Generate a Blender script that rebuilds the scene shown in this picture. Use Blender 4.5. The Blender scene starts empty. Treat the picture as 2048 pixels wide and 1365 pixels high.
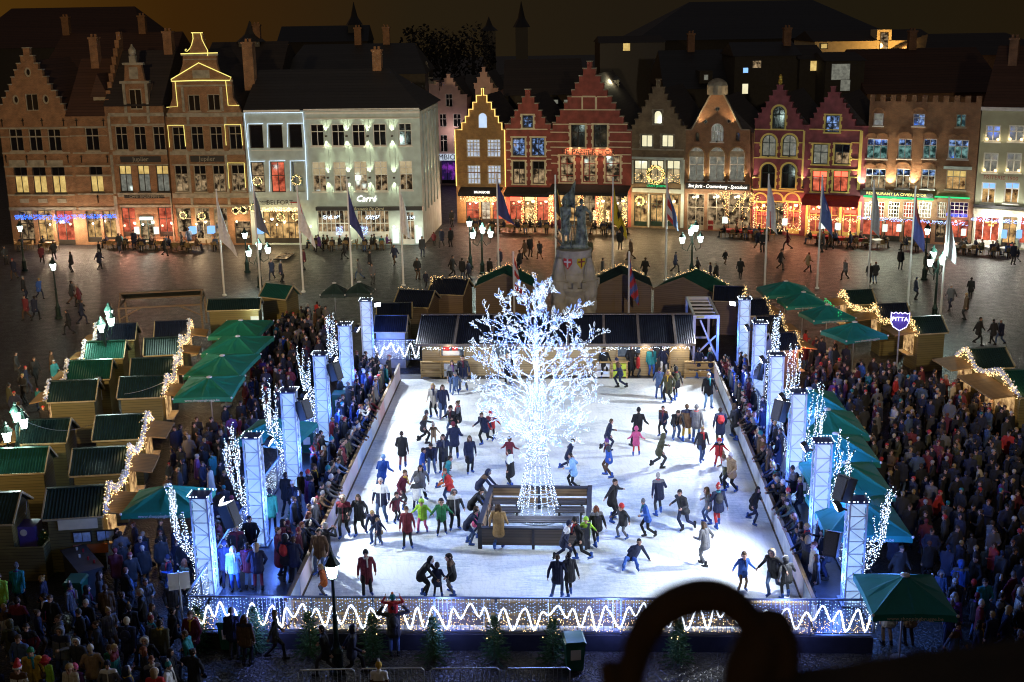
import bpy, bmesh, math, random
import numpy as np
from mathutils import Vector, Matrix, geometry
S = bpy.context.scene
COL = S.collection
rnd = random.Random(7)
# ---------------------------------------------------------------- camera
CH, CF, CROLL, CYH = 20.0, 2450.0, 0.0172, 26.0
PIT = math.atan((682.5 - CYH) / CF)
_cr, _sr = math.cos(CROLL), math.sin(CROLL)
_F = Vector((0, math.cos(PIT), -math.sin(PIT))); _U0 = Vector((0, math.sin(PIT), math.cos(PIT)))
_R = Vector((1, 0, 0)) * _cr - _U0 * _sr
_U = Vector((1, 0, 0)) * _sr + _U0 * _cr
CAMP = Vector((0, 0, CH))
cd = bpy.data.cameras.new('camera'); cam = bpy.data.objects.new('camera', cd); COL.objects.link(cam)
M = Matrix.Identity(4)
for i in range(3):
    M[i][0], M[i][1], M[i][2], M[i][3] = _R[i], _U[i], -_F[i], CAMP[i]
cam.matrix_world = M
cd.sensor_width = 36; cd.lens = CF / 2048 * 36; cd.clip_start = 0.05; cd.clip_end = 2000
cd.dof.use_dof = True; cd.dof.focus_distance = 58; cd.dof.aperture_fstop = 2.4
S.camera = cam
S.view_settings.view_transform = 'Standard'; S.view_settings.look = 'None'
S.view_settings.exposure = 0; S.view_settings.gamma = 1
S.render.engine = 'CYCLES'
S.cycles.use_denoising = True; S.cycles.pixel_filter_type = 'BLACKMAN_HARRIS'; S.cycles.filter_width = 1.1
S.cycles.max_bounces = 5; S.cycles.diffuse_bounces = 2; S.cycles.glossy_bounces = 2
S.cycles.sample_clamp_indirect = 3; S.cycles.sample_clamp_direct = 0
S.cycles.caustics_reflective = False; S.cycles.caustics_refractive = False
# ---------------------------------------------------------------- night sky
W = bpy.data.worlds.new('World'); S.world = W; W.use_nodes = True
nt = W.node_tree; N = nt.nodes; L = nt.links
bg = N['Background']
tc = N.new('ShaderNodeTexCoord'); sx = N.new('ShaderNodeSeparateXYZ'); L.new(tc.outputs['Generated'], sx.inputs[0])
r1 = N.new('ShaderNodeValToRGB'); mr = N.new('ShaderNodeMapRange')
mr.inputs['From Min'].default_value = -0.45; mr.inputs['From Max'].default_value = 0.45
L.new(sx.outputs['X'], mr.inputs['Value']); L.new(mr.outputs[0], r1.inputs[0])
el = r1.color_ramp.elements
el[0].position = 0.0; el[0].color = (0.095, 0.042, 0.005, 1)
el[1].position = 1.0; el[1].color = (0.017, 0.010, 0.0035, 1)
for p, c in ((0.22, (0.045, 0.018, 0.003, 1)), (0.42, (0.022, 0.0145, 0.006, 1)), (0.62, (0.0165, 0.0115, 0.006, 1)), (0.8, (0.016, 0.0115, 0.005, 1))):
    e = el.new(p); e.color = c
mz = N.new('ShaderNodeMapRange'); mz.inputs['From Min'].default_value = 0.06; mz.inputs['From Max'].default_value = 0.6
L.new(sx.outputs['Z'], mz.inputs['Value'])
mx = N.new('ShaderNodeMix'); mx.data_type = 'RGBA'
L.new(mz.outputs[0], mx.inputs['Factor']); L.new(r1.outputs[0], mx.inputs['A']); mx.inputs['B'].default_value = (0.050, 0.047, 0.052, 1)
L.new(mx.outputs['Result'], bg.inputs[0]); bg.inputs[1].default_value = 0.85
W.cycles.sampling_method = 'AUTOMATIC'
# ---------------------------------------------------------------- pixel to place
def ray(px, py):
    return _F + _R * ((px - 1024) / CF) - _U * ((py - 682.5) / CF)
def G(px, py, z=0.0):
    d = ray(px, py); t = (z - CH) / d.z
    p = CAMP + d * t; p.z = z; return p
def GY(px, py, Y):
    d = ray(px, py); return CAMP + d * (Y / d.y)
# ---------------------------------------------------------------- lamps
def aim(o, target):
    o.rotation_euler = (Vector(target) - o.location).to_track_quat('-Z', 'Y').to_euler()
def lamp(kind, loc, power, color, radius=0.1, target=None, cone=60, blend=0.5, name='lamp', parent=None):
    d = bpy.data.lights.new(name, kind); d.energy = power; d.color = color
    d.shadow_soft_size = radius
    o = bpy.data.objects.new(name, d); COL.objects.link(o); o.location = loc
    if kind == 'SPOT': d.spot_size = math.radians(cone); d.spot_blend = blend
    if target is not None: aim(o, target)
    if parent is not None:
        mw = o.matrix_basis.copy(); o.parent = parent; o.matrix_basis = wm(parent).inverted() @ mw
    return o
def wm(o):
    m = o.matrix_basis.copy()
    return wm(o.parent) @ m if o.parent else m
# sodium floodlights of the belfry front the camera stands on
SOD = (1.0, 0.68, 0.34)
lamp('SPOT', (-26, -3, 27), 140000, SOD, 0.8, (-33, 110, 7), 46, 0.8)
lamp('SPOT', (16, -3, 27), 60000, (1.0, 0.78, 0.50), 0.8, (14, 112, 7), 46, 0.8)
lamp('SPOT', (-14, -3, 25), 2000, (1.0, 0.80, 0.34), 0.8, (-15, 55, 0), 60, 1.0)
lamp('SPOT', (22, -3, 25), 900, (1.0, 0.74, 0.34), 0.8, (24, 60, 0), 60, 1.0)
# ---------------------------------------------------------------- mesh helper
class MB:
    def __init__(s): s.v = []; s.f = []; s.m = []; s.mi = 0
    def add(s, vs, fs):
        n = len(s.v); s.v += [tuple(v) for v in vs]; s.f += [tuple(i + n for i in f) for f in fs]; s.m += [s.mi] * len(fs); return s
    def box(s, x0, y0, z0, x1, y1, z1):
        return s.add([(x0,y0,z0),(x1,y0,z0),(x1,y1,z0),(x0,y1,z0),(x0,y0,z1),(x1,y0,z1),(x1,y1,z1),(x0,y1,z1)],
                     [(0,3,2,1),(4,5,6,7),(0,1,5,4),(1,2,6,5),(2,3,7,6),(3,0,4,7)])
    def bar(s, a, b, w, h=None):
        a, b = Vector(a), Vector(b); h = h or w; d = b - a
        if d.length < 1e-6: return s
        up = Vector((0,0,1)) if abs(d.normalized().z) < 0.95 else Vector((0,1,0))
        x = d.cross(up).normalized() * (w/2); y = x.cross(d).normalized() * (h/2)
        vs = [a-x-y, a+x-y, a+x+y, a-x+y, b-x-y, b+x-y, b+x+y, b-x+y]
        return s.add(vs, [(0,1,2,3),(7,6,5,4),(0,4,5,1),(1,5,6,2),(2,6,7,3),(3,7,4,0)])
    def tube(s, pts, r, n=6, r1=None, closed=False):
        pts = [Vector(p) for p in pts]; k = len(pts); r1 = r if r1 is None else r1; vs = []; fs = []
        for i, p in enumerate(pts):
            d = (pts[(i+1) % k] - pts[i-1]) if closed else (pts[min(i+1,k-1)] - pts[max(i-1,0)])
            if d.length < 1e-9: d = Vector((0,0,1))
            d.normalize(); up = Vector((0,0,1)) if abs(d.z) < 0.9 else Vector((1,0,0))
            x = d.cross(up).normalized(); y = d.cross(x); rr = r + (r1 - r) * i / max(1, k-1)
            for j in range(n):
                a = 2*math.pi*j/n; vs.append(p + x*math.cos(a)*rr + y*math.sin(a)*rr)
        for i in range(k if closed else k-1):
            i2 = (i+1) % k
            for j in range(n): fs.append((i*n+j, i*n+(j+1)%n, i2*n+(j+1)%n, i2*n+j))
        if not closed: fs += [tuple(range(n-1,-1,-1)), tuple(range((k-1)*n, k*n))]
        return s.add(vs, fs)
    def lathe(s, prof, n=16, c=(0,0,0)):
        vs = []; fs = []
        for r, z in prof:
            for j in range(n):
                a = 2*math.pi*j/n; vs.append((c[0]+r*math.cos(a), c[1]+r*math.sin(a), c[2]+z))
        k = len(prof)
        for i in range(k-1):
            for j in range(n): fs.append((i*n+j, i*n+(j+1)%n, (i+1)*n+(j+1)%n, (i+1)*n+j))
        fs += [tuple(range(n-1,-1,-1)), tuple(range((k-1)*n, k*n))]
        return s.add(vs, fs)
    def oct(s, c, r):
        x, y, z = c
        return s.add([(x+r,y,z),(x-r,y,z),(x,y+r,z),(x,y-r,z),(x,y,z+r),(x,y,z-r)],
                     [(0,2,4),(2,1,4),(1,3,4),(3,0,4),(2,0,5),(1,2,5),(3,1,5),(0,3,5)])
    def ball(s, c, r, nu=10, nv=6, sc=(1,1,1)):
        pr = [(max(1e-3, math.sin(math.pi*i/nv)), -math.cos(math.pi*i/nv)) for i in range(nv+1)]
        vs = []; fs = []
        for a, z in pr:
            for j in range(nu):
                t = 2*math.pi*j/nu; vs.append((c[0]+r*sc[0]*a*math.cos(t), c[1]+r*sc[1]*a*math.sin(t), c[2]+r*sc[2]*z))
        for i in range(nv):
            for j in range(nu): fs.append((i*nu+j, i*nu+(j+1)%nu, (i+1)*nu+(j+1)%nu, (i+1)*nu+j))
        return s.add(vs, fs)
    def poly(s, outer, holes, y0, y1):
        """plate in the xz plane from y0 (front) to y1, with holes"""
        loops = [outer] + holes
        if sum(a[0]*b[1]-b[0]*a[1] for a, b in zip(outer, outer[1:]+outer[:1])) < 0: outer.reverse()
        for h in holes:
            if sum(a[0]*b[1]-b[0]*a[1] for a, b in zip(h, h[1:]+h[:1])) > 0: h.reverse()
        flat = [p for l in loops for p in l]; n = len(flat)
        ed = []; k = 0
        for l in loops:
            ed += [(k+i, k+(i+1) % len(l)) for i in range(len(l))]; k += len(l)
        V2, _, F2, _, _, _ = geometry.delaunay_2d_cdt([Vector(p) for p in flat], ed, [], 0, 1e-6)
        def inside(p, l):
            c = False
            for (x0, z0), (x1, z1) in zip(l, l[1:]+l[:1]):
                if (z0 > p[1]) != (z1 > p[1]) and p[0] < (x1-x0)*(p[1]-z0)/(z1-z0)+x0: c = not c
            return c
        q = len(V2); fv = [(p.x, y0, p.y) for p in V2] + [(p.x, y1, p.y) for p in V2]; ff = []
        for t in F2:
            c = (sum(V2[i].x for i in t)/len(t), sum(V2[i].y for i in t)/len(t))
            if not inside(c, outer) or any(inside(c, h) for h in holes): continue
            ar = sum(V2[t[i-1]].x*V2[t[i]].y-V2[t[i]].x*V2[t[i-1]].y for i in range(len(t)))
            if ar < 0: t = t[::-1]
            ff += [tuple(t), tuple(i+q for i in t[::-1])]
        s.add(fv, ff)
        vs = [(x, y0, z) for x, z in flat] + [(x, y1, z) for x, z in flat]; fs = []
        k = 0
        for l in loops:
            m = len(l)
            for i in range(m): fs.append((k+i, k+i+n, k+(i+1)%m+n, k+(i+1)%m))
            k += m
        return s.add(vs, fs)
    def obj(s, name, mats, parent=None, smooth=False):
        me = bpy.data.meshes.new(name); me.from_pydata(s.v, [], s.f)
        if not isinstance(mats, (list, tuple)): mats = [mats]
        for m in mats: me.materials.append(m)
        if len(mats) > 1: me.polygons.foreach_set('material_index', s.m)
        if smooth: me.polygons.foreach_set('use_smooth', [True]*len(s.f))
        me.update()
        o = bpy.data.objects.new(name, me); COL.objects.link(o)
        if parent is not None: o.parent = parent
        return o
def tag(o, label=None, cat=None, group=None, kind=None):
    if label: o['label'] = label
    if cat: o['category'] = cat
    if group: o['group'] = group
    if kind: o['kind'] = kind
    return o
def empty(name, loc, rz=0, label=None, cat=None, group=None):
    o = bpy.data.objects.new(name, None); COL.objects.link(o); o.location = loc; o.rotation_euler = (0,0,rz)
    o.empty_display_size = 0.2
    return tag(o, label, cat, group)
def dup(root, loc=None, rz=None, label=None, group=None, scale=None):
    c = root.copy(); COL.objects.link(c)
    if loc is not None: c.location = loc
    if rz is not None: c.rotation_euler = (0,0,rz)
    if scale: c.scale = scale
    if label: c['label'] = label
    if group: c['group'] = group
    for ch in list(root.children):
        d = ch.copy(); COL.objects.link(d); d.parent = c
        for g in list(ch.children):
            e = g.copy(); COL.objects.link(e); e.parent = d
    return c
# ---------------------------------------------------------------- materials
def newmat(name):
    m = bpy.data.materials.new(name); m.use_nodes = True
    return m, m.node_tree.nodes, m.node_tree.links, m.node_tree.nodes['Principled BSDF']
def val(n, v): n.default_value = v
def mat(name, c, rough=0.7, var=0.25, scale=3.0, bump=0.0, bscale=20.0, metal=0.0, spec=0.5, c2=None, coord='Object'):
    m, N, L, b = newmat(name)
    b.inputs['Roughness'].default_value = rough; b.inputs['Metallic'].default_value = metal
    b.inputs['Specular IOR Level'].default_value = spec
    tc = N.new('ShaderNodeTexCoord')
    nz = N.new('ShaderNodeTexNoise'); nz.inputs['Scale'].default_value = scale; nz.inputs['Detail'].default_value = 5
    L.new(tc.outputs[coord], nz.inputs['Vector'])
    cr = N.new('ShaderNodeValToRGB'); L.new(nz.outputs['Fac'], cr.inputs[0])
    c2 = c2 or tuple(x*(1-var) for x in c); hi = tuple(min(1, x*(1+var*0.6)) for x in c)
    cr.color_ramp.elements[0].position = 0.3; cr.color_ramp.elements[0].color = (*c2, 1)
    cr.color_ramp.elements[1].position = 0.7; cr.color_ramp.elements[1].color = (*hi, 1)
    L.new(cr.outputs[0], b.inputs['Base Color'])
    if bump:
        n2 = N.new('ShaderNodeTexNoise'); n2.inputs['Scale'].default_value = bscale; n2.inputs['Detail'].default_value = 4
        L.new(tc.outputs[coord], n2.inputs['Vector'])
        bp = N.new('ShaderNodeBump'); bp.inputs['Strength'].default_value = bump; bp.inputs['Distance'].default_value = 0.02
        L.new(n2.outputs['Fac'], bp.inputs['Height']); L.new(bp.outputs[0], b.inputs['Normal'])
    return m
def emat(name, c, s, sample=False):
    m = bpy.data.materials.new(name); m.use_nodes = True; N = m.node_tree.nodes; N.clear()
    e = N.new('ShaderNodeEmission'); o = N.new('ShaderNodeOutputMaterial'); m.node_tree.links.new(e.outputs[0], o.inputs[0])
    e.inputs[0].default_value = (*c, 1); e.inputs[1].default_value = s
    m.cycles.emission_sampling = 'AUTO' if sample else 'NONE'
    return m
def brick(name, c, c2, mortar, w=0.24, h=0.075, rough=0.85):
    m, N, L, b = newmat(name)
    b.inputs['Roughness'].default_value = rough
    tc = N.new('ShaderNodeTexCoord'); s = N.new('ShaderNodeSeparateXYZ'); L.new(tc.outputs['Object'], s.inputs[0])
    ad = N.new('ShaderNodeMath'); L.new(s.outputs['X'], ad.inputs[0]); L.new(s.outputs['Y'], ad.inputs[1])
    cb = N.new('ShaderNodeCombineXYZ'); L.new(ad.outputs[0], cb.inputs['X']); L.new(s.outputs['Z'], cb.inputs['Y'])
    t = N.new('ShaderNodeTexBrick'); L.new(cb.outputs[0], t.inputs['Vector'])
    t.inputs['Scale'].default_value = 1; t.inputs['Brick Width'].default_value = w; t.inputs['Row Height'].default_value = h
    t.inputs['Mortar Size'].default_value = 0.012; t.inputs['Bias'].default_value = 0.0
    t.inputs['Color1'].default_value = (*c, 1); t.inputs['Color2'].default_value = (*c2, 1); t.inputs['Mortar'].default_value = (*mortar, 1)
    nz = N.new('ShaderNodeTexNoise'); nz.inputs['Scale'].default_value = 1.3; nz.inputs['Detail'].default_value = 8; nz.inputs['Roughness'].default_value = 0.7
    L.new(tc.outputs['Object'], nz.inputs['Vector'])
    mrg = N.new('ShaderNodeMapRange'); mrg.inputs['From Min'].default_value = 0.3; mrg.inputs['From Max'].default_value = 0.7
    mrg.inputs['To Min'].default_value = 0.55; mrg.inputs['To Max'].default_value = 1.25; L.new(nz.outputs['Fac'], mrg.inputs['Value'])
    mm = N.new('ShaderNodeMix'); mm.data_type = 'RGBA'; mm.blend_type = 'MULTIPLY'; mm.inputs['Factor'].default_value = 1
    L.new(t.outputs['Color'], mm.inputs['A']); L.new(mrg.outputs[0], mm.inputs['B']); L.new(mm.outputs['Result'], b.inputs['Base Color'])
    bp = N.new('ShaderNodeBump'); bp.inputs['Strength'].default_value = 0.4; bp.inputs['Distance'].default_value = 0.01
    L.new(t.outputs['Fac'], bp.inputs['Height']); bp.invert = True; L.new(bp.outputs[0], b.inputs['Normal'])
    return m
def planks(name, c, c2, h=0.14, axis='Z', rough=0.6, gap=0.25):
    m, N, L, b = newmat(name); b.inputs['Roughness'].default_value = rough
    tc = N.new('ShaderNodeTexCoord'); s = N.new('ShaderNodeSeparateXYZ'); L.new(tc.outputs['Object'], s.inputs[0])
    d = N.new('ShaderNodeMath'); d.operation = 'DIVIDE'; L.new(s.outputs[axis], d.inputs[0]); d.inputs[1].default_value = h
    fl = N.new('ShaderNodeMath'); fl.operation = 'FLOOR'; L.new(d.outputs[0], fl.inputs[0])
    fr = N.new('ShaderNodeMath'); fr.operation = 'FRACT'; L.new(d.outputs[0], fr.inputs[0])
    wn = N.new('ShaderNodeTexWhiteNoise'); wn.noise_dimensions = '1D'; L.new(fl.outputs[0], wn.inputs['W'])
    nz = N.new('ShaderNodeTexNoise'); nz.inputs['Scale'].default_value = 2.5; nz.inputs['Detail'].default_value = 6
    mp = N.new('ShaderNodeMapping'); mp.inputs['Scale'].default_value = (0.6,0.6,6) if axis == 'Z' else ((6,0.6,0.6) if axis == 'X' else (0.6,6,0.6))
    L.new(tc.outputs['Object'], mp.inputs[0]); L.new(mp.outputs[0], nz.inputs['Vector'])
    a = N.new('ShaderNodeMath'); a.operation = 'MULTIPLY_ADD'; L.new(wn.outputs['Value'], a.inputs[0]); a.inputs[1].default_value = 0.5; L.new(nz.outputs['Fac'], a.inputs[2])
    mx = N.new('ShaderNodeMix'); mx.data_type = 'RGBA'; L.new(a.outputs[0], mx.inputs['Factor'])
    mx.inputs['A'].default_value = (*c2, 1); mx.inputs['B'].default_value = (*c, 1)
    lt = N.new('ShaderNodeMath'); lt.operation = 'GREATER_THAN'; L.new(fr.outputs[0], lt.inputs[0]); lt.inputs[1].default_value = 0.1
    mm = N.new('ShaderNodeMix'); mm.data_type = 'RGBA'; L.new(lt.outputs[0], mm.inputs['Factor'])
    mm.inputs['A'].default_value = (*[x*gap for x in c2], 1); L.new(mx.outputs['Result'], mm.inputs['B'])
    L.new(mm.outputs['Result'], b.inputs['Base Color'])
    return m
def litpane(name, hi, lo, s, scale=2.2, thr=0.45, soft=0.2, low=0.5):
    """a lit window: bright room with darker furniture and people showing in patches; also used for painted reflections"""
    m = bpy.data.materials.new(name); m.use_nodes = True; N = m.node_tree.nodes; L = m.node_tree.links; N.clear()
    tc = N.new('ShaderNodeTexCoord'); oi = N.new('ShaderNodeObjectInfo')
    va = N.new('ShaderNodeVectorMath'); L.new(tc.outputs['Object'], va.inputs[0])
    sc = N.new('ShaderNodeVectorMath'); sc.operation = 'SCALE'; sc.inputs[0].default_value = (31, 17, 23); L.new(oi.outputs['Random'], sc.inputs['Scale'])
    L.new(sc.outputs[0], va.inputs[1])
    nz = N.new('ShaderNodeTexNoise'); nz.inputs['Scale'].default_value = scale; nz.inputs['Detail'].default_value = 3; nz.inputs['Roughness'].default_value = 0.6
    L.new(va.outputs[0], nz.inputs['Vector'])
    mr = N.new('ShaderNodeMapRange'); mr.inputs['From Min'].default_value = thr - soft; mr.inputs['From Max'].default_value = thr + soft
    L.new(nz.outputs['Fac'], mr.inputs['Value'])
    mx = N.new('ShaderNodeMix'); mx.data_type = 'RGBA'; L.new(mr.outputs[0], mx.inputs['Factor'])
    mx.inputs['A'].default_value = (*lo, 1); mx.inputs['B'].default_value = (*hi, 1)
    e = N.new('ShaderNodeEmission'); e.inputs[1].default_value = s; L.new(mx.outputs['Result'], e.inputs[0])
    g = N.new('ShaderNodeBsdfGlossy'); g.inputs['Roughness'].default_value = 0.05; g.inputs['Color'].default_value = (0.06,0.06,0.06,1)
    ad = N.new('ShaderNodeAddShader'); L.new(e.outputs[0], ad.inputs[0]); L.new(g.outputs[0], ad.inputs[1])
    o = N.new('ShaderNodeOutputMaterial'); L.new(ad.outputs[0], o.inputs[0]); m.cycles.emission_sampling = 'NONE'
    return m
def objcol(name, rough=0.8, bump=0.3, attr=None, scale=9):
    """cloth whose colour is the object's own colour (or one of its custom properties)"""
    m, N, L, b = newmat(name); b.inputs['Roughness'].default_value = rough; b.inputs['Specular IOR Level'].default_value = 0.25
    if attr:
        a = N.new('ShaderNodeAttribute'); a.attribute_type = 'OBJECT'; a.attribute_name = attr; out = a.outputs['Color']
    else:
        a = N.new('ShaderNodeObjectInfo'); out = a.outputs['Color']
    tc = N.new('ShaderNodeTexCoord'); nz = N.new('ShaderNodeTexNoise'); nz.inputs['Scale'].default_value = scale; nz.inputs['Detail'].default_value = 4
    L.new(tc.outputs['Object'], nz.inputs['Vector'])
    mr = N.new('ShaderNodeMapRange'); mr.inputs['To Min'].default_value = 0.55; mr.inputs['To Max'].default_value = 1.35; L.new(nz.outputs['Fac'], mr.inputs['Value'])
    mm = N.new('ShaderNodeMix'); mm.data_type = 'RGBA'; mm.blend_type = 'MULTIPLY'; mm.inputs['Factor'].default_value = 1
    L.new(out, mm.inputs['A']); L.new(mr.outputs[0], mm.inputs['B']); L.new(mm.outputs['Result'], b.inputs['Base Color'])
    if bump:
        bp = N.new('ShaderNodeBump'); bp.inputs['Strength'].default_value = bump; bp.inputs['Distance'].default_value = 0.02
        L.new(nz.outputs['Fac'], bp.inputs['Height']); L.new(bp.outputs[0], b.inputs['Normal'])
    return m
_txt = {}
def text(s, size, mtl, parent, loc, rot=(math.pi/2,0,0), ext=0.01, name='lettering', sx=1.0, shear=0):
    c = bpy.data.curves.new('lettering', 'FONT'); c.body = s; c.size = size; c.extrude = ext; c.align_x = 'CENTER'; c.align_y = 'CENTER'; c.shear = shear
    c.resolution_u = 2
    t = bpy.data.objects.new('tmp_text', c); COL.objects.link(t)
    bpy.context.view_layer.update()
    me = bpy.data.meshes.new_from_object(t.evaluated_get(bpy.context.evaluated_depsgraph_get()))
    bpy.data.objects.remove(t); bpy.data.curves.remove(c)
    me.materials.clear(); me.materials.append(mtl); me.name = name
    o = bpy.data.objects.new(name, me); COL.objects.link(o); o.parent = parent; o.location = loc; o.rotation_euler = rot; o.scale = (sx, 1, 1)
    return o
MT = dict(
    stone=mat('sandstone', (0.31,0.285,0.22), 0.8, 0.4, 2, 0.3), white=mat('white_render', (0.46,0.56,0.55), 0.8, 0.2, 1.2, 0.1),
    signred=mat('salmon_sign', (.62,.27,.17), .7, .1), farwall=mat('far_dark_wall', (.045,.04,.032), .9, .2), cream=mat('cream_stone', (0.72,0.66,0.45), 0.8, 0.15, 2), yellow=mat('yellow_trim', (0.68,0.60,0.18), 0.7, 0.15, 2),
    redwall=mat('red_painted_brick', (0.29,0.070,0.052), 0.75, 0.4, 1.5, 0.3, 12), purple=mat('plum_painted_brick', (0.22,0.062,0.082), 0.75, 0.4, 1.5, 0.3, 12),
    pink=mat('pale_pink_render', (0.58,0.40,0.36), 0.8, 0.15, 1.5), sage=mat('grey_green_render', (0.34,0.35,0.25), 0.8, 0.12, 1.2),
    brickL=brick('orange_brick', (0.30,0.14,0.065), (0.21,0.095,0.045), (0.30,0.2,0.11)), brickM=brick('brown_brick', (0.26,0.12,0.06), (0.20,0.09,0.05), (0.24,0.17,0.1)),
    brickY=brick('ochre_brick', (0.34,0.20,0.07), (0.27,0.15,0.06), (0.3,0.2,0.1)), brickG=brick('grey_brown_brick', (0.20,0.15,0.09), (0.16,0.11,0.07), (0.2,0.16,0.1)),
    tile=planks('dark_roof_tile', (0.036,0.028,0.025), (0.020,0.016,0.015), .24, 'Z', .7, .45), slate=planks('slate', (0.026,0.027,0.031), (0.015,0.016,0.018), .24, 'Z', .55, .5),
    redtile=planks('red_brown_tile', (0.072,0.032,0.019), (0.040,0.018,0.011), .24, 'Z', .8, .45), dark=mat('dark_paint', (0.02,0.02,0.022), 0.5, 0.2), iron=mat('black_iron', (0.015,0.018,0.02), 0.4, 0.3, 6, metal=0.6),
    glass=mat('dark_glass', (0.010,0.010,0.013), 0.06, 0.2, spec=0.8), fwhite=mat('white_frame', (0.7,0.7,0.66), 0.5, 0.1), fdark=mat('dark_frame', (0.03,0.025,0.02), 0.5, 0.1),
    fstone=mat('stone_frame', (0.34,0.30,0.22), 0.7, 0.15), fgreen=mat('green_black_frame', (0.012,0.03,0.022), 0.4, 0.1), awn=mat('dark_awning', (0.02,0.018,0.02), 0.8, 0.3),
    awnred=mat('red_awning', (0.32,0.03,0.03), 0.8, 0.2), redcloth=mat('red_cloth', (0.45,0.03,0.03), 0.8, 0.2, 6), rattan=mat('rattan', (0.25,0.16,0.06), 0.7, 0.3, 20),
    steel=mat('galvanised_steel', (0.45,0.47,0.5), 0.4, 0.2, 4, metal=0.7), pole=mat('white_pole', (0.75,0.75,0.75), 0.4, 0.08),
    lamp_w=emat('lantern_glow', (0.80,1.0,0.92), 22), warm=emat('warm_bulb', (1.0,0.66,0.28), 4.2), warm2=emat('gold_bulb', (1.0,0.60,0.20), 5.5), gold=emat('gold_rope_light', (1.0,0.84,0.22), 1.3), gold2=emat('amber_rope_light', (1.0,0.64,0.17), 1.9),
    icew=emat('ice_white_led', (0.72,0.86,1.0), 5), iceb=emat('blue_white_led', (0.30,0.48,1.0), 4.5), rope=emat('white_rope_led', (0.80,0.88,1.0), 5), ropeb=emat('pale_blue_rope', (0.62,0.80,1.0), 1.7), blue=emat('blue_led', (0.03,0.16,1.0), 4.0), green=emat('green_led', (0.05,0.9,0.3), 1.0),
    neonr=emat('red_neon', (1.0,0.10,0.05), 3.5), neonw=emat('white_neon', (1.0,0.95,0.85), 2.6), neonb=emat('blue_neon', (0.08,0.12,1.0), 4), neony=emat('yellow_neon', (1.0,0.85,0.25), 2.2), menu=emat('lit_menu_board', (0.85,0.95,0.85), 1.2), menub=emat('blue_menu_screen', (0.25,0.5,1.0), 1.4),
    lit_y=litpane('lit_yellow_window', (1.0,0.72,0.24), (0.30,0.15,0.03), 0.85, 1.3, 0.42, 0.25), lit_w=litpane('lit_cream_window', (1.0,0.93,0.62), (0.75,0.66,0.36), 1.0, 1.0, 0.4, 0.3),
    lit_dim=litpane('dim_lit_window', (0.75,0.52,0.28), (0.02,0.013,0.008), 0.75, 2.0, 0.56, 0.16), lit_room=litpane('restaurant_window', (0.85,0.66,0.36), (0.07,0.05,0.025), 0.8, 1.3, 0.46, 0.16), refl_blue=litpane('painted_blue_reflection', (0.30,0.5,1.0), (0.01,0.012,0.02), 0.9, 2.6, 0.57, 0.10),  # blue pane: a window reflection painted in as glowing patches
    lit_grey=litpane('curtained_window', (0.30,0.30,0.24), (0.07,0.07,0.06), 0.8, 3.0, 0.5, 0.3), lit_red=litpane('red_lit_window', (1.0,0.10,0.05), (0.25,0.02,0.01), 0.9, 3.0, 0.5, 0.2), refl_teal=litpane('painted_teal_reflection', (0.30,0.60,0.55), (0.01,0.035,0.03), 0.6, 2.4, 0.55, 0.12),  # teal pane glows in patches to imitate a reflection in the glass
    lit_beige=litpane('beige_lit_window', (0.62,0.50,0.30), (0.30,0.23,0.12), 0.9, 0.9, 0.45, 0.25), lit_shop=litpane('shop_window', (1.0,0.60,0.22), (0.05,0.022,0.01), 0.95, 1.6, 0.52, 0.16), lit_shopr=litpane('red_shop_window', (1.0,0.20,0.10), (0.12,0.02,0.012), 0.95, 1.5, 0.50, 0.18), lit_shopw=litpane('bright_shop_window', (1.0,0.85,0.60), (0.20,0.10,0.05), 0.9, 2.6, 0.48, 0.15), lit_wb=litpane('blue_white_window', (0.75,0.85,1.0), (0.25,0.28,0.40), 0.8, 2.0, 0.45, 0.2), lit_iceblue=litpane('lit_blue_niche', (0.65,0.80,1.0), (0.5,0.66,1.0), 1.0, 1.0), lit_club=litpane('violet_lit_bar', (0.35,0.05,0.6), (0.02,0.01,0.06), 0.8, 1.2, 0.6, 0.12))
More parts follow.
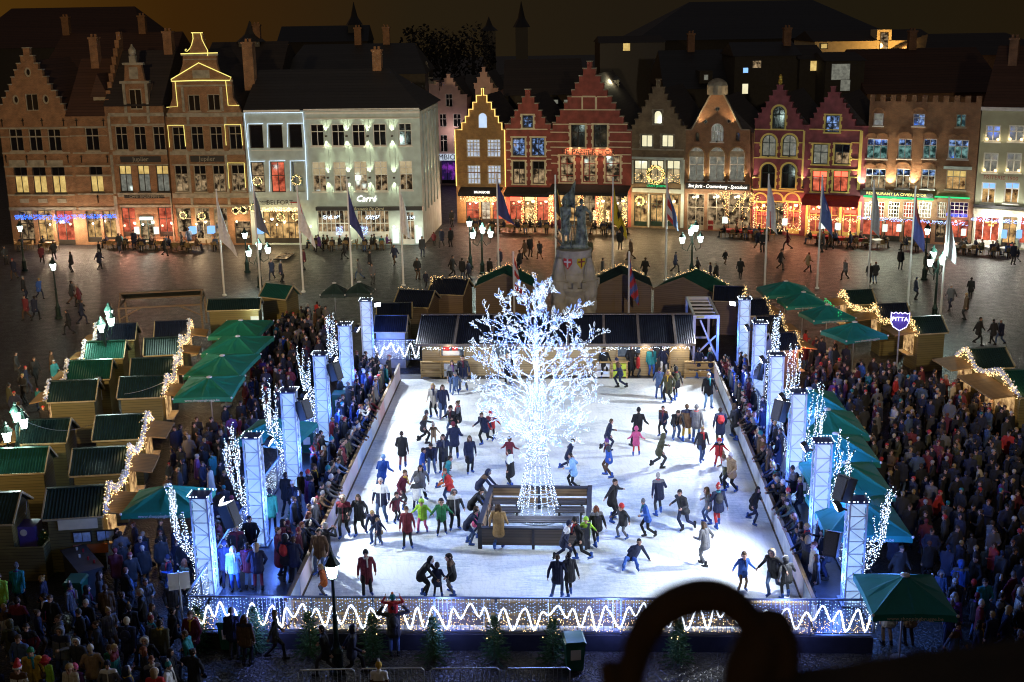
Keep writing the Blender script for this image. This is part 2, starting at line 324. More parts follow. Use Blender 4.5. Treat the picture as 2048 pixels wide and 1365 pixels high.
# ---------------------------------------------------------------- house builder
class House:
    def __init__(s, label, bl, br, wall, depth=9, name='gabled_house', cat='house', z0=0):
        s.A, s.B = G(*bl, z0), G(*br, z0); d = s.B - s.A; s.L = d.length; s.d = d.normalized(); s.n = Vector((-s.d.y, s.d.x, 0))
        s.e = empty(name, s.A, math.atan2(d.y, d.x), label, cat); s.wm = wall; s.depth = depth; s.holes = []; s.outer = None
    def P(s, px, py, off=0):
        r = ray(px, py); o = s.A + s.n * off; t = (o - CAMP).dot(s.n) / r.dot(s.n); p = CAMP + r * t
        return ((p - s.A).dot(s.d), p.z)
    def R(s, x0, y0, x1, y1):
        xm, ym = (x0+x1)/2, (y0+y1)/2
        return (s.P(x0, ym)[0], s.P(xm, y1)[1], s.P(x1, ym)[0], s.P(xm, y0)[1])
    def gable(s, steps):
        """steps: (xl, xr, y) from the top down, the last being the shoulder"""
        q = []
        for xl, xr, y in steps:
            a, b = s.P(xl, y), s.P(xr, y); q.append([a[0], b[0], (a[1]+b[1])/2])
        q[-1][0], q[-1][1] = 0, s.L; s.sh = q[-1][2]; s.top = q[0][2]
        R = [(s.L, 0)]; Lf = [(0, 0)]; z = 0; cop = MB()
        for i in range(len(q)-1, -1, -1):
            ul, ur, zi = q[i]
            if i < len(q)-1: R.append((ur, z)); Lf.append((ul, z))
            R.append((ur, zi)); Lf.append((ul, zi))
            iu = q[i-1] if i else None
            if iu:
                cop.box(ul-.05, -.07, zi, iu[0], .5, zi+.09); cop.box(iu[1], -.07, zi, ur+.05, .5, zi+.09)
            else: cop.box(ul-.05, -.07, zi, ur+.05, .5, zi+.09)
            z = zi
        s.outer = R + Lf[::-1]; s.left = Lf; s.right = R; s.cop = cop; s.q = q
    def flat(s, y):
        z = s.P((s.e_px(0)+s.e_px(1))/2 if False else 1024, y)[1]; s.setflat(z)
    def setflat(s, z): s.sh = s.top = z; s.outer = [(0,0),(s.L,0),(s.L,z),(0,z)]
    def win(s, x0, y0, x1, y1, pane, frame='fwhite', nx=2, zs=(0.66,), arch=False, fw=0.07, sill=None, label=None, pane2=None, name='window'):
        u0, z0, u1, z1 = s.R(x0, y0, x1, y1); r = (u1-u0)/2; um = (u0+u1)/2
        if arch == 'oval':
            h = [(um+r*math.cos(t*math.pi/8), (z0+z1)/2+(z1-z0)/2*math.sin(t*math.pi/8)) for t in range(16)]
        elif arch == 'diamond':
            h = [(um,z0),(u1,(z0+z1)/2),(um,z1),(u0,(z0+z1)/2)]
        elif arch:
            zs_ = z1 - r; h = [(u0,z0),(u1,z0)] + [(um+r*math.cos(t*math.pi/10), zs_+r*math.sin(t*math.pi/10)) for t in range(11)]
        else: h = [(u0,z0),(u1,z0),(u1,z1),(u0,z1)]
        s.holes.append(h)
        m = MB(); w = fw
        cu, cz = um, (z0+z1)/2
        inn = [(cu+(a-cu)*(1-2*w/max(.2,u1-u0)), cz+(b-cz)*(1-2*w/max(.2,z1-z0))) for a, b in h]
        m.poly(list(h), [list(inn)], .10, .19)
        if arch in (False, True):
            for i in range(1, nx):
                u = u0 + (u1-u0)*i/nx; m.box(u-w*.45, .115, z0+w*.9, u+w*.45, .185, z1-w*1.2 if not arch or nx == 2 else z1-r*.5)
            for k in zs:
                z = z0+(z1-z0)*k; m.box(u0+w*.9, .11, z-w*.45, u1-w*.9, .182, z+w*.45)
        if sill: m.box(u0-.08, -.09, z0-.1, u1+.08, .09, z0)
        f = m.obj(name, MT[frame], s.e)
        if label: f['label'] = label
        p = MB()
        if pane2:
            k = z0+(z1-z0)*(zs[0] if zs else .5)
            p.add([(u0,.17,z0),(u1,.17,z0),(u1,.17,k),(u0,.17,k)], [(0,1,2,3)]); p.mi = 1
            p.add([(u0,.17,k),(u1,.17,k),(u1,.17,z1),(u0,.17,z1)], [(0,1,2,3)])
            p.obj('pane', [MT[pane], MT[pane2]], f)
        else:
            p.add([(a, .17, b) for a, b in inn], [tuple(range(len(inn)))]); p.obj('pane', MT[pane], f)
        return f
    def wins(s, rects, pane, **k):
        for r in rects: s.win(*r, pane, **k)
    def hole(s, x0, y0, x1, y1):
        u0, z0, u1, z1 = s.R(x0, y0, x1, y1); z0 = max(z0, 0.0); s.holes.append([(u0,z0),(u1,z0),(u1,z1),(u0,z1)]); return u0, z0, u1, z1
    def bands(s, rs, m='stone', proud=.06, name='stone_band'):
        b = MB()
        for r in rs:
            u0, z0, u1, z1 = s.R(*r); b.box(max(u0,-.04), -proud, z0, min(u1,s.L+.04), .03, z1)
        return b.obj(name, MT[m], s.e)
    def quoins(s, rects, m='cream', w=.14, step=.34, arch=False):
        """toothed stone surround around openings"""
        b = MB()
        for r in rects:
            u0, z0, u1, z1 = s.R(*r); ra = (u1-u0)/2; zt = z1-ra if arch else z1
            z = z0; i = 0
            while z < zt-.05:
                h = min(step, zt-z); ww = w*(1.7 if i % 2 else 1)
                b.box(u0-ww, -.035, z, u0, .02, z+h-.004); b.box(u1, -.035, z, u1+ww, .02, z+h-.004); z += h; i += 1
            if arch:
                um = (u0+u1)/2; o = [(um+(ra+w*1.3)*math.cos(t*math.pi/12), zt+(ra+w*1.3)*math.sin(t*math.pi/12)) for t in range(13)]
                n_ = [(um+ra*math.cos(t*math.pi/12), zt+ra*math.sin(t*math.pi/12)) for t in range(12,-1,-1)]
                b.poly(o+n_, [], -.045, .02)
            else: b.box(u0-w*1.4, -.045, z1+.002, u1+w*1.4, .02, z1+w)
            b.box(u0-w*1.4, -.055, z0-w*.9, u1+w*1.4, .02, z0-.002)
        return b.obj('window_surround', MT[m], s.e)
    def shop(s, x0, y0, x1, y1, pane, nx=3, zs=(.6,), frame='fdark', name='shopfront', door=None, dpane=None):
        u0, z0, u1, z1 = s.hole(x0, y0, x1, y1); m = MB(); w = .07
        for u in (u0+w/2, u1-w/2): m.box(u-w/2, .12, z0, u+w/2, .24, z1)
        m.box(u0+w, .12, z1-w, u1-w, .24, z1); m.box(u0+w, .12, z0, u1-w, .24, z0+(.45 if not door else .12))
        for i in range(1, nx):
            u = u0+(u1-u0)*i/nx; m.box(u-w*.4, .13, z0+.1, u+w*.4, .23, z1-w)
        for k in zs:
            z = z0+(z1-z0)*k; m.box(u0+w, .125, z-w*.5, u1-w, .225, z+w*.5)
        f = m.obj(name, MT[frame], s.e)
        p = MB(); p.add([(u0,.2,z0),(u1,.2,z0),(u1,.2,z1),(u0,.2,z1)], [(0,1,2,3)]); p.obj('pane', MT[pane], f)
        return f
    def glow(s, px, py, power, col=(1,.72,.4), off=-1.0, rad=.15):
        """a lamp under the awning, shining on the terrace"""
        u, z = s.P(px, py); b = MB().ball((u, off, z), .11, 8, 5)
        o = b.obj('terrace_lamp', emat('terrace_bulb', col, 4), s.e)
        lamp('POINT', (u, off-.02, z-.16), power, col, rad, parent=None, name='lamp').parent = s.e
    def uplight(s, px, py, power, col, down=False, cone=50, off=-.22, tilt=0.16, body=True):
        u, z = s.P(px, py)
        if body:
            MB().box(u-.08, off-.06, z-.08, u+.08, -.01, z+.06).obj('wall_light', MT['fdark'], s.e)
        for dz in ((1, -1) if down == 'both' else ((-1,) if down else (1,))):
            l = lamp('SPOT', (0,0,0), power, col, .03, None, cone, .6); l.parent = s.e; l.location = (u, off, z+.1*dz)
            l.rotation_euler = Vector((0, tilt, dz)).to_track_quat('-Z', 'Y').to_euler()
    def awning(s, x0, x1, y, m='awn', out=1.4, drop=.5, valance=.25):
        u0, z = s.P(x0, y); u1, _ = s.P(x1, y); b = MB()
        b.poly([(0,0),(1,0),(1,1),(0,1)], [], 0, 0) if False else None
        b.add([(u0,0,z),(u1,0,z),(u1,-out,z-drop),(u0,-out,z-drop),(u0,-out,z-drop-valance),(u1,-out,z-drop-valance),(u0,0,z-.04),(u1,0,z-.04),(u1,-out+.02,z-drop-.04),(u0,-out+.02,z-drop-.04),(u0,-out+.02,z-drop-valance),(u1,-out+.02,z-drop-valance)],
              [(0,3,2,1),(3,4,5,2),(6,7,8,9),(9,8,11,10),(4,10,11,5),(0,6,9,3),(1,2,8,7),(3,9,10,4),(2,5,11,8)])
        return b.obj('awning', MT[m], s.e)
    def rope(s, pts, m='gold', r=.034, name='rope_light', off=-.10):
        q = [(lambda a: (a[0], off, a[1]))(s.P(*p)) for p in pts]; return MB().tube(q, r, 5).obj(name, MT[m], s.e)
    def bulbs(s, m, n, box, r=.03, name='fairy_lights', off=(-.25,-.08)):
        b = MB(); u0, z0, u1, z1 = s.R(*box)
        for _ in range(n): b.oct((rnd.uniform(u0,u1), rnd.uniform(*off), rnd.uniform(z0,z1)), r*rnd.uniform(.7,1.2))
        return b.obj(name, MT[m], s.e)
    def wreath(s, px, py, rpx, m='warm', n=70, off=-.2):
        u, z = s.P(px, py); r = abs(s.P(px+rpx, py)[0]-u); b = MB()
        g = MB()
        for i in range(40):
            a = i*2*math.pi/40; 
            for k in range(3): g.oct((u+r*math.cos(a)*rnd.uniform(.8,1.15), off+.05+rnd.uniform(-.05,.05), z+r*math.sin(a)*rnd.uniform(.8,1.15)), r*.16)
        o = g.obj('wreath', MT['needle'], s.e)
        for i in range(n):
            a = rnd.uniform(0, 6.283); q = rnd.uniform(.75, 1.2); b.oct((u+r*q*math.cos(a), off-.06+rnd.uniform(-.04,.04), z+r*q*math.sin(a)), .028)
        b.obj('fairy_lights', MT[m], o)
    def sign(s, txt, x0, y0, x1, y1, board='dark', letter='cream', size=.55, font_sx=1.0, off=-.06, thick=.08, shear=0, name='sign_board'):
        u0, z0, u1, z1 = s.R(x0, y0, x1, y1)
        o = MB().box(u0, off, z0, u1, off+thick, z1).obj(name, MT[board], s.e) if board else s.e
        text(txt, (z1-z0)*size*1.35, MT[letter], o, ((u0+u1)/2, off-.012, (z0+z1)/2), sx=font_sx, shear=shear)
        return o
    def anchors(s, pts, h=.7):
        b = MB()
        for p in pts:
            u, z = s.P(*p); b.box(u-.04, -.05, z-h/2, u+.04, 0.01, z+h/2); b.box(u-.13, -.055, z+h*.2, u+.13, -.01, z+h*.3)
        b.obj('wall_anchor', MT['iron'], s.e)
    def done(s, roof='gable', rm='tile', ridge_py=None, cap='stone', back=None):
        m = MB(); m.poly(list(s.outer), s.holes, 0.0, .42)
        D = s.depth; e = s.sh
        m.box(0, .42, 0, .3, D, e-.25); m.box(s.L-.3, .42, 0, s.L, D, e-.25); m.box(.3, D-.3, 0, s.L-.3, D, e-.25)
        m.box(.3, .9, 0, s.L-.3, 1.0, e-.25)
        w = m.obj('wall', s.wm, s.e)
        if hasattr(s, 'cop'): s.cop.obj('coping', MT[cap], s.e)
        r = MB(); L = s.L; z0 = e-.25
        if roof == 'gable':
            zt = e + (s.top-e)*.80
            r.add([(-.1,.43,z0),(L/2,.43,zt),(L+.1,.43,z0),(-.1,D,z0),(L/2,D,zt),(L+.1,D,z0)], [(0,2,1),(3,4,5),(0,1,4,3),(1,2,5,4),(0,3,5,2)])
        elif roof == 'cross':
            zt = s.ridge
            r.add([(-.0,-.25,e-.02),(L,-.25,e-.02),(L,D/2,zt),(0,D/2,zt),(0,D,e-.02),(L,D,e-.02)], [(0,1,2,3),(3,2,5,4),(0,3,4),(1,5,2),(0,4,5,1)])
        elif roof == 'flat': r.box(.3, .42, e-1.2, L-.3, D, e-1.0)
        if r.f:
            ro = r.obj('roof', MT[rm], s.e); return ro
def chimney(parent_e, u, y, z, h=2.0, w=.7, m=None):
    b = MB(); b.box(u-w/2, y-w/2, z-1.5, u+w/2, y+w/2, z+h); b.box(u-w/2-.08, y-w/2-.08, z+h, u+w/2+.08, y+w/2+.08, z+h+.18)
    for k in (-.18, .18): b.box(u+k-.1, y-.1, z+h+.18, u+k+.1, y+.1, z+h+.45)
    return b.obj('chimney', m or MT['brickL'], parent_e)
MT['needle'] = mat('spruce_needles', (0.05,0.14,0.055), 0.7, 0.45, 8)
GOLDSH = (1.0, 0.68, 0.34)
# ---------------------------------------------------------------- the left row of houses
LB = 490
h = House('orange brick house with tall stepped gable and three oval windows above blue fairy lights', (28,LB), (160,LB), MT['brickL'])
h.gable([(45,58,97),(40,66,113),(33,75,128),(28,84,141),(22,93,155),(17,101,170),(11,111,183),(4,119,196),(-1,127,210),(0,137,222)])
for x,y in ((55,145),(31,200),(91,199)): h.win(x-7,y-10,x+7,y+10,'glass',frame='fstone',arch='oval',fw=.16)
h.win(51,188,76,222,'glass',frame='fstone',zs=())
h.wins([(19,258,46,303),(58,258,84,303),(96,258,122,303)],'glass',frame='fstone',sill=True)
for r in ((29,334,56,387),(66,334,93,387),(104,334,131,387)): h.win(*r,'lit_y',frame='fdark',sill=True,pane2='glass')
h.bands([(-3,255,150,258),(-2,273,150,275),(0,305,152,308),(8,332,153,335),(12,351,154,353),(16,389,155,392),(18,415,160,421)])
h.bands([(18,321,50,333),(55,321,88,333),(94,321,126,333),(40,398,58,406),(77,398,95,406),(115,398,133,406)], proud=.03, name='stone_panel')
h.sign('DE', 50,392,66,399, board=None, letter='brickM', size=.9)
h.anchors([(4,246),(46,245),(84,245),(127,245),(12,318),(54,318),(92,318),(136,318)])
h.shop(40,421,68,488,'lit_dim',2,(.6,)); h.shop(76,421,106,490,'lit_shop',2,(.62,)); h.shop(113,421,148,490,'lit_shopr',2,(.62,))
h.bulbs('blue',330,(34,429,158,438),.034,off=(-.5,-.2)); h.bulbs('blue',90,(112,434,142,445),.034,off=(-.5,-.2))
h.glow(110,446,420,(1,.75,.5)); h.glow(150,445,380,(1,.75,.5))
h.done(rm='redtile')
h = House('low plain orange brick house with a red tile roof and one pointed dormer', (160,LB), (236,LB), MT['brickL'])
h.setflat(h.P(185,232)[1]); 
h.win(171,256,198,302,'glass',frame='fstone',sill=True); h.win(180,332,206,385,'lit_y',frame='fdark',sill=True,pane2='glass')
h.bands([(140,253,226,256),(140,271,226,273),(146,305,228,308),(150,331,230,334),(152,350,232,353),(156,387,234,390),(158,415,236,420)])
h.anchors([(153,245),(207,245),(163,318),(215,318),(196,398)])
h.shop(173,422,202,485,'lit_shop',2,(.7,)); h.shop(207,422,233,485,'lit_shop',2,(.7,))
h.bulbs('blue',200,(158,428,236,436),.034,off=(-.5,-.2)); h.glow(195,444,380,(1,.75,.5))
h.ridge = GY(150,117,h.A.y+4.5).z; h.done('cross','redtile')
dm = MB(); u,z = h.P(193,222); 
dm.box(u-.62,1.0,z-.6,u+.62,4.2,z+1.15); dob = dm.obj('dormer', MT['fstone'], h.e)
d2 = MB(); d2.add([(u-.85,.85,z+1.15),(u+.85,.85,z+1.15),(u,.85,z+3.2),(u-.85,4.3,z+1.15),(u+.85,4.3,z+1.15),(u,4.3,z+3.2)],[(0,1,2),(3,5,4),(0,2,5,3),(1,4,5,2),(0,3,4,1)]).obj('dormer_roof',MT['redtile'],dob)
d3 = MB(); d3.box(u-.42,.96,z-.3,u-.04,.999,z+.85); d3.box(u+.04,.96,z-.3,u+.42,.999,z+.85); d3.obj('window',MT['glass'],dob)
chimney(h.e, 1.6, 4.0, h.sh+3.4, 3.2, .75)
h = House('brick cafe with a small dormer gable and round stone finial, lit yellow upper lights', (236,LB), (350,LB), MT['brickL'])
h.setflat(h.P(275,212)[1])
f3 = [(231,253,255,301),(268,253,292,301),(306,253,330,301)]; h.wins(f3,'glass',frame='fstone',sill=True)
for r in ((239,331,264,384),(276,331,300,384),(313,331,338,384)): h.win(*r,'lit_grey',frame='fdark',sill=True,pane2='lit_y')
h.bands([(217,226,333,233),(222,248,334,252),(226,303,340,310),(232,329,340,331),(236,386,346,394),(240,410,348,415)])
h.bands([(218,232,223,300),(257,232,262,246),(295,232,300,246),(224,310,229,388),(232,392,238,485),(344,392,349,485)],proud=.09,name='pilaster')
h.sign('Jupiler',241,313,322,325,letter='stone',size=.8); h.sign('CAFE  SPORTMAN',249,390,329,397,letter='stone',size=.8)
h.shop(244,415,272,474,'lit_shopr',2,(.6,)); h.shop(281,432,310,489,'lit_dim',2,(.7,),frame='fgreen'); h.shop(317,415,347,474,'lit_shopr',2,(.6,))
h.bands([(280,434,306,440)],'menu',.25,'lit_sign'); h.bands([(270,454,279,468),(309,454,318,468)],'menu',.2,'menu_board')
h.glow(294,446,170,(.9,1,.8)); h.glow(258,448,300,(1,.4,.25)); h.glow(333,448,300,(1,.4,.25))
h.ridge = GY(300,101,h.A.y+4.5).z; h.done('cross','tile')
u0,zb,u1,zt = h.R(247,165,297,226); um=(u0+u1)/2
dm = MB(); dm.poly([(u0,zb-.2),(u1,zb-.2),(u1,zt),(um+.9,zt+.2),(um+.75,zt+1.5),(um-.75,zt+1.5),(um-.9,zt+.2),(u0,zt)],[],-.03,.35); dm.box(u0+.1,.35,zb,u1-.1,3.6,zt-.1)
dob = dm.obj('dormer_gable',MT['brickL'],h.e)
b = MB(); b.box(u0-.2,-.15,zt-.1,u1+.2,.3,zt+.12); b.box(um-.95,-.12,zt+1.5,um+.95,.3,zt+1.7); b.box(um-.4,-.06,zt+.3,um+.4,.0,zt+1.3); b.box(um-.3,-.05,zt+1.7,um+.3,.3,zt+2.3); b.lathe([(.2,0),(.33,.2),(.33,.5),(.12,.8),(.05,1.0)],10,(um,.12,zt+2.3))
b.box(u0,-.1,zb,u0+.25,-.01,zt-.1); b.box(u1-.25,-.1,zb,u1,-.01,zt-.1); b.obj('stone_trim',MT['stone'],dob)
w = MB(); w.box(um-.55,-.08,zb+.3,um+.55,-.031,zb+2.1); wf = w.obj('window',MT['fstone'],dob)
w = MB(); w.box(um-.5,-.1,zb+.4,um-.04,-.081,zb+2.0); w.box(um+.04,-.1,zb+.4,um+.5,-.081,zb+2.0); w.obj('pane',MT['glass'],wf)
st = MB()
for i in range(9): st.box(-.05,.3+i*.5,h.sh-.3,.35,.8+i*.5,h.sh+.6+i*.72)
st.obj('stepped_parapet',MT['brickL'],h.e)
chimney(h.e, h.L-.6, 4.5, h.ridge-.9, 2.4, .8)
h = House('tall brick house whose curled gable and pediment are traced in gold rope light', (350,LB), (505,LB), MT['brickL'])
zg = h.P(405,228)[1]
o = [(0,0),(h.L,0)]
for x,y in ((484,228),(478,214),(466,196),(463,164),(463,158),(440,148),(433,128),(433,112),(416,104),(408,88),(405,68),(385,68),(384,88),(379,104),(366,112),(365,130),(358,150),(343,160),(344,164),(345,196),(340,212),(334,228)):
    u,z = h.P(x,y); o.append((min(max(u,0),h.L),z))
h.outer = o; h.sh = zg; h.top = h.P(395,68)[1]
h.wins([(376,190,400,223),(415,189,440,222)],'glass',frame='fstone',zs=(),sill=True)
h.wins([(345,254,371,301),(382,253,407,300),(420,253,445,300),(458,252,484,300)],'glass',frame='fstone',sill=True)
for r in ((350,331,376,384),(388,331,413,384),(426,331,450,384),(463,330,490,383)): h.win(*r,'lit_dim',frame='fstone',sill=True,pane2='glass')
h.bands([(334,226,486,234),(338,249,487,252),(340,303,490,310),(344,328,492,331),(346,387,498,396),(350,410,500,415),(352,170,463,173),(342,161,466,164),(362,108,436,112),(366,118,434,120)])
h.bands([(364,175,369,224),(441,174,446,223),(374,234,379,250),(448,234,453,250),(376,310,381,386),(452,310,457,386),(382,396,387,412),(456,396,461,412)],proud=.09,name='pilaster')
h.bands([(385,141,419,157)],proud=.03,name='stone_panel')
h.sign('Jupiler',381,312,448,324,letter='stone',size=.8)
h.shop(354,416,383,474,'lit_dim',1,(.62,),frame='fstone'); h.shop(391,416,421,487,'lit_dim',2,(.62,),frame='fstone'); h.shop(429,416,456,487,'lit_dim',1,(.62,),frame='fstone'); h.win(465,415,496,428,'glass',zs=()); h.shop(470,443,502,487,'lit_dim',2,(.7,))
for x,y in ((368,430),(405,432),(473,421),(488,420)): h.wreath(x,y,6.5,n=60)
h.rope([(383,66),(406,66)],r=.042); h.rope([(386,67),(387,78),(384,90),(380,98),(375,103),(371,102),(371,99),(374,99)],r=.036); h.rope([(402,67),(405,80),(411,92),(416,101),(416,112)],r=.036); h.rope([(362,108),(436,106)],r=.042)
h.rope([(343,159),(398,126),(463,155),(460,161),(400,161),(344,163),(343,159)],r=.042); h.rope([(351,163),(356,213),(334,215)]); h.rope([(452,161),(457,211),(479,211)])
h.rope([(340,295),(336,251),(368,251),(372,293)]); h.rope([(453,291),(450,249),(482,249),(486,291)]); h.rope([(459,377),(456,326),(489,326),(492,376)])
h.bands([(381,453,393,467),(418,452,430,466)],'menub',.5,'lit_menu_box')
h.glow(400,445,280,(1,.7,.4)); h.glow(480,440,200,(1,.7,.4))
h.done('gable','tile'); chimney(h.e, h.L-.3, 4.0, h.top-3.6, 2.6, .95)
# white Belfort and Carre building
h = House('white rendered corner cafe outlined in pale blue rope light with a dark roof', (505,LB), (617,LB), MT['white'], 11)
h.setflat(h.P(550,224)[1])
f3=[(499,250,526,297),(538,250,565,297),(578,249,606,296)]; f2=[(503,325,529,385),(542,324,570,385),(584,324,610,384)]
h.wins(f3,'glass',frame='fdark',nx=1,zs=()); h.win(*f2[0],'lit_dim',frame='fdark',nx=1,zs=(.55,)); h.win(*f2[1],'lit_shopr',frame='fdark',nx=2,zs=(.55,)); h.win(*f2[2],'lit_dim',frame='fdark',nx=2,zs=(.55,))
h.bands([(488,220,612,225)],'fwhite',.2,'cornice'); h.bands([(503,300,612,301.5)],'fwhite',.03)
for a,b,c,d in f3+f2: h.rope([(a-2,d-2),(a-3,b-2),(c+1,b-2.5)],'ropeb',.024)
h.rope([(510,408),(500,330),(489,226),(606,225),(611,290),(616,400)],'ropeb',.034)
h.sign('BELFORT',541,400,579,411,board=None,letter='dark',size=.9); h.sign('GRAND\nCAFE',521,402,537,410,board=None,letter='dark',size=.42)
u,z = h.P(590,405); MB().lathe([(.42,0),(.42,.05)],20).obj('round_sign',MT['redcloth'],h.e).location=(u,-.05,z); 
rs = h.e.children[-1]; rs.rotation_euler=(math.pi/2,0,0)
h.shop(527,422,602,487,'lit_shop',6,(.62,),frame='fdark')
h.bulbs('warm',300,(526,414,604,422),.036,off=(-.7,-.3),name='bulb_canopy')
for x,y in ((508,415),(563,434),(593,433)): h.wreath(x,y,7,n=60)
h.wreath(516,363,8,n=60); h.wreath(594,360,9,n=60); h.glow(560,446,170,(1,.7,.34)); h.glow(535,440,90,(1,.7,.34))
h.bands([(517,452,528,466)],'menub',.5,'lit_menu_box')
h.ridge = GY(640,138,h.A.y+5.5).z; h.done('cross','slate'); BEL = h
h = House('long white restaurant with wall lights washing its pilasters and a hipped slate roof', (617,LB), (848,LB), MT['white'], 11)
h.setflat(h.P(730,219)[1])
for r in ((621,249,648,293),(663,249,689,293),(704,249,730,293),(746,248,772,292),(797,247,823,292)): h.win(*r,'glass',sill=True)
for r in ((625,324,652,384),(667,324,693,384),(708,323,734,383),(749,323,775,383),(799,322,825,381)): h.win(*r,'lit_dim',sill=True,zs=(.55,.78),pane2='lit_beige')
h.bands([(608,217,852,221),(610,236,850,238)],'fwhite',.3,'cornice'); h.bands([(610,224,850,228)],'fwhite',.12,'cornice')
h.bands([(650,238,658,412),(691,238,699,412),(733,238,741,412),(781,238,791,412)],'white',.05,'pilaster')
for x in (653,694,736,785):
    h.uplight(x,272,170,(.95,1,.60),'both',64,-.28,.05); h.uplight(x+4,355,170,(.95,1,.60),'both',64,-.28,.05)
h.sign('Carré',712,391,752,405,board=None,letter='neonw',size=.9,shear=.3)
h.bands([(634,413,848,420)],'dark',.5,'awning_box'); h.sign('Brasserie De Carré',700,413,780,420,board=None,letter='cream',size=.8,off=-.53,shear=.3)
h.shop(635,421,697,474,'lit_dim',7,(.5,),frame='fwhite'); h.shop(714,421,778,474,'lit_dim',7,(.5,),frame='fwhite'); h.shop(804,424,829,489,'lit_dim',3,(.72,),frame='fwhite')
h.bulbs('icew',50,(647,431,680,438),.03,off=(-.3,-.1)); h.bulbs('icew',50,(732,431,762,438),.03,off=(-.3,-.1)); h.bulbs('icew',40,(803,432,830,439),.03,off=(-.3,-.1)); h.bulbs('iceb',60,(673,452,687,470),.03); h.bulbs('iceb',60,(722,452,736,470),.03)
h.bands([(785,457,798,487),(831,456,844,487)],'menu',.08,'lit_menu_board')
h.glow(627,450,70,(1,.95,.6)); h.glow(704,450,70,(1,.95,.6)); h.glow(792,450,80,(1,.95,.7)); h.glow(837,450,60,(1,.95,.7))
h.ridge = BEL.ridge; h.done('none')
D=h.depth; L=h.L; e=h.sh; zt=h.ridge
MB().add([(0,-.35,e-.02),(L+.35,-.35,e-.02),(L+.35,D,e-.02),(0,D,e-.02),(0,D/2,zt),(L-3.6,D/2,zt)],[(0,1,5,4),(1,2,5),(2,3,4,5),(0,4,3),(0,3,2,1)]).obj('roof',MT['slate'],h.e)
sk = MB(); sk.box(L-3.0,1.2,e+2.9,L-2.0,1.9,e+3.6); 
chimney(h.e, L-4.6, D/2, zt-.4, 1.9, .8)
# its side along the alley
sd = MB()
for k in range(5): sd.box(L-.02,1.4+k*1.8,e-9.2,L+.09,2.0+k*1.8,e-.6)
sd.obj('side_pilaster',MT['white'],h.e)
for k in range(4):
    l = lamp('SPOT',(0,0,0),22,(.95,1,.55),.03,None,70,.7); l.parent=h.e; l.location=(L+.3,1.7+k*1.8,e-6); l.rotation_euler=Vector((-.2,0,1)).to_track_quat('-Z','Y').to_euler()
# alley houses
h = House('pale pink house with a stepped gable and dark cross windows ending the alley', (884,371), (938,371), MT['pink'], 9)
h.gable([(893,900,150),(888,906,158),(884,910,166),(880,915,175),(876,920,183),(872,927,191)])
h.win(891,188,905,214,'glass',zs=(.6,)); h.wins([(877,228,893,254),(906,228,922,254)],'glass',zs=(.6,)); h.wins([(878,270,895,305),(907,270,924,305)],'glass',zs=(.66,))
h.sign('AMBIORIX',875,308,927,321,board='lit_wb',letter='dark',size=.85,off=-.25,thick=.2); h.shop(879,322,925,368,'lit_club',3,(),frame='fdark')
lp = lamp('POINT',(0,0,0),130,(1,.75,.7),.3,name='lamp'); lp.parent=h.e; lp.location=(h.L/2,-1.6,6.4)
h.done('gable','tile','stone',cap='pink')
h = House('pale pink corner house with a stone box parapet behind the white restaurant', (842,371), (884,371), MT['pink'], 9)
h.setflat(h.P(850,165)[1]); h.bands([(826,163,872,168),(826,155,866,158)],'stone',.15,'cornice'); h.win(838,172,858,186,'stone',frame='fstone',nx=1,zs=()); h.done('flat')
b=MB(); u,z=h.P(852,160); b.lathe([(.5,0),(.45,.3),(.25,.5),(.3,1.2),(.36,1.7),(.18,2.0),(.2,2.25),(.05,2.5)],10,(u,.5,h.sh-.1)).obj('stone_finial',MT['stone'],h.e)
# ---------------------------------------------------------------- the right row of houses
h = House('ochre brick house with a stepped gable outlined in amber rope light and icy blue windows', (915,446), (1013,448), MT['brickY'])
h.gable([(963,967.5,177),(953,974,191),(946,983,205),(938,990,219),(931,997,233),(924,1004,246),(915,1011,260)])
h.win(956,226,974,257,'lit_iceblue',frame='fwhite',nx=1,zs=(),arch=True,fw=.05)
for r in ((933,279,960,315),(974,279,1001,315)): h.win(*r,'lit_wb',nx=4,zs=(.3,.62,.8),fw=.09)
for r in ((935,331,961,369),(975,331,1002,369)): h.win(*r,'lit_wb',nx=4,zs=(.3,.62,.8),fw=.09)
h.bands([(915,298,1012,299.5),(915,321,1012,322.5),(915,345,1012,346.5)],'brickL',.02)
q=[(a,-.08,b) for a,b in h.left[1:]]+[(a,-.08,b) for a,b in h.right[:0:-1]]
zb=h.P(960,373)[1]; q[0]=(q[0][0],-.08,zb); q[-1]=(q[-1][0],-.08,zb)
q=[(0.02,-.08,zb)]+q[0:0]+[(a,-.08,b) for a,b in h.left[1:]]+[(a,-.08,b) for a,b in h.right[:0:-1]]+[(h.L-.02,-.08,zb)]
MB().tube(q,.05,5).obj('rope_light',MT['gold2'],h.e)
h.awning(922,1006,374,'awn',1.2,.4,.35); h.sign('BRUGEOSE',950,378,990,385,board=None,letter='neonw',size=.7,off=-1.25)
h.bulbs('warm',260,(922,389,998,402),.03,off=(-.9,-.3),name='icicle_lights')
h.shop(932,404,958,448,'lit_shopr',2,(.6,)); h.shop(962,404,981,448,'lit_shopw',2,(.65,)); h.shop(985,404,1006,448,'lit_shopr',2,(.6,))
h.glow(945,405,330,(1,.6,.4)); h.glow(990,405,330,(1,.6,.4)); h.done()
h = House('small red painted house with a stepped gable and cream window surrounds', (1013,448), (1103,450), MT['redwall'])
h.gable([(1050,1060,180),(1044,1068,195),(1036,1076,208),(1029,1083,222),(1022,1090,236),(1012,1098,249)])
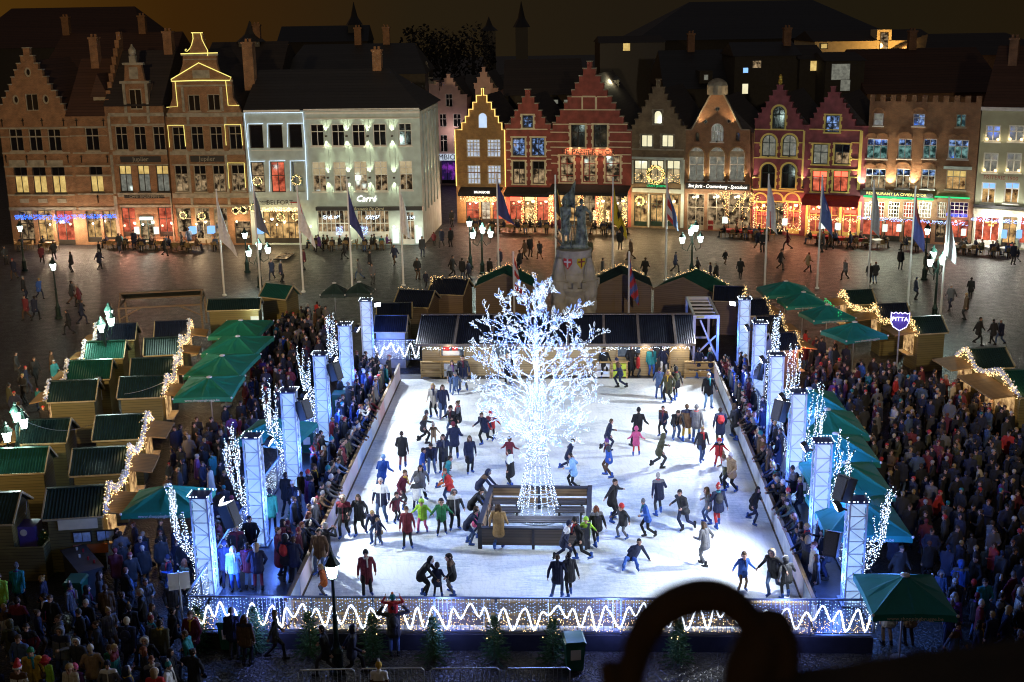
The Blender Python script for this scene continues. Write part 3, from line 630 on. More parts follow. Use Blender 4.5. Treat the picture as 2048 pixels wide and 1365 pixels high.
r3=[(1025,276,1050,312),(1063,276,1089,312)]; r2=[(1026,323,1050,368),(1065,323,1089,368)]; rg=[(1045,231,1066,256)]
h.wins(rg+r3,'refl_blue',frame='fdark'); h.wins(r2,'lit_dim',frame='fdark',pane2='glass')
h.quoins(rg+r3+r2); h.bands([(1012,258,1095,260),(1013,283,1022,285),(1092,283,1103,285),(1013,300,1022,302),(1092,300,1103,302),(1014,318,1022,320),(1092,318,1103,320),(1014,340,1023,342),(1092,340,1103,342)],'cream',.03)
h.awning(1014,1104,374,'awn',1.5,.45,.3)
h.shop(1020,390,1044,450,'lit_shopr',2,(.62,)); h.shop(1048,390,1070,450,'lit_shop',2,(.62,)); h.shop(1074,390,1098,450,'lit_shopr',2,(.62,))
h.bands([(1020,391,1044,402),(1076,391,1098,402)],'neonr',.05,'neon_sign'); h.bands([(1050,391,1068,402)],'neony',.05,'neon_sign')
for x in (1046,1072,1100): h.bulbs('warm2',90,(x-3,390,x+3,446),.03,name='fairy_lights')
h.bulbs('warm',150,(1052,416,1069,448),.026,off=(.02,.1)); h.glow(1032,404,260,(1,.3,.15)); h.glow(1060,404,260,(1,.7,.3)); h.glow(1086,404,260,(1,.3,.15)); h.done()
h = House('tall wide red painted guild house with an eleven step gable and a glowing orange sign', (1103,450), (1262,455), MT['redwall'], 10)
h.gable([(1174,1183,124),(1166,1191,138),(1158,1200,153),(1150,1207,167),(1143,1214,181),(1135,1223,194),(1128,1231,207),(1120,1239,221),(1112,1247,234),(1105,1254,247),(1100,1262,261)])
r3=[(1142,250,1170,295),(1187,250,1214,295)]; r2=[(1120,312,1147,365),(1166,312,1191,365),(1211,312,1240,365)]
h.wins(r3,'glass',frame='fdark'); h.wins(r2,'lit_dim',frame='redwall',nx=2,zs=(.25,.7),pane2=None)
h.quoins(r3+r2); h.bands([(1165,192,1191,195),(1163,194,1166,219),(1190,194,1194,219),(1128,219,1231,221),(1143,193,1165,195),(1194,193,1215,195)],'cream',.03)
h.bands([(1106,248,1138,250),(1174,248,1183,250),(1218,248,1256,250),(1101,264,1138,266),(1218,264,1262,266),(1101,282,1262,284) if False else (1101,283,1138,285),(1218,283,1262,285),(1101,294,1138,296),(1218,294,1262,296),(1102,310,1118,312),(1243,309,1262,311),(1102,326,1116,328),(1243,326,1262,328)],'cream',.03)
sb=h.bands([(1130,299,1226,311)],'signred',.10,'sign_board')
u0,z0,u1,z1=h.R(1130,299,1226,311); text("LE PANIER D'OR",.72,MT['fdark'],sb,((u0+u1)/2,-.12,(z0+z1)/2))
for k in range(5):
    l=lamp('SPOT',(0,0,0),75,(1,.50,.28),.05,None,110,.8); l.parent=h.e; l.location=(u0+(u1-u0)*(k+.5)/5,-.5,z1+.3); l.rotation_euler=Vector((0,.45,-1)).to_track_quat('-Z','Y').to_euler()
h.awning(1104,1262,368,'awn',1.8,.5,.3)
for a,b,p in ((1108,1130,'lit_shop'),(1136,1160,'lit_shop'),(1166,1190,'lit_dim'),(1196,1222,'lit_shop'),(1228,1256,'lit_dim')): h.shop(a,385,b,453,p,2,(.7,))
for x,w in ((1105,3),(1133,3),(1163,6),(1201,7),(1250,5)): h.bulbs('warm2',150,(x-w,386,x+w,450),.032,name='fairy_lights',off=(-.4,-.1))
for x in (1190,1216,1232): h.bulbs('warm',110,(x-3,420,x+3,444),.028,name='fairy_lights',off=(-.3,-.1))
for x in (1130,1200,1240): h.glow(x,404,330,GOLDSH)
h.done()
h = House('narrow grey brown stepped gable house with blind lit white windows and a big lit wreath', (1262,455), (1368,460), MT['brickG'])
h.gable([(1312,1320,160),(1305,1328,176),(1298,1334,190),(1291,1341,203),(1284,1348,216),(1277,1355,229),(1270,1361,241),(1264,1367,253)])
h.win(1307,221,1324,249,'lit_w',frame='fgreen',nx=1,zs=(),arch=True); r=[(1282,270,1305,295),(1323,270,1347,295)]; h.wins(r,'lit_w',frame='fgreen',nx=2,zs=())
h.quoins(r+[(1307,221,1324,249)],'stone',.1); 
for a,b in ((1268,1295),(1301,1327),(1333,1360)): h.win(a,321,b,367,'lit_room',frame='fgreen',zs=(.62,),pane2='lit_w')
h.bands([(1264,315,1367,320),(1264,321,1267,368),(1296,321,1300,368),(1328,321,1332,368),(1361,321,1366,368),(1265,378,1367,386),(1296,388,1299,455),(1326,388,1329,455),(1362,320,1368,456)],'white',.07,'white_frame')
h.bands([(1264,298,1367,301)],'stone',.12,'cornice'); h.wreath(1313,349,16,'warm2',240,-.35); h.wreath(1281,402,8,'warm2',90,-.2)
h.sign('CRAFT JOSEPH',1296,370,1330,375,board='fgreen',letter='green',size=.9); h.bulbs('warm2',90,(1268,348,1360,366),.026,off=(.0,.12))
for a,b in ((1268,1294),(1300,1325),(1330,1357)): h.shop(a,390,b,453,'lit_shop',2,(.7,),frame='fgreen')
h.glow(1283,404,250,GOLDSH); h.glow(1340,404,250,GOLDSH); h.done(cap='brickG')
h = House('brown brick house with straight triangular gable lit from below and a round topped cap', (1368,460), (1503,466), MT['brickM'])
o=[(0,0),(h.L,0)]
for x,y in ((1500,260),(1482,260),(1445,186),(1444,174),(1440,167),(1434,164),(1428,167),(1424,174),(1423,186),(1384,261),(1369,261)):
    u,z=h.P(x,y); o.append((min(max(u,0),h.L),z))
h.outer=o; h.sh=h.P(1434,260)[1]; h.top=h.P(1434,180)[1]
h.win(1422,247,1447,284,'lit_grey',frame='fwhite',nx=4,zs=(.3,.55),arch=True,sill=True); h.win(1429,213,1440,224,'glass',frame='fstone',arch='oval',fw=.12)
for x,y in ((1411,244),(1457,243)): h.win(x-5,y-6,x+5,y+6,'glass',frame='fstone',arch='diamond',fw=.1)
for a,b in ((1389,1399),(1470,1480)): h.win(a,264,b,284,'glass',frame='brickM',nx=1,zs=(),arch=True,sill=True)
for a,b in ((1378,1408),(1418,1449),(1459,1489)):
    h.win(a,295,b,362,'lit_grey',frame='fwhite',nx=2,zs=(.48,.74),arch=True,sill=True)
h.bands([(a,303,b,314) for a,b in ((1379,1407),(1419,1448),(1460,1488))],'stone',.02,'carved_tympanum')
h.quoins([(a,295,b,362) for a,b in ((1378,1408),(1418,1449),(1459,1489))],'brickY',.09,.3,True)
h.bands([(1368,259,1384,261),(1482,259,1500,261)],'stone',.1,'cornice')
cp=MB(); u,z=h.P(1434,176); cp.lathe([(.95,0),(.95,.8),(.8,1.1),(.45,1.35),(.1,1.45)],14,(u,.2,z-.6)).obj('chimney_cap',MT['stone'],h.e)
st=MB()
for x0,y0,x1,y1 in ((1384,260,1424,186),(1445,186,1482,260)):
    a=h.P(x0,y0); c=h.P(x1,y1); st.bar((a[0],.15,a[1]+.05),(c[0],.15,c[1]+.05),.5,.12)
st.obj('coping',MT['stone'],h.e)
for x,dx in ((1387,1),(1479,-1)):
    u,z=h.P(x,256)
    l=lamp('SPOT',(0,0,0),900,(1,.66,.34),.06,None,42,.7); l.parent=h.e; l.location=(u,-.45,z-.3); l.rotation_euler=Vector((dx*.53,.10,.85)).to_track_quat('-Z','Y').to_euler()
for a,b in ((1378,1408),(1418,1449),(1459,1489)):
    for x in (a,b): h.uplight(x,360,95,(1,.72,.42),False,60,-.2,.12)
h.uplight(1434,283,26,(.9,.9,1),False,40,-.15,.15)
h.sign('Sint Joris - Craenenburg - Speculoos',1372,367,1500,379,board='dark',letter='neonw',size=.62,off=-.25,shear=.3,font_sx=.8)
for a,b in ((1374,1408),(1414,1450),(1456,1500)): h.shop(a,388,b,460,'lit_dim',2,(.62,),frame='fstone')
for x in (1390,1431,1473): h.glow(x,393,200,(1,.85,.6),-.6)
h.sign('BOX',1418,440,1428,458,board='awnred',letter='cream',size=.2,off=-.5); h.bands([(1446,434,1456,446)],'menu',.4,'lit_menu_box')
h.done('gable','tile')
for x0,sd in ((1462,0),(1490,1)):
    u,z=h.P(x0,455); b=MB(); rr=random.Random(x0); fb=MB()
    def grow(p,d,l,r,k):
        q=p+d*l; b.tube([p,q],r,5,r*.7)
        for i in range(7): fb.oct(p.lerp(q,rr.random())+Vector((rr.uniform(-1,1),rr.uniform(-1,1),0))*.05,.028)
        if k:
            for _ in range(3 if k>1 else 2): grow(q,(d+Vector((rr.uniform(-.5,.5),rr.uniform(-.35,.35),rr.uniform(-.1,.3)))).normalized(),l*.82,r*.7,k-1)
    grow(Vector((u,-1.3,0)),Vector((0,0,1)),1.35,.06,3)
    t=empty('bare_tree',(0,0,0),0,['taller bare street tree wound with gold bulbs before the triangular gable house','second bare tree wound with gold bulbs beside the plum house corner'][sd],'tree'); t.matrix_basis=h.e.matrix_basis
    b.obj('trunk',mat('bark',(.08,.06,.04)),t); fb.obj('fairy_lights',MT['warm2'],t)
# plum pair
h = House('plum painted house with arched yellow framed windows and a gilt figure on its gable', (1503,466), (1610,472), MT['purple'])
h.gable([(1554,1566,172),(1546,1573,183),(1539,1579,194),(1532,1585,206),(1524,1592,218),(1517,1599,229),(1510,1605,240),(1503,1608,251)])
ra=[(1545,213,1570,258),(1524,270,1552,313),(1565,270,1593,313),(1522,328,1550,377),(1563,328,1591,377)]
for i,r in enumerate(ra): h.win(*r,'lit_grey' if i in (1,2) else 'glass',frame='fgreen',nx=2,zs=(.62,),arch=True)
h.quoins(ra,'yellow',.13,.3,True); h.bands([(1503,259,1608,261),(1503,285,1520,287),(1597,285,1608,287),(1503,316,1608,318),(1503,354,1518,356),(1596,354,1608,356),(1503,380,1608,383)],'yellow',.05)
h.bands([(1503,262,1507,378),(1604,262,1608,378)],'yellow',.04,'quoin_strip')
u,z=h.P(1560,168); MB().lathe([(.12,0),(.2,.25),(.14,.55),(.16,.75),(.06,.95)],10,(u,.15,h.top+.05)).obj('gilt_figure',mat('gilt',(.6,.42,.08),.4,.2,4,metal=.6),h.e)
for x in (1505,1606): h.uplight(x,374,300,(1,.55,.5),False,45,-.3,.1)
for a,b in ((1537,313),(1579,313),(1558,257)): h.uplight(a,b-1,20,(.9,1,.85),False,40,-.12,.22)
aw=[(1510,389,1532,400),(1541,389,1562,400),(1573,389,1596,400)]
h.quoins([(1508,388,1534,402),(1540,388,1565,402),(1571,388,1598,402)],'yellow',.12,.3,True)
h.shop(1511,405,1534,468,'lit_shopr',2,(.72,),frame='yellow'); h.shop(1542,405,1566,470,'lit_dim',2,(.72,),frame='fgreen'); h.shop(1573,405,1599,468,'lit_shopr',2,(.72,),frame='yellow')
h.sign('Pasta',1512,422,1533,431,board=None,letter='neonr',size=1.1,off=-.1); h.sign('Pizza',1578,424,1600,433,board=None,letter='neonr',size=1.1,off=-.1)
for x in (1509,1536,1571,1601): h.bulbs('warm',70,(x-2,404,x+2,462),.026)
h.bulbs('warm2',90,(1510,413,1600,420),.028,off=(-.5,-.2)); h.bulbs('warm',150,(1512,445,1600,462),.026,off=(-.5,-.2))
h.bands([(1535,437,1544,450),(1566,437,1575,450)],'menu',.4,'lit_menu_box'); h.glow(1520,412,250,(1,.4,.2)); h.glow(1586,412,250,(1,.4,.2)); h.done(cap='purple')
h = House('plum painted house with red lit windows on its middle floor and a stepped gable', (1610,472), (1724,479), MT['purple'])
h.gable([(1662,1671,175),(1656,1680,187),(1649,1686,198),(1641,1692,208),(1634,1698,218),(1628,1704,229),(1621,1711,240),(1612,1720,253)])
rg=[(1651,231,1679,265)]; r3=[(1626,289,1656,329),(1669,289,1699,329)]; r2=[(1624,342,1654,384),(1666,342,1696,384)]
h.wins(rg,'refl_blue',frame='fgreen',zs=(.5,)); h.win(*r3[0],'lit_grey',frame='fgreen',zs=(.6,)); h.win(*r3[1],'lit_dim',frame='fgreen',zs=(.6,),pane2='glass')
for r in r2: h.win(*r,'lit_shopr',frame='fdark',zs=(.7,),pane2='neonr')
h.quoins(rg+r3+r2,'yellow',.13); h.bands([(1612,259,1724,261),(1612,285,1622,287),(1703,285,1722,287),(1612,318,1620,320),(1702,318,1720,320),(1612,338,1718,340),(1612,354,1620,356),(1700,354,1718,356)],'yellow',.05)
h.bands([(1717,262,1723,380)],'yellow',.06,'quoin_strip')
h.awning(1610,1722,388,'awnred',1.2,.35,.5); h.bands([(1611,404,1616,472),(1678,404,1683,472),(1716,404,1721,474)],'yellow',.08,'yellow_post')
h.shop(1617,405,1645,474,'lit_shopr',2,(.62,),frame='yellow'); h.shop(1648,405,1676,474,'lit_shopr',2,(.62,),frame='yellow'); h.shop(1685,405,1714,476,'lit_shopr',2,(.62,),frame='yellow')
h.bands([(1620,420,1643,426),(1688,421,1712,427)],'neonr',.06,'neon_sign'); h.bulbs('warm',160,(1617,434,1720,441),.03,off=(-.7,-.3))
for x in (1618,1700): h.bulbs('warm',60,(x-2,438,x+2,470),.026)
h.bands([(1640,444,1651,457),(1672,446,1682,459)],'menu',.5,'lit_menu_box'); h.glow(1632,415,280,(1,.35,.2)); h.glow(1700,415,280,(1,.35,.2)); h.done(cap='purple')
h = House('broad brown brick house with a battlemented parapet and uplights between its windows', (1724,479), (1940,493), MT['brickM'], 11)
z=h.P(1840,204)[1]; zt=h.P(1840,191)[1]; n=11; o=[(0,0),(h.L,0)]; seg=h.L/(2*n-1)
for i in range(n):
    x1=h.L-seg*2*i; x0=x1-seg; o+=[(x1,zt),(x0,zt)]+([(x0,z),(x0-seg,z)] if i<n-1 else [])
h.outer=o; h.sh=z; h.top=zt
h.win(1747,227,1767,252,'lit_grey',nx=1,zs=(.5,),sill=True); h.win(1826,228,1850,253,'refl_blue',sill=True,zs=(.66,)); h.win(1912,229,1932,255,'refl_teal',frame='fstone',sill=True,zs=())
for r,nx in (((1733,278,1775,318),3),((1796,278,1823,318),2),((1846,278,1873,318),2),((1896,280,1937,319),3)): h.win(*r,'refl_teal',nx=nx,sill=True,pane2='refl_blue')
for r,nx in (((1730,338,1771,378),3),((1792,338,1820,378),2),((1842,339,1870,379),2)): h.win(*r,'lit_dim',nx=nx,sill=True,pane2='refl_blue')
h.win(1892,341,1932,380,'lit_shop',frame='fstone',nx=3,sill=True,pane2='lit_y')
ar=MB()
for x0,x1,y in ((1733,1754,277),(1754,1775,277),(1796,1823,277),(1846,1873,277),(1896,1916,279),(1917,1937,279),(1730,1750,337),(1751,1771,337),(1792,1820,337),(1842,1870,338),(1747,1767,226),(1826,1850,227)):
    u0,zz=h.P(x0,y); u1,_=h.P(x1,y); r=(u1-u0)/2; um=(u0+u1)/2
    ar.poly([(um+(r+.12)*math.cos(t*math.pi/10),zz+(r+.12)*.85*math.sin(t*math.pi/10)) for t in range(11)]+[(um+r*math.cos(t*math.pi/10),zz+r*.85*math.sin(t*math.pi/10)) for t in range(10,-1,-1)],[],-.09,.02)
ar.obj('brick_arch',MT['brickL'],h.e)
h.bands([(1888,333,1944,339)],'white',.25,'cornice')
for x in (1724,1779,1824): h.uplight(x,380,1500,(1,.70,.40),False,75,-.4,.10)
h.sign("RESTAURANT LA CIVIERE D'OR",1722,384,1867,393,board='dark',letter='neony',size=.6,off=-.3,font_sx=1.15)
h.bands([(1716,394,1868,397),(1870,394,1940,396)],'green',.34,'green_strip')
for a,b,p in ((1720,1742,'lit_shopw'),(1745,1768,'lit_shopr'),(1776,1798,'lit_dim'),(1806,1828,'lit_shopr'),(1837,1862,'lit_shopw'),(1874,1892,'lit_dim'),(1899,1936,'lit_club')): h.win(a,405,b,436,p,frame='fwhite',nx=4,zs=(.25,.5,.75),fw=.05)
h.sign('Hoegaarden',1902,427,1926,433,board=None,letter='neonb',size=1.0,off=-.1)
for a,b,p in ((1718,1764,'lit_shopr'),(1768,1800,'lit_shopr'),(1806,1862,'lit_shopr'),(1870,1890,'lit_dim'),(1896,1936,'lit_shopr')): h.shop(a,440,b,486,p,2,(),frame='fdark')
h.bands([(1766,449,1775,463),(1794,449,1803,463),(1923,458,1932,471)],'menu',.3,'lit_menu_box')
h.bulbs('iceb',300,(1716,437,1938,444),.03,off=(-.6,-.3))
for x in (1745,1785,1850): h.glow(x,402,360,(.9,1,.75))
h.glow(1915,440,160,(1,.5,.4)); h.done('flat')
h = House('plain grey green rendered corner house with white windows and candle bulbs on the sills', (1942,493), (2075,503), MT['sage'], 11)
h.setflat(h.P(2010,220)[1]); h.bands([(1952,215,2090,222)],'fwhite',.35,'cornice')
for r in ((1971,251,2001,284),(2017,251,2048,284),(1966,306,1996,346),(2012,306,2043,346)):
    h.win(*r,'lit_grey',sill=True,zs=(.62,),fw=.10); u0,z0,u1,z1=h.R(*r)
    for u in (u0+.15,u1-.15):
        MB().ball((u,-.02,z0+.2),.12,8,5).obj('candle_bulb',MT['warm'],h.e); l=lamp('POINT',(0,0,0),7,(1,.8,.5),.05); l.parent=h.e; l.location=(u,-.2,z0+.25)
for r in ((1962,365,1991,408),(2008,365,2038,408)): h.win(*r,'lit_shop',sill=True,zs=(.7,),fw=.10,pane2='menub')
h.sign('FRITERIE 1900',1974,352,2030,361,board=None,letter='redwall',size=.9)
h.bands([(1944,412,2075,418)],'dark',.2,'cornice'); h.bands([(1946,420,2075,432)],'stone',.15,'fascia')
h.shop(1948,434,1998,492,'lit_shopr',3,(),frame='fwhite'); h.shop(2004,434,2032,497,'lit_shop',2,(),frame='fdark'); h.shop(2038,434,2070,498,'lit_shopr',2,(),frame='fwhite')
h.sign('FRITERIE\n1900',1970,443,1994,453,board=None,letter='neony',size=.45,off=-.1); h.bulbs('iceb',200,(1944,437,2070,444),.034,off=(-.6,-.3))
h.bands([(2004,460,2014,476),(2034,460,2044,476)],'menub',.3,'lit_menu_box'); h.glow(1992,428,700,(1,.98,.85)); h.glow(2045,434,300,(1,.9,.7))
h.ridge=h.sh+5; h.done('cross','redtile'); chimney(h.e,1.5,4,h.sh+3.5,2.0,.7,MT['brickM'])
# ---------------------------------------------------------------- ground
def cobble():
    m, N, L, b = newmat('wet_cobbles')
    tc = N.new('ShaderNodeTexCoord')
    v = N.new('ShaderNodeTexVoronoi'); v.feature = 'DISTANCE_TO_EDGE'; v.inputs['Scale'].default_value = 6.5; L.new(tc.outputs['Object'], v.inputs['Vector'])
    vc = N.new('ShaderNodeTexVoronoi'); vc.inputs['Scale'].default_value = 6.5; L.new(tc.outputs['Object'], vc.inputs['Vector'])
    n1 = N.new('ShaderNodeTexNoise'); n1.inputs['Scale'].default_value = 1.7; n1.inputs['Detail'].default_value = 6; L.new(tc.outputs['Object'], n1.inputs['Vector'])
    r = N.new('ShaderNodeValToRGB'); L.new(n1.outputs['Fac'], r.inputs[0])
    r.color_ramp.elements[0].position = .35; r.color_ramp.elements[0].color = (0.016,0.0155,0.0155,1)
    r.color_ramp.elements[1].position = .65; r.color_ramp.elements[1].color = (0.034,0.0325,0.032,1)
    sp = N.new('ShaderNodeSeparateColor'); L.new(vc.outputs['Color'], sp.inputs[0])
    mrc = N.new('ShaderNodeMapRange'); mrc.inputs['To Min'].default_value = .6; mrc.inputs['To Max'].default_value = 1.35; L.new(sp.outputs[0], mrc.inputs['Value'])
    mm = N.new('ShaderNodeMix'); mm.data_type = 'RGBA'; mm.blend_type = 'MULTIPLY'; mm.inputs['Factor'].default_value = 1
    L.new(r.outputs[0], mm.inputs['A']); L.new(mrc.outputs[0], mm.inputs['B'])
    me_ = N.new('ShaderNodeMapRange'); me_.inputs['From Max'].default_value = .10; me_.inputs['To Min'].default_value = .30; L.new(v.outputs['Distance'], me_.inputs['Value'])
    m2 = N.new('ShaderNodeMix'); m2.data_type = 'RGBA'; m2.blend_type = 'MULTIPLY'; m2.inputs['Factor'].default_value = 1; L.new(mm.outputs['Result'], m2.inputs['A']); L.new(me_.outputs[0], m2.inputs['B']); L.new(m2.outputs['Result'], b.inputs['Base Color'])
    mr = N.new('ShaderNodeMapRange'); mr.inputs['From Min'].default_value = .35; mr.inputs['From Max'].default_value = .65; mr.inputs['To Min'].default_value = .36; mr.inputs['To Max'].default_value = .52
    L.new(n1.outputs['Fac'], mr.inputs['Value']); L.new(mr.outputs[0], b.inputs['Roughness'])
    m1 = N.new('ShaderNodeMapRange'); m1.inputs['From Max'].default_value = .18; L.new(v.outputs['Distance'], m1.inputs['Value'])
    n2 = N.new('ShaderNodeTexNoise'); n2.inputs['Scale'].default_value = 2.0; L.new(tc.outputs['Object'], n2.inputs['Vector'])
    ad = N.new('ShaderNodeMath'); ad.operation = 'MULTIPLY_ADD'; L.new(n2.outputs['Fac'], ad.inputs[0]); ad.inputs[1].default_value = .5; L.new(m1.outputs[0], ad.inputs[2])
    bp = N.new('ShaderNodeBump'); bp.inputs['Strength'].default_value = .7; bp.inputs['Distance'].default_value = .03; L.new(ad.outputs[0], bp.inputs['Height']); L.new(bp.outputs[0], b.inputs['Normal'])
    return m
g = MB(); g.add([(-300,-5,0),(300,-5,0),(300,600,0),(-300,600,0)], [(0,1,2,3)]); tag(g.obj('ground', cobble()), kind='structure')
# ---------------------------------------------------------------- far roofs behind the square
def far_house(label, x0, x1, ytop, yeave, Y, rm='tile', wallm='farwall', lit=(), dormer=None, hip=0.0, name='distant_house', wy=0, chim=(), orange=False, depth=10):
    """a house behind the front row: x0..x1 and the ridge and eave heights read off the photograph at depth Y"""
    a, b = GY(x0, yeave, Y), GY(x1, yeave, Y); zt = GY((x0+x1)/2, ytop, Y+depth/2).z; ze = (a.z+b.z)/2; w = b.x-a.x
    e = empty(name, (a.x, Y, 0), 0, label, 'house')
    m = MB(); m.box(0,0,0,w,depth,ze); m.obj('wall', MT[wallm], e)
    r = MB(); hp = hip*w
    r.add([(-.2,-.3,ze),(w+.2,-.3,ze),(w+.2,depth+.3,ze),(-.2,depth+.3,ze),(hp,depth/2,zt),(w-hp,depth/2,zt)], [(0,1,5,4),(1,2,5),(2,3,4,5),(0,4,3),(0,3,2,1)])
    ro = r.obj('roof', MT[rm], e)
    for (lx0, ly0, lx1, ly1, pm) in lit:
        c0, c1 = GY(lx0, ly1, Y), GY(lx1, ly0, Y); f = MB(); u0, u1, z0, z1 = c0.x-a.x, c1.x-a.x, c0.z, c1.z
        if z1 > ze-.05: f.box(u0-.5,-.02,z0-.4,u1+.5,3,z1+.4); f.obj('dormer',MT[wallm],e); f = MB()
        f.box(u0-.1,-.09,z0-.1,u1+.1,-.03,z1+.1); fo = f.obj('window', MT['fdark'], e)
        MB().add([(u0,-.1,z0),(u1,-.1,z0),(u1,-.1,z1),(u0,-.1,z1)],[(0,1,2,3)]).obj('pane', MT[pm], fo)
    for cx in chim:
        chimney(e, GY(cx, ytop, Y).x-a.x, depth/2, zt-.3, 2.0, .8, MT['brickM'])
    return e
far_house('big dark hipped roof rising high behind the triangular gable house', 1270, 1790, 2, 78, 190, 'slate', 'farwall', hip=.25, depth=24)
far_house('long ruddy roofed house with one tall dormer lit orange by the street', 1630, 1870, 60, 82, 165, 'tile', 'cream', lit=((1760,66,1776,98,'lit_dim'),(1642,88,1654,97,'lit_y')), depth=12)
lamp('POINT', GY(1800,96,160.5), 2600, (1,.5,.12), .4) if 0 else lamp('POINT', GY(1800,96,160.5), 1300, (1,.5,.12), .4)
far_house('house with one pale lit dormer window far behind the red guild house', 1200, 1330, 72, 86, 168, 'tile', 'dark', lit=((1246,87,1260,102,'lit_y'),))
far_house('dark apartment block with three lit windows above the triangular gable house', 1470, 1600, 84, 112, 135, 'slate', 'farwall', lit=((1486,136,1496,146,'menub'),(1484,168,1496,188,'lit_w'),(1505,122,1522,136,'lit_dim')), depth=8)
far_house('dark house with one yellow attic window behind the plum houses', 1600, 1650, 90, 118, 134, 'tile', 'farwall', lit=((1620,122,1642,142,'lit_y'),), chim=(1590,), depth=8)
far_house('pale dim house with tall arched windows behind the battlemented roof', 1652, 1730, 104, 122, 130, 'tile', 'farwall', lit=((1662,128,1700,160,'lit_grey'),(1680,160,1700,182,'lit_grey')), depth=8)
far_house('wide rust red roof sloping behind the battlemented parapet', 1735, 2010, 96, 186, 128, 'redtile', 'brickM', chim=(1880,), depth=18)
far_house('very dark steep roof at the upper right corner of the skyline', 1850, 2120, 66, 110, 150, 'tile', 'brickM', hip=.2, depth=18)
far_house('dim brown roofed house behind the small red gable', 1010, 1170, 118, 190, 132, 'tile', 'farwall', lit=((1106,200,1116,208,'lit_grey'),(1128,200,1136,208,'lit_grey')), depth=14)
far_house('dark house with a lit white cornice squeezed beside the red guild gable', 1212, 1238, 150, 160, 124, 'slate', 'farwall', lit=((1216,164,1230,182,'lit_w'),), depth=6)
lamp('POINT', GY(1225,160,122.6), 160, (1,.9,.55), .2)
far_house('long low dark roof crossing behind the white restaurant', 560, 850, 88, 150, 142, 'slate', 'farwall', hip=.1, chim=(700,760), depth=16)
far_house('dark broad roof behind the gold traced gable', 400, 560, 84, 150, 138, 'tile', 'dark', chim=(490,), depth=14)
far_house('great shadowy hall roof in the orange haze at the far left', -80, 290, 16, 96, 190, 'redtile', 'dark', hip=.15, depth=22)
far_house('dull red ridge behind the orange brick gables', 90, 340, 66, 140, 140, 'redtile', 'brickM', chim=(90,250), depth=14)
far_house('grey stepped roofline behind the ochre house', 930, 1020, 150, 210, 150, 'slate', 'farwall', depth=10)
far_house('low dark roof between the grey house and the triangular gable', 1330, 1480, 100, 178, 138, 'slate', 'farwall', lit=((1408,150,1416,160,'lit_grey'),), chim=(1400,), depth=14)
# dim stepped gable far behind the ochre house
h = House('dim grey stepped gable standing in the dark above the ochre house', (955,372), (1000,372), MT['pink'], 8, z0=0)
h.gable([(964,970,136),(960,974,146),(954,980,156),(948,986,168),(940,994,178)]); h.done('gable','slate',cap='pink')
# the skyline: church and spires
def spire(label, px, ybase, ytop, Y, w, name='church_spire'):
    p, t = GY(px, ybase, Y), GY(px, ytop, Y)
    e = empty(name, (p.x, Y, 0), 0, label, 'spire'); b = MB(); b.box(-w/2,-w/2,0,w/2,w/2,p.z); b.obj('tower', MT['dark'], e)
    b = MB(); b.lathe([(w*.72,0),(w*.35,(t.z-p.z)*.3),(w*.28,(t.z-p.z)*.38),(w*.12,(t.z-p.z)*.75),(.05,t.z-p.z)],8,(0,0,p.z)); b.obj('spire', MT['dark'], e)
spire('needle thin church spire on the skyline left of the middle', 709, 50, 4, 320, 3.0); spire('thin dark spire on the skyline above the ochre house', 1043, 55, 2, 330, 3.2)
spire('squat onion topped turret above the gold traced gable', 502, 84, 42, 145, 2.4, 'turret'); spire('little bell turret among the dark trees of the skyline', 978, 62, 34, 300, 3.0, 'turret')
far_house('low church nave roof on the skyline below the needle spire', 555, 735, 52, 84, 315, 'slate', 'farwall', name='church_nave', depth=14)
rt = random.Random(3)
for i,(px,w,yt) in enumerate(((835,80,44),(885,70,52),(945,90,42))):
    c = GY(px, 66, 290); e = empty('bare_tree', (c.x,290,0), 0, ['leftmost dark tree crown on the skyline behind the alley','low middle tree crown on the skyline behind the alley','widest dark tree crown on the skyline behind the alley'][i], 'tree')
    top = GY(px, yt, 290).z; R = w/CF*290/2; MB().tube([(0,0,0),(0,0,top-R)], .6, 6, .3).obj('trunk', MT['dark'], e)
    b = MB()
    for k in range(700):
        a, q, zz = rt.uniform(0,6.28), rt.random()**.5*R, rt.uniform(-1,1); p = Vector((q*math.cos(a), q*math.sin(a)*.6, top-R*1.5+zz*R*1.5*math.sqrt(max(0.02,1-(q/R)**2))))
        d = Vector((rt.uniform(-1,1),rt.uniform(-1,1),rt.uniform(-1,1)))*.5; s2 = Vector((rt.uniform(-1,1),rt.uniform(-1,1),rt.uniform(-1,1)))*.4
        b.add([p-d,p+s2,p+d,p-s2],[(0,1,2,3)])
    b.obj('crown', MT['dark'], e)
# ---------------------------------------------------------------- lanterns
def lantern_head(b, gl, c, s=1.2):
    x, y, z = c
    b.lathe([(.05*s,0),(.14*s,.03*s),(.14*s,.06*s)],8,(x,y,z)); 
    gl.lathe([(.11*s,.062*s),(.19*s,.42*s)],6,(x,y,z))
    b.lathe([(.23*s,.425*s),(.20*s,.47*s),(.10*s,.62*s),(.05*s,.66*s),(.07*s,.70*s),(.02*s,.78*s)],8,(x,y,z))
    for k in range(6):
        a = k*math.pi/3; b.bar((x+.115*s*math.cos(a),y+.115*s*math.sin(a),z+.06*s),(x+.195*s*math.cos(a),y+.195*s*math.sin(a),z+.43*s),.018*s)
IRON_G = mat('dark_green_iron', (0.012,0.03,0.024), 0.35, 0.3, 6, metal=.4)
def post(b, hgt):
    b.lathe([(.26,0),(.26,.12),(.18,.18),(.17,.7),(.21,.76),(.13,.9),(.085,1.1),(.075,hgt*.6),(.10,hgt*.6+.05),(.06,hgt*.6+.12),(.05,hgt)],12)
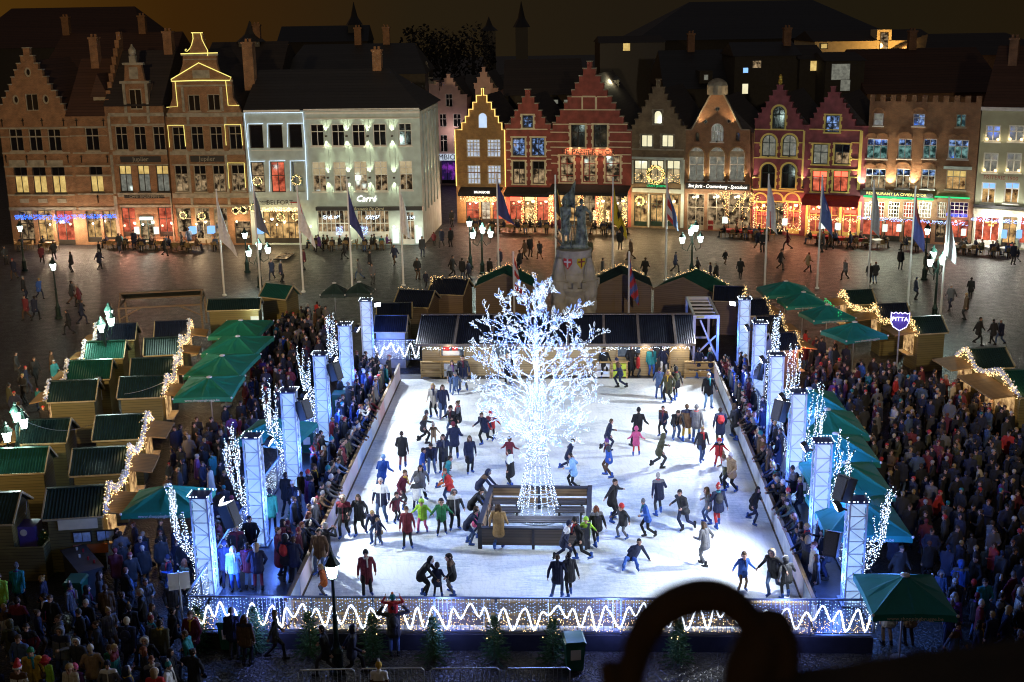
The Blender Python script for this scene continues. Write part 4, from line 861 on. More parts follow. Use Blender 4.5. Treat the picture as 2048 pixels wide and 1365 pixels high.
def lantern(base, head_py, label, heads=(), power=700, z0=0, glow=None):
    """heads: pixel columns of each lantern on a candelabrum, none for a single lantern"""
    p = G(*base, z0); top = GY(base[0], head_py, p.y).z-z0
    e = empty('street_lantern', p, 0, label, 'street lamp', 'cast iron lanterns of the square'); b = MB(); 
    if not heads:
        post(b, top-.35); b.obj('post', IRON_G, e); hb, gl = MB(), MB(); lantern_head(hb, gl, (0,0,top-.35))
        ho = hb.obj('lantern_head', IRON_G, e); gl.obj('lamp_glass', MT['lamp_w'], ho)
        lamp('POINT', (p.x,p.y,z0+top-.1), power*.55, (.75,1,.9), .16, parent=e)
    else:
        post(b, top-.5); b.obj('post', IRON_G, e)
        for i,(hx,hy) in enumerate(heads):
            q = GY(hx, hy, p.y); dx = q.x-p.x; yy = (-.45,.45,.0,-.2)[i%4] if abs(dx)>.2 else (.5 if i==3 else 0); z = q.z-z0-.25
            hb, gl = MB(), MB(); lantern_head(hb, gl, (dx,yy,z))
            hb.tube([(0,0,top-1.0),(dx*.5,yy*.5,z-.62),(dx,yy,z-.35),(dx,yy,z)],.03,6)
            ho = hb.obj('lantern_head', IRON_G, e); gl.obj('lamp_glass', MT['lamp_w'], ho)
        lamp('POINT', (p.x,p.y-.3,z0+top+.1), power*.55, (.75,1,.9), .3, parent=e)
    return e
lantern((676,1345),1138,'tall single lantern in front of the glittering fence, nearest of the street lanterns',power=260)
lantern((118,637),532,'single lantern standing alone on the empty left of the square',power=900)
lantern((50,542),456,'single lantern before the blue fairy lights at the left edge',power=900)
lantern((495,545),470,'single lantern behind the three armed candelabrum before the gold traced house',power=700)
lantern((520,575),484,'three armed candelabrum lantern before the white corner cafe',((500,506),(518,494),(536,502)),1500)
lantern((965,548),452,'candelabrum lantern with three lights left of the statue',((946,470),(965,462),(981,470)),1500)
lantern((941,535),446,'single lantern just left of the candelabrum by the statue',power=600)
lantern((1383,552),456,'candelabrum lantern with four lights right of the statue',((1363,480),(1382,466),(1401,480),(1391,457)),1800)
lantern((1848,560),462,'single lantern before the battlemented brick house',power=600)
lantern((1868,640),506,'candelabrum lantern with three lights at the right of the square',((1856,524),(1871,514),(1885,524)),1300)
lantern((222,790),622,'candelabrum lantern rising between the green roofed stalls',((203,658),(213,634),(222,645)),1500)
lantern((52,1010),826,'candelabrum lantern towering over the nearest left stalls',((22,868),(33,835),(47,848)),1100)
# ---------------------------------------------------------------- flagpoles
def flag(mats, L, drop, seed, dirx=1):
    """a cloth hanging from the pole in folds: mats is a list of vertical bands along the fly"""
    r = random.Random(seed); b = MB(); nu, nv = 18, 14; ph = r.uniform(0,6)
    vs = []
    for j in range(nv+1):
        t = j/nv
        for i in range(nu+1):
            f = i/nu; w = drop*(.18+.82*t**.8)
            x = dirx*f*(.14+.38*drop*t**.9)*(1-.12*math.sin(t*5+ph)*f); y = .13*math.sin(f*8+ph+t*3)*(.3+f); z = -(L+.9)*t - f*drop*.42*(1+.3*math.sin(ph))
            vs.append((x+.03, y, z))
    fs = []; ms = []
    for j in range(nv):
        for i in range(nu):
            a = j*(nu+1)+i; fs.append((a,a+1,a+nu+2,a+nu+1)); ms.append(mats(i/nu, j/nv))
    b.v = vs; b.f = fs; b.m = ms; return b
FC = {k: mat(k+'_flag_cloth', c, .8, .15, 5) for k, c in dict(white=(.7,.7,.72), navy=(.05,.06,.22), slate=(.16,.17,.22), black=(.03,.03,.03), yellow=(.62,.48,.03), red=(.55,.05,.05), blue=(.10,.16,.40), wine=(.2,.04,.05), grey=(.4,.42,.44)).items()}
def flagpole(base, top_py, label, cols, fn=None, L=1.7, drop=2.0, seed=0, dirx=1, z0=0):
    p = G(*base, z0); hgt = GY(base[0], top_py, p.y).z-z0
    e = empty('flagpole', p, 0, label, 'flagpole', 'white flagpoles round the square'); b = MB(); b.lathe([(.16,0),(.16,.1),(.075,.15),(.055,hgt-.1),(.07,hgt-.08),(.05,hgt)],10); b.obj('pole', MT['pole'], e)
    if cols:
        f = flag(fn or (lambda u, v: 0), L, drop, seed, dirx).obj('flag', [FC[c] for c in cols], e, True); f.location = (0,0,hgt-.25)
    return e
st3 = lambda u, v: min(2, int(u*3)); hs = lambda u, v: int(v*6) % 2
flagpole((449,592),378,'flagpole with a long white flag before the gold traced house',['white'],None,2.6,2.6,1)
flagpole((522,590),372,'flagpole with a dull violet grey flag before the white corner cafe',['slate'],None,1.9,2.0,2)
flagpole((607,585),370,'flagpole with a white and pale red marked flag before the white cafe',['white','red'],lambda u,v:1 if .3<u<.42 and v<.4 else 0,2.2,2.6,3)
flagpole((705,580),358,'flagpole with a dark navy flag before the long white restaurant',['navy'],None,2.2,2.4,4)
flagpole((807,572),372,'flagpole with a plain white flag before the restaurant door',['white'],None,2.4,1.6,5)
flagpole((998,575),348,'flagpole with a deep blue flag left of the statue',['navy'],None,1.9,3.0,6)
flagpole((1112,540),350,'flagpole with a black and yellow flag behind the statue',['black','yellow','red'],st3,1.8,2.4,7)
flagpole((1225,575),355,'flagpole with a yellow flag marked in black right of the statue',['yellow','black'],lambda u,v:1 if .35<u<.75 and (math.sin(v*17+u*9)>.0) else 0,2.2,2.4,8)
flagpole((1331,562),356,'flagpole with a red white and blue striped flag before the grey brown house',['red','white','blue'],lambda u,v:(2 if u>.45 else int(v*5)%2),1.9,2.4,9)
flagpole((1529,580),348,'flagpole with a white flag before the arched plum house',['white','red'],lambda u,v:1 if .2<u<.3 and v>.6 else 0,2.6,2.0,10)
flagpole((1634,578),350,'flagpole with a mid blue flag before the red lit windows',['blue','white'],lambda u,v:1 if .5<u<.62 and .35<v<.5 else 0,2.3,2.6,11)
flagpole((1735,585),360,'flagpole with a pale grey flag left of the battlemented house door',['grey'],None,2.4,1.6,12)
flagpole((1815,612),372,'flagpole with a dark wine coloured flag before the battlemented house',['wine','navy'],lambda u,v:1 if v>.45 else 0,2.4,2.0,13)
flagpole((1880,642),395,'flagpole with a narrow white flag, rightmost of the poles',['grey'],None,2.6,1.4,14)
flagpole((1029,655),503,'short flagpole with a red and white barred pennant left of the monument',['red','white'],hs,1.7,1.5,15)
flagpole((1257,655),503,'short flagpole with a red and blue pennant right of the monument',['red','blue'],lambda u,v:int(u*3+v*6)%2,1.7,1.5,16)
# ---------------------------------------------------------------- the statue on its tower like pedestal
mp = G(1148, 655); mo = empty('monument', mp, 0, 'green bronze statue of two robed men with a banner on a round turreted stone pedestal', 'monument')
mh = lambda y: GY(1148, y, mp.y).z
SST = mat('monument_stone', (.44,.42,.36), .85, .35, 1.6, .5, 9); BRZ = mat('verdigris_bronze', (.20,.26,.22), .6, .6, 3.0, .5, 12, metal=.1, c2=(.012,.02,.024))
z1, z2, z3, z4 = mh(570), mh(548), mh(505), mh(497)
b = MB(); b.lathe([(1.8,0),(1.8,.5),(1.46,.6),(1.36,z1-.5),(1.42,z1-.35),(1.6,z1-.1),(1.6,z1+.05)],28)
for k in range(16):
    a = k*2*math.pi/16; c, s_ = math.cos(a), math.sin(a)
    b.bar((1.52*c,1.52*s_,z1+.05),(1.52*c,1.52*s_,z1+.45),.30,.2)
for k in range(4):
    a = k*math.pi/2+math.pi/4; c, s_ = 1.34*math.cos(a), 1.34*math.sin(a)
    b.lathe([(.5,.4),(.42,.7),(.40,z1-.9),(.52,z1-.4),(.52,z1+.5),(.42,z1+.55),(.36,z3-1.0),(.12,z3-.2)],12,(c,s_,0))
    b.lathe([(.14,0),(.24,.2),(.26,.7),(.16,.95),(.15,1.15),(.05,1.25)],8,(c*1.24,s_*1.24,z1*.45))
b.lathe([(1.22,z1+.0),(1.16,z2+.1),(1.05,z2+.2),(1.0,z3-.5),(1.12,z3-.15),(1.16,z4)],28); b.obj('pedestal', SST, mo)
b = MB()
for k in range(40):
    a = random.Random(k).uniform(-2.6,-.5); zz = random.Random(k+99).uniform(z1-2.0,z1-.8); b.ball((1.36*math.cos(a),1.36*math.sin(a),zz),.13,7,5,(1,1,1.6))
b.obj('relief', SST, mo)
for i,(a,c) in enumerate(((-2.0,('red','white')),(-1.15,('yellow','wine')))):
    b = MB(); R = 1.03; zc = (z3+z2)/2+.2; out=[(-.28,.3),(.28,.3),(.28,-.05),(0,-.42),(-.28,-.05)]; b.poly(out[::-1],[],-.05,.05); b.mi=1; b.box(-.05,-.065,-.3,.05,-.052,.28) ; b.box(-.24,-.068,.02,.24,-.053,.12)
    o = b.obj('shield', [FC[c[0]], FC[c[1]]], mo); o.location=(R*math.cos(a),R*math.sin(a),zc); o.rotation_euler=(0,0,a+math.pi/2)
STAT_Z = z4
# ---------------------------------------------------------------- the ice rink on its deck
DZ = 0.6
RO = G(385,1262,DZ); RA = math.atan2(-.0485,1)
cu, sv = Vector((.9988,-.0485,0)), Vector((.0485,.9988,0))
def RK(u, v, z=DZ): p = RO + cu*u + sv*v; return Vector((p.x,p.y,z))
def UV(p): d = Vector((p[0]-RO.x,p[1]-RO.y,0)); return d.dot(cu), d.dot(sv)
VFAR = UV(G(1110,758,DZ))[1]
UL, UR, UW = 3.13, 20.2, 22.0
def rkobj(mb, name, m, **k):
    o = mb.obj(name, m, **k); o.location = RO.xy.to_3d(); o.rotation_euler = (0,0,RA); return o
def icemat():
    m, N, L, b = newmat('scratched_ice'); tc = N.new('ShaderNodeTexCoord')
    n1 = N.new('ShaderNodeTexNoise'); n1.inputs['Scale'].default_value = .35; n1.inputs['Detail'].default_value = 7; L.new(tc.outputs['Object'], n1.inputs[0])
    mp = N.new('ShaderNodeMapping'); mp.inputs['Scale'].default_value = (1.4,9,1); mp.inputs['Rotation'].default_value = (0,0,.5); L.new(tc.outputs['Object'], mp.inputs[0])
    n2 = N.new('ShaderNodeTexNoise'); n2.inputs['Scale'].default_value = 1.2; n2.inputs['Detail'].default_value = 8; n2.inputs['Distortion'].default_value = 1.2; L.new(mp.outputs[0], n2.inputs[0])
    n3 = N.new('ShaderNodeTexNoise'); n3.inputs['Scale'].default_value = 9; n3.inputs['Detail'].default_value = 8; n3.inputs['Roughness'].default_value = .75; L.new(tc.outputs['Object'], n3.inputs[0])
    a = N.new('ShaderNodeMath'); a.operation='MULTIPLY_ADD'; L.new(n2.outputs['Fac'],a.inputs[0]); a.inputs[1].default_value=.5; L.new(n1.outputs['Fac'],a.inputs[2])
    a2 = N.new('ShaderNodeMath'); a2.operation='MULTIPLY_ADD'; L.new(n3.outputs['Fac'],a2.inputs[0]); a2.inputs[1].default_value=.45; L.new(a.outputs[0],a2.inputs[2])
    r = N.new('ShaderNodeValToRGB'); L.new(a2.outputs[0], r.inputs[0]); e=r.color_ramp.elements
    e[0].position=.72; e[0].color=(.40,.48,.56,1); e[1].position=1.05; e[1].color=(.84,.87,.88,1)
    src=r.outputs[0]
    for sc_,ds_,ro_,se in ((.8,16,0,3.1),(1.9,9,2.3,1.3),(1.5,14,2.9,5.3)):
        mq=N.new('ShaderNodeMapping'); mq.inputs['Location'].default_value=(se,se*2,0); mq.inputs['Rotation'].default_value=(0,0,ro_); mq.inputs['Scale'].default_value=(sc_,sc_*.45,1); L.new(tc.outputs['Object'],mq.inputs[0])
        wv=N.new('ShaderNodeTexWave'); wv.wave_type='BANDS'; wv.inputs['Scale'].default_value=1.1; wv.inputs['Distortion'].default_value=ds_; wv.inputs['Detail'].default_value=3; wv.inputs['Detail Scale'].default_value=.7; L.new(mq.outputs[0],wv.inputs[0])
        rr_=N.new('ShaderNodeMapRange'); rr_.inputs['From Min'].default_value=.0; rr_.inputs['From Max'].default_value=.10; rr_.inputs['To Min'].default_value=.94; L.new(wv.outputs['Fac'],rr_.inputs['Value'])
        mm=N.new('ShaderNodeMix'); mm.data_type='RGBA'; mm.blend_type='MULTIPLY'; mm.inputs['Factor'].default_value=1; L.new(src,mm.inputs['A']); L.new(rr_.outputs[0],mm.inputs['B']); src=mm.outputs['Result']
    L.new(src, b.inputs['Base Color']); b.inputs['Roughness'].default_value=.33
    bp = N.new('ShaderNodeBump'); bp.inputs['Strength'].default_value=.8; bp.inputs['Distance'].default_value=.03; L.new(a2.outputs[0],bp.inputs['Height']); L.new(bp.outputs[0],b.inputs['Normal'])
    return m
DECK = mat('wet_blue_black_deck', (.045,.05,.065), .28, .4, 3, .25, 25); SKIRT = mat('dark_skirt_cloth', (.018,.018,.026), .85, .3, 3)
b = MB(); b.box(0,0,0,UW,VFAR+1.0,DZ-.02); b.box(-.02,-.05,0,UW+.02,-.001,DZ-.05) 
tag(rkobj(b,'rink_deck',DECK),kind='structure')
b = MB(); b.box(UL+.02,.12,DZ-.018,UR-.02,VFAR,DZ); tag(rkobj(b,'ice',icemat()),kind='structure')
tag(rkobj(MB().box(-.03,-.09,0,UW+.03,-.055,DZ-.03),'deck_skirt',SKIRT),'dark cloth skirt covering the front of the rink deck below the glittering fence','skirting')
# boards round the ice, built in panels
BW = mat('white_board', (.6,.62,.65), .5, .2, 2); WOODL = planks('pale_timber', (.42,.28,.11), (.30,.19,.07), .14, 'Z')
RAILW = planks('dark_timber_rail', (.17,.11,.055), (.10,.065,.035), .14, 'Z')
ADS = [mat('ad_panel_'+n, c, .5, .5, 1.1, c2=c2) for n, c, c2 in (('white',(.62,.64,.66),(.35,.4,.5)),('pink',(.55,.38,.42),(.6,.6,.62)),('blue',(.2,.3,.55),(.55,.6,.65)),('red',(.45,.10,.10),(.6,.55,.55)))]
k = 0; ra = random.Random(5)
def board(u, v0, v1, side, label, im):
    e = empty('rink_board', RK(u, (v0+v1)/2), RA+math.pi/2, label, 'barrier', 'boards round the ice'); hl = (v1-v0)/2-.02; s = side
    b = MB(); b.box(-hl,-.03,.06,hl,.03,.88); b.obj('panel', im, e)
    b = MB(); b.box(-hl,-.06,.885,hl,.06,.94); b.box(-hl,-.05,0,hl,.05,.055); b.obj('rail', RAILW, e); return e
nb = 14; lv = (VFAR-.4)/nb
pos = lambda i: ('nearest the front fence','second from the front','third from the front','fourth from the front','fifth from the front','sixth from the front','seventh from the front','seventh from the cabin','sixth from the cabin','fifth from the cabin','fourth from the cabin','third from the cabin','second from the cabin','nearest the cabin')[i]
for i in range(nb):
    board(UL-.06, .3+i*lv, .3+(i+1)*lv, -1, 'advertising board on the left side of the ice, '+pos(i), ADS[ra.choice((0,1,1,3,2))])
    board(UR+.06, .3+i*lv, .3+(i+1)*lv, 1, 'pale board with timber rail on the right side of the ice, '+pos(i), ADS[ra.choice((0,0,2,0,1))])
for i in range(8):
    u0=UL+.1+i*(UR-UL-.2)/8; u1=u0+(UR-UL-.2)/8; e=empty('rink_board',RK((u0+u1)/2,.42),RA,'dark backed board behind the front fence, '+('leftmost of the row','second from the left','third from the left','left of the middle','right of the middle','third from the right','second from the right','rightmost of the row')[i],'barrier','boards round the ice'); hl=(u1-u0)/2-.02
    b=MB(); b.box(-hl,-.03,.06,hl,.03,.88); b.obj('panel',mat('board_back',(.20,.17,.15),.7,.3) if i==0 else bpy.data.materials['board_back'],e); b=MB(); b.box(-hl,-.10,.89,hl,.10,.95); b.box(-hl,-.07,.42,hl,-.03,.52); b.box(-hl,-.07,0,-hl+.08,-.031,.88); b.obj('rail',WOODL,e)
FBX = [(845,882,'gap'),(885,915,'white'),(1190,1222,'white'),(1256,1300,'none')]
def fboard(x0,x1,label,m):
    a, c = G(x0,757,DZ), G(x1,757,DZ); e = empty('rink_board',(a+c)/2,RA,label,'barrier','boards round the ice'); hl=(c-a).length/2
    b = MB(); b.box(-hl,-.04,.1,hl,.04,.42); b.box(-hl,-.04,.52,hl,.04,.84); b.obj('panel',m,e); b = MB(); b.box(-hl,-.1,.9,hl,.1,.97); b.box(-hl,-.045,0,-hl+.08,.045,.9); b.box(hl-.08,-.045,0,hl,.045,.9); b.obj('rail',WOODL,e)
fboard(842,884,'yellow timber barrier at the left end of the cabin',WOODL); fboard(1368,1428,'timber and green barrier where the skaters enter beside the steel frame',WOODL)
fboard(886,935,'white board before the cabin window with red displays',BW); fboard(1223,1255,'lime green advertising board before the cabin',mat('lime_board',(.45,.55,.05),.5,.1)); fboard(1190,1222,'pale board left of the lime green one',BW)
# ---------------------------------------------------------------- lit truss pillars
GLOWP = emat('lit_white_fabric', (.62,.78,1.0), .80, True); GLOWD = emat('softly_lit_fabric', (.72,.82,1.0), .50, True)
TRUSS = mat('truss_aluminium', (.62,.68,.78), .5, .15, 6, metal=.15)
def fabricmat(name, c, s, rib):
    m = bpy.data.materials.new(name); m.use_nodes=True; N=m.node_tree.nodes; L=m.node_tree.links; N.clear()
    tc=N.new('ShaderNodeTexCoord'); n=N.new('ShaderNodeTexNoise'); n.inputs['Scale'].default_value=3.0; n.inputs['Detail'].default_value=4; L.new(tc.outputs['Object'],n.inputs[0])
    mr=N.new('ShaderNodeMapRange'); mr.inputs['From Min'].default_value=.3; mr.inputs['From Max'].default_value=.7; mr.inputs['To Min'].default_value=s*.7; mr.inputs['To Max'].default_value=s*1.25; L.new(n.outputs['Fac'],mr.inputs['Value'])
    e=N.new('ShaderNodeEmission'); e.inputs[0].default_value=(*c,1); L.new(mr.outputs[0],e.inputs[1]); d=N.new('ShaderNodeBsdfDiffuse'); d.inputs[0].default_value=(.6,.6,.6,1)
    a=N.new('ShaderNodeAddShader'); L.new(e.outputs[0],a.inputs[0]); L.new(d.outputs[0],a.inputs[1]); o=N.new('ShaderNodeOutputMaterial'); L.new(a.outputs[0],o.inputs[0]); m.cycles.emission_sampling='AUTO'; return m
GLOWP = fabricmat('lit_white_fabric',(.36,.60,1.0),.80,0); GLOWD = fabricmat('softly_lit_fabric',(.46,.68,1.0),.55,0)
def pillar(base, toppy, label, i, side):
    p = G(*base, DZ); H = GY(base[0], toppy, p.y).z-DZ; w = .275
    e = empty('light_pillar', p, RA, label, 'lit pillar', 'lit truss pillars along the rink'); b = MB()
    for x in (-w,w):
        for y in (-w,w): b.box(x-.028,y-.028,.04,x+.028,y+.028,H-.1)
    n = 8; hz = (H-.2)/n
    for k in range(n+1):
        z = .08+k*hz
        for (a,c) in (((-w,-w),(w,-w)),((-w,w),(w,w)),((-w,-w),(-w,w)),((w,-w),(w,w))): b.bar((a[0],a[1],z),(c[0],c[1],z),.03)
        if k < n:
            d = (z+hz) if k%2 else z; c2 = z if k%2 else z+hz
            b.bar((-w,-w,d),(w,-w,c2),.026); b.bar((-w*1.0,w,c2),(-w*1.0,-w,d),.035); b.bar((w,w,c2),(w,-w,d),.035)
    b.obj('truss_frame', TRUSS, e)
    pn = MB(); q=w-.05; pn.add([(-q,-q,.05),(q,-q,.05),(q,-q,H-.15),(-q,-q,H-.15),(-q,q,.05),(q,q,.05),(q,q,H-.15),(-q,q,H-.15)],[(0,1,2,3),(1,5,6,2),(4,0,3,7),(5,4,7,6)])
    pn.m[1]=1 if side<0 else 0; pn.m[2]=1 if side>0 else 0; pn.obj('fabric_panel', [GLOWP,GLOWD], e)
    MB().box(-.4,-.4,0,.4,.4,.04).obj('base_plate', MT['steel'], e)
    c = MB(); c.box(-.33,-.33,H-.1,.33,.33,H-.05); c.obj('cap', mat('blue_black_cap',(.03,.05,.18),.5,.1), e)
    fl = MB()
    for k in range(26): 
        t=ra.uniform(-.36,.36); s_=ra.choice((-.37,.37)); fl.oct((t,s_,H-.02) if k%2 else (s_,t,H-.02),.022)
    fl.obj('fairy_lights', MT['icew'], e)
    return e, p, H
LP = [((418,1186),985),((520,1086),868),((590,975),778),((651,887),705),((698,814),646),((738,730),598)]
RP = [((1702,1204),995),((1634,1106),878),((1587,1000),780),((1546,898),706),((1514,812),643),((1485,728),595)]
nth = ('nearest the front fence','second from the front','third from the front','fourth from the front','fifth from the front','farthest, beside the cabin')
PIL = []
for i,(bp_,t) in enumerate(LP): PIL.append((*pillar(bp_,t,'glowing truss pillar on the left of the ice, '+nth[i],i,-1),-1,i))
for i,(bp_,t) in enumerate(RP): PIL.append((*pillar(bp_,t,'glowing truss pillar on the right of the ice, '+nth[i],i,1),1,i))
# floodlights on the pillars and the shrubs of white bulbs on their outer sides
FLD = mat('floodlight_body',(.02,.02,.022),.4,.2); LENS = emat('floodlight_lens',(.95,.98,1.0),14)
for e,p,H,s,i in PIL:
    if i == 5: tgt = RK(9 if s<0 else 13, VFAR-8)
    else: tgt = RK(10.0 if s<0 else 12.5, max(1.5, UV(p)[1]-1.0+i*.1))
    loc = Vector((p.x - s*.62, p.y+.1, DZ+H-.35)) if not False else p
    f = empty('floodlight', loc, 0, 'black floodlight on the '+('left' if s<0 else 'right')+' pillar '+nth[i]+', aimed at the ice', 'floodlight', 'floodlights on the pillars')
    d = (tgt-loc).normalized(); up = Vector((0,0,1)); x = d.cross(up).normalized(); y = x.cross(d); b = MB()
    def P_(a,c,q): return x*a+y*c+d*q
    b.add([P_(a,c,q) for q in (-.12,.06) for a,c in ((-.2,-.14),(.2,-.14),(.2,.14),(-.2,.14))],[(0,1,2,3),(4,7,6,5),(0,4,5,1),(1,5,6,2),(2,6,7,3),(3,7,4,0)]); b.obj('housing',FLD,f)
    b = MB(); b.bar((0,0,0),(s*.3,-.1,-.1),.05); b.obj('bracket',FLD,f)
    b = MB(); b.add([P_(a,c,.065) for a,c in ((-.18,-.12),(.18,-.12),(.18,.12),(-.18,.12))],[(0,1,2,3)]); b.obj('lens',LENS,f)
    lamp('SPOT', loc+d*.12, 2700 if i<5 else 2100, (.84,.92,1.0), .10, tgt, 112, .7, parent=f)
def spray(e, p, H, s, i):
    r = random.Random(i*7+s); t = empty('lit_branch_sculpture', (p.x+s*.42,p.y,DZ), 0, 'spray of white fairy light branches climbing the '+('left' if s<0 else 'right')+' pillar '+nth[i], 'light sculpture', 'fairy light branches beside the pillars')
    b, w, bb = MB(), MB(), MB(); lines = [[(0,0,0),(0,0,H*.62)]]
    for k in range(7):
        z0 = H*r.uniform(.28,.5); ox = s*r.uniform(.08,.62); zt = H*r.uniform(.75,1.12); y = r.uniform(-.25,.25); pts=[]
        for j in range(9):
            q=j/8; pts.append((ox*math.sin(min(1,q*1.5)*math.pi/2)+.05*math.sin(q*9+k), y*q, z0+(zt-z0)*q**1.35))
        lines.append(pts)
        for m_ in range(3):
            j=r.randint(3,7); a=Vector(pts[j]); lines.append([a, a+Vector((s*r.uniform(-.08,.2),r.uniform(-.1,.1),r.uniform(.25,.6)))])
    for ln in lines:
        w.tube(ln,.012,4)
        for a,c in zip(ln,ln[1:]):
            a,c=Vector(a),Vector(c); n=max(2,int((c-a).length/.045))
            for q in range(n): (b if r.random()<.8 else bb).oct(a.lerp(c,q/n)+Vector((r.uniform(-1,1),r.uniform(-1,1),r.uniform(-1,1)))*.045, r.uniform(.012,.021))
    w.obj('wire',MT['iron'],t); b.obj('fairy_lights',MT['icew'],t); bb.obj('blue_fairy_lights',MT['iceb'],t)
    lamp('POINT',(p.x+s*1.0,p.y-.3,DZ+H*.55),330,(.08,.24,1.0),.4,parent=t)
for a in PIL[:5]+PIL[6:11]: spray(*a)
for e,p,H,s,i in PIL:
    l=lamp('POINT',(p.x-s*.75,p.y,DZ+1.6),230,(.08,.20,1.0),.3,name='lamp',parent=e)
# speakers
SPK = mat('speaker_black',(.02,.02,.022),.6,.2)
def speaker(px,py,Yp,label,rz):
    q=GY(px,py,Yp); e=empty('loudspeaker',q,rz,label,'speaker','black loudspeakers on the pillars'); b=MB(); b.poly([(-.22,-.42),(.22,-.42),(.26,.42),(-.26,.42)],[],-.2,.22); b.obj('cabinet',SPK,e); b=MB(); b.box(-.19,-.225,-.36,.19,-.205,.36); b.obj('grille',mat('speaker_grille',(.05,.05,.05),.7,.4,60),e); MB().bar((0,.2,0),(0,.55,.05),.06).obj('bracket',MT['steel'],e); e.rotation_euler=(-.35,.0,rz)
for px,py,k,lab,rz in ((460,1030,0,'black loudspeaker jutting from the nearest left pillar',1.2),(608,820,2,'black loudspeaker on the third left pillar',1.0),(670,743,3,'black loudspeaker on the fourth left pillar',1.0),(1664,1088,6,'black loudspeaker low on the nearest right pillar',-.5),(1688,978,6,'black loudspeaker high behind the nearest right pillar',-1.0),(1560,822,8,'grey lit loudspeaker on the third right pillar',-.9),(1517,743,10,'black loudspeaker on the fifth right pillar',-.9)):
    speaker(px,py,PIL[k][1].y-.15,lab,rz)
# ---------------------------------------------------------------- glittering fences
RAIL = mat('blue_grey_steel',(.2,.24,.32),.4,.2,4,metal=.5)
def zigzag(L, rr):
    pts=[]; x=0; pat=[(.0,.2),(.26,.95),(.20,.25),(.16,.55),(.22,.1),(.2,.62),(.14,.3),(.22,.95),(.28,.15),(.2,.9),(.24,.2)]; k=0
    hz=[]; 
    while x<L:
        dx,zz=pat[k%len(pat)]; x+=dx*rr.uniform(.7,1.35)+.05; zz=min(1,max(0,zz+rr.uniform(-.1,.1))); hz.append((min(x,L),zz)); k+=1
    for (x0,z0),(x1,z1) in zip(hz,hz[1:]):
        for q in range(6):
            t=q/6; t2=t*t*(3-2*t); pts.append((x0+(x1-x0)*t,-.07,.14+(1-(z0+(z1-z0)*t2))*1.0))
    return pts
def lightfence(a, c, label, dense=1.0, zig=True, warm=True, skirt=False):
    a,c=Vector(a),Vector(c); d=c-a; Ln=d.length; e=empty('light_fence',a,math.atan2(d.y,d.x),label,'fence'); r=random.Random(int(Ln*100)); h=1.25
    b=MB(); b.box(0,-.03,h-.04,Ln,.03,h+.02); b.box(0,-.02,.05,Ln,.02,.09); n=int(Ln/.14)
    for k in range(n+1): b.box(Ln*k/n-.008,-.008,.09,Ln*k/n+.008,.008,h-.04)
    for k in range(int(Ln/2)+1): b.box(min(Ln-.03,2*k)-.03,-.035,0,min(Ln-.03,2*k)+.03,.035,h)
    b.obj('railing',RAIL,e)
    if zig: MB().tube(zigzag(Ln,r),.027,5).obj('rope_light',MT['rope'],e)
    bl,bw=MB(),MB(); ns=int(Ln/.085)
    for k in range(ns):
        x=Ln*k/ns+r.uniform(-.02,.02); z=h-.05
        while z>(.45 if warm else .1): 
            if r.random()<.8*dense: (bl if not warm or z>.6 or r.random()<.6 else bw).oct((x,-.05+r.uniform(-.015,.015),z),r.uniform(.012,.021))
            z-=r.uniform(.08,.16)
        if warm:
            for _ in range(5): bw.oct((x+r.uniform(-.04,.04),-.05,r.uniform(.08,.55)**1.0),r.uniform(.010,.017))
    bl.obj('icicle_lights',MT['icew'] if not warm else emat('dim_ice_led',(.34,.52,1.0),3.2),e)
    if warm: bw.obj('warm_fairy_lights',MT['warm'],e)
    for k in range(max(1,int(Ln/4.5))):
        x=Ln*(k+.5)/max(1,int(Ln/4.5)); l=lamp('POINT',(0,0,0),150 if warm else 110,(.12,.26,1.0) if not warm else (.20,.28,1.0),.25,name='lamp'); l.parent=e; l.location=(x,-.55 if warm else .5,.8)
    return e
lightfence(RK(0,0,DZ),RK(UW,0,DZ),'long front fence of the rink with a zigzag of white rope light over bulbs')
lightfence(RK(-.15,9.6,DZ),RK(-.1,.15,DZ),'glittering side fence along the near left pillars',.9,False,False)
lightfence(RK(.25,VFAR-6,DZ),RK(-.1,9.9,DZ),'glittering side fence along the far left pillars',.9,False,False)
lightfence(RK(UW+.1,.15,DZ),RK(UW+.0,9.6,DZ),'glittering side fence along the near right pillars',.9,False,False)
lightfence(RK(UW+.0,9.9,DZ),RK(UW-.4,VFAR-6,DZ),'glittering side fence along the far right pillars',.9,False,False)
a1=G(748,720,DZ); a2=G(843,722,DZ); lightfence(a1,a2,'short glittering fence beside the left end of the cabin',1,True,False)
# ---------------------------------------------------------------- the light tree
TP=G(1076,1036,DZ); TH=GY(1074,545,TP.y).z-DZ
tr=empty('light_tree',TP,0,'huge bare tree made of white lights rising from the middle of the ice','light sculpture'); r=random.Random(21)
b,w,lv,lb=MB(),MB(),MB(),MB()
z_ap=TH*.44
rad=lambda z: .66*(1-min(1,z/z_ap))**1.6+.27
for k in range(18):
    a=k*2*math.pi/18; ln=[(rad(z)*math.cos(a),rad(z)*math.sin(a),z) for z in [z_ap*1.25*q/30 for q in range(31)]]
    for p0,p1 in zip(ln,ln[1:]):
        p0,p1=Vector(p0),Vector(p1); n=max(2,int((p1-p0).length/.045))
        for q in range(n): b.oct(p0.lerp(p1,q/n)+Vector((r.uniform(-1,1),r.uniform(-1,1),r.uniform(-1,1)))*.025,r.uniform(.010,.018))
    w.tube(ln[::3],.016,4)
for q in range(13):
    z=.15+q*z_ap/12; ln=[(rad(z)*math.cos(t*math.pi/10),rad(z)*math.sin(t*math.pi/10),z) for t in range(20)]; w.tube(ln,.018,4,closed=True)
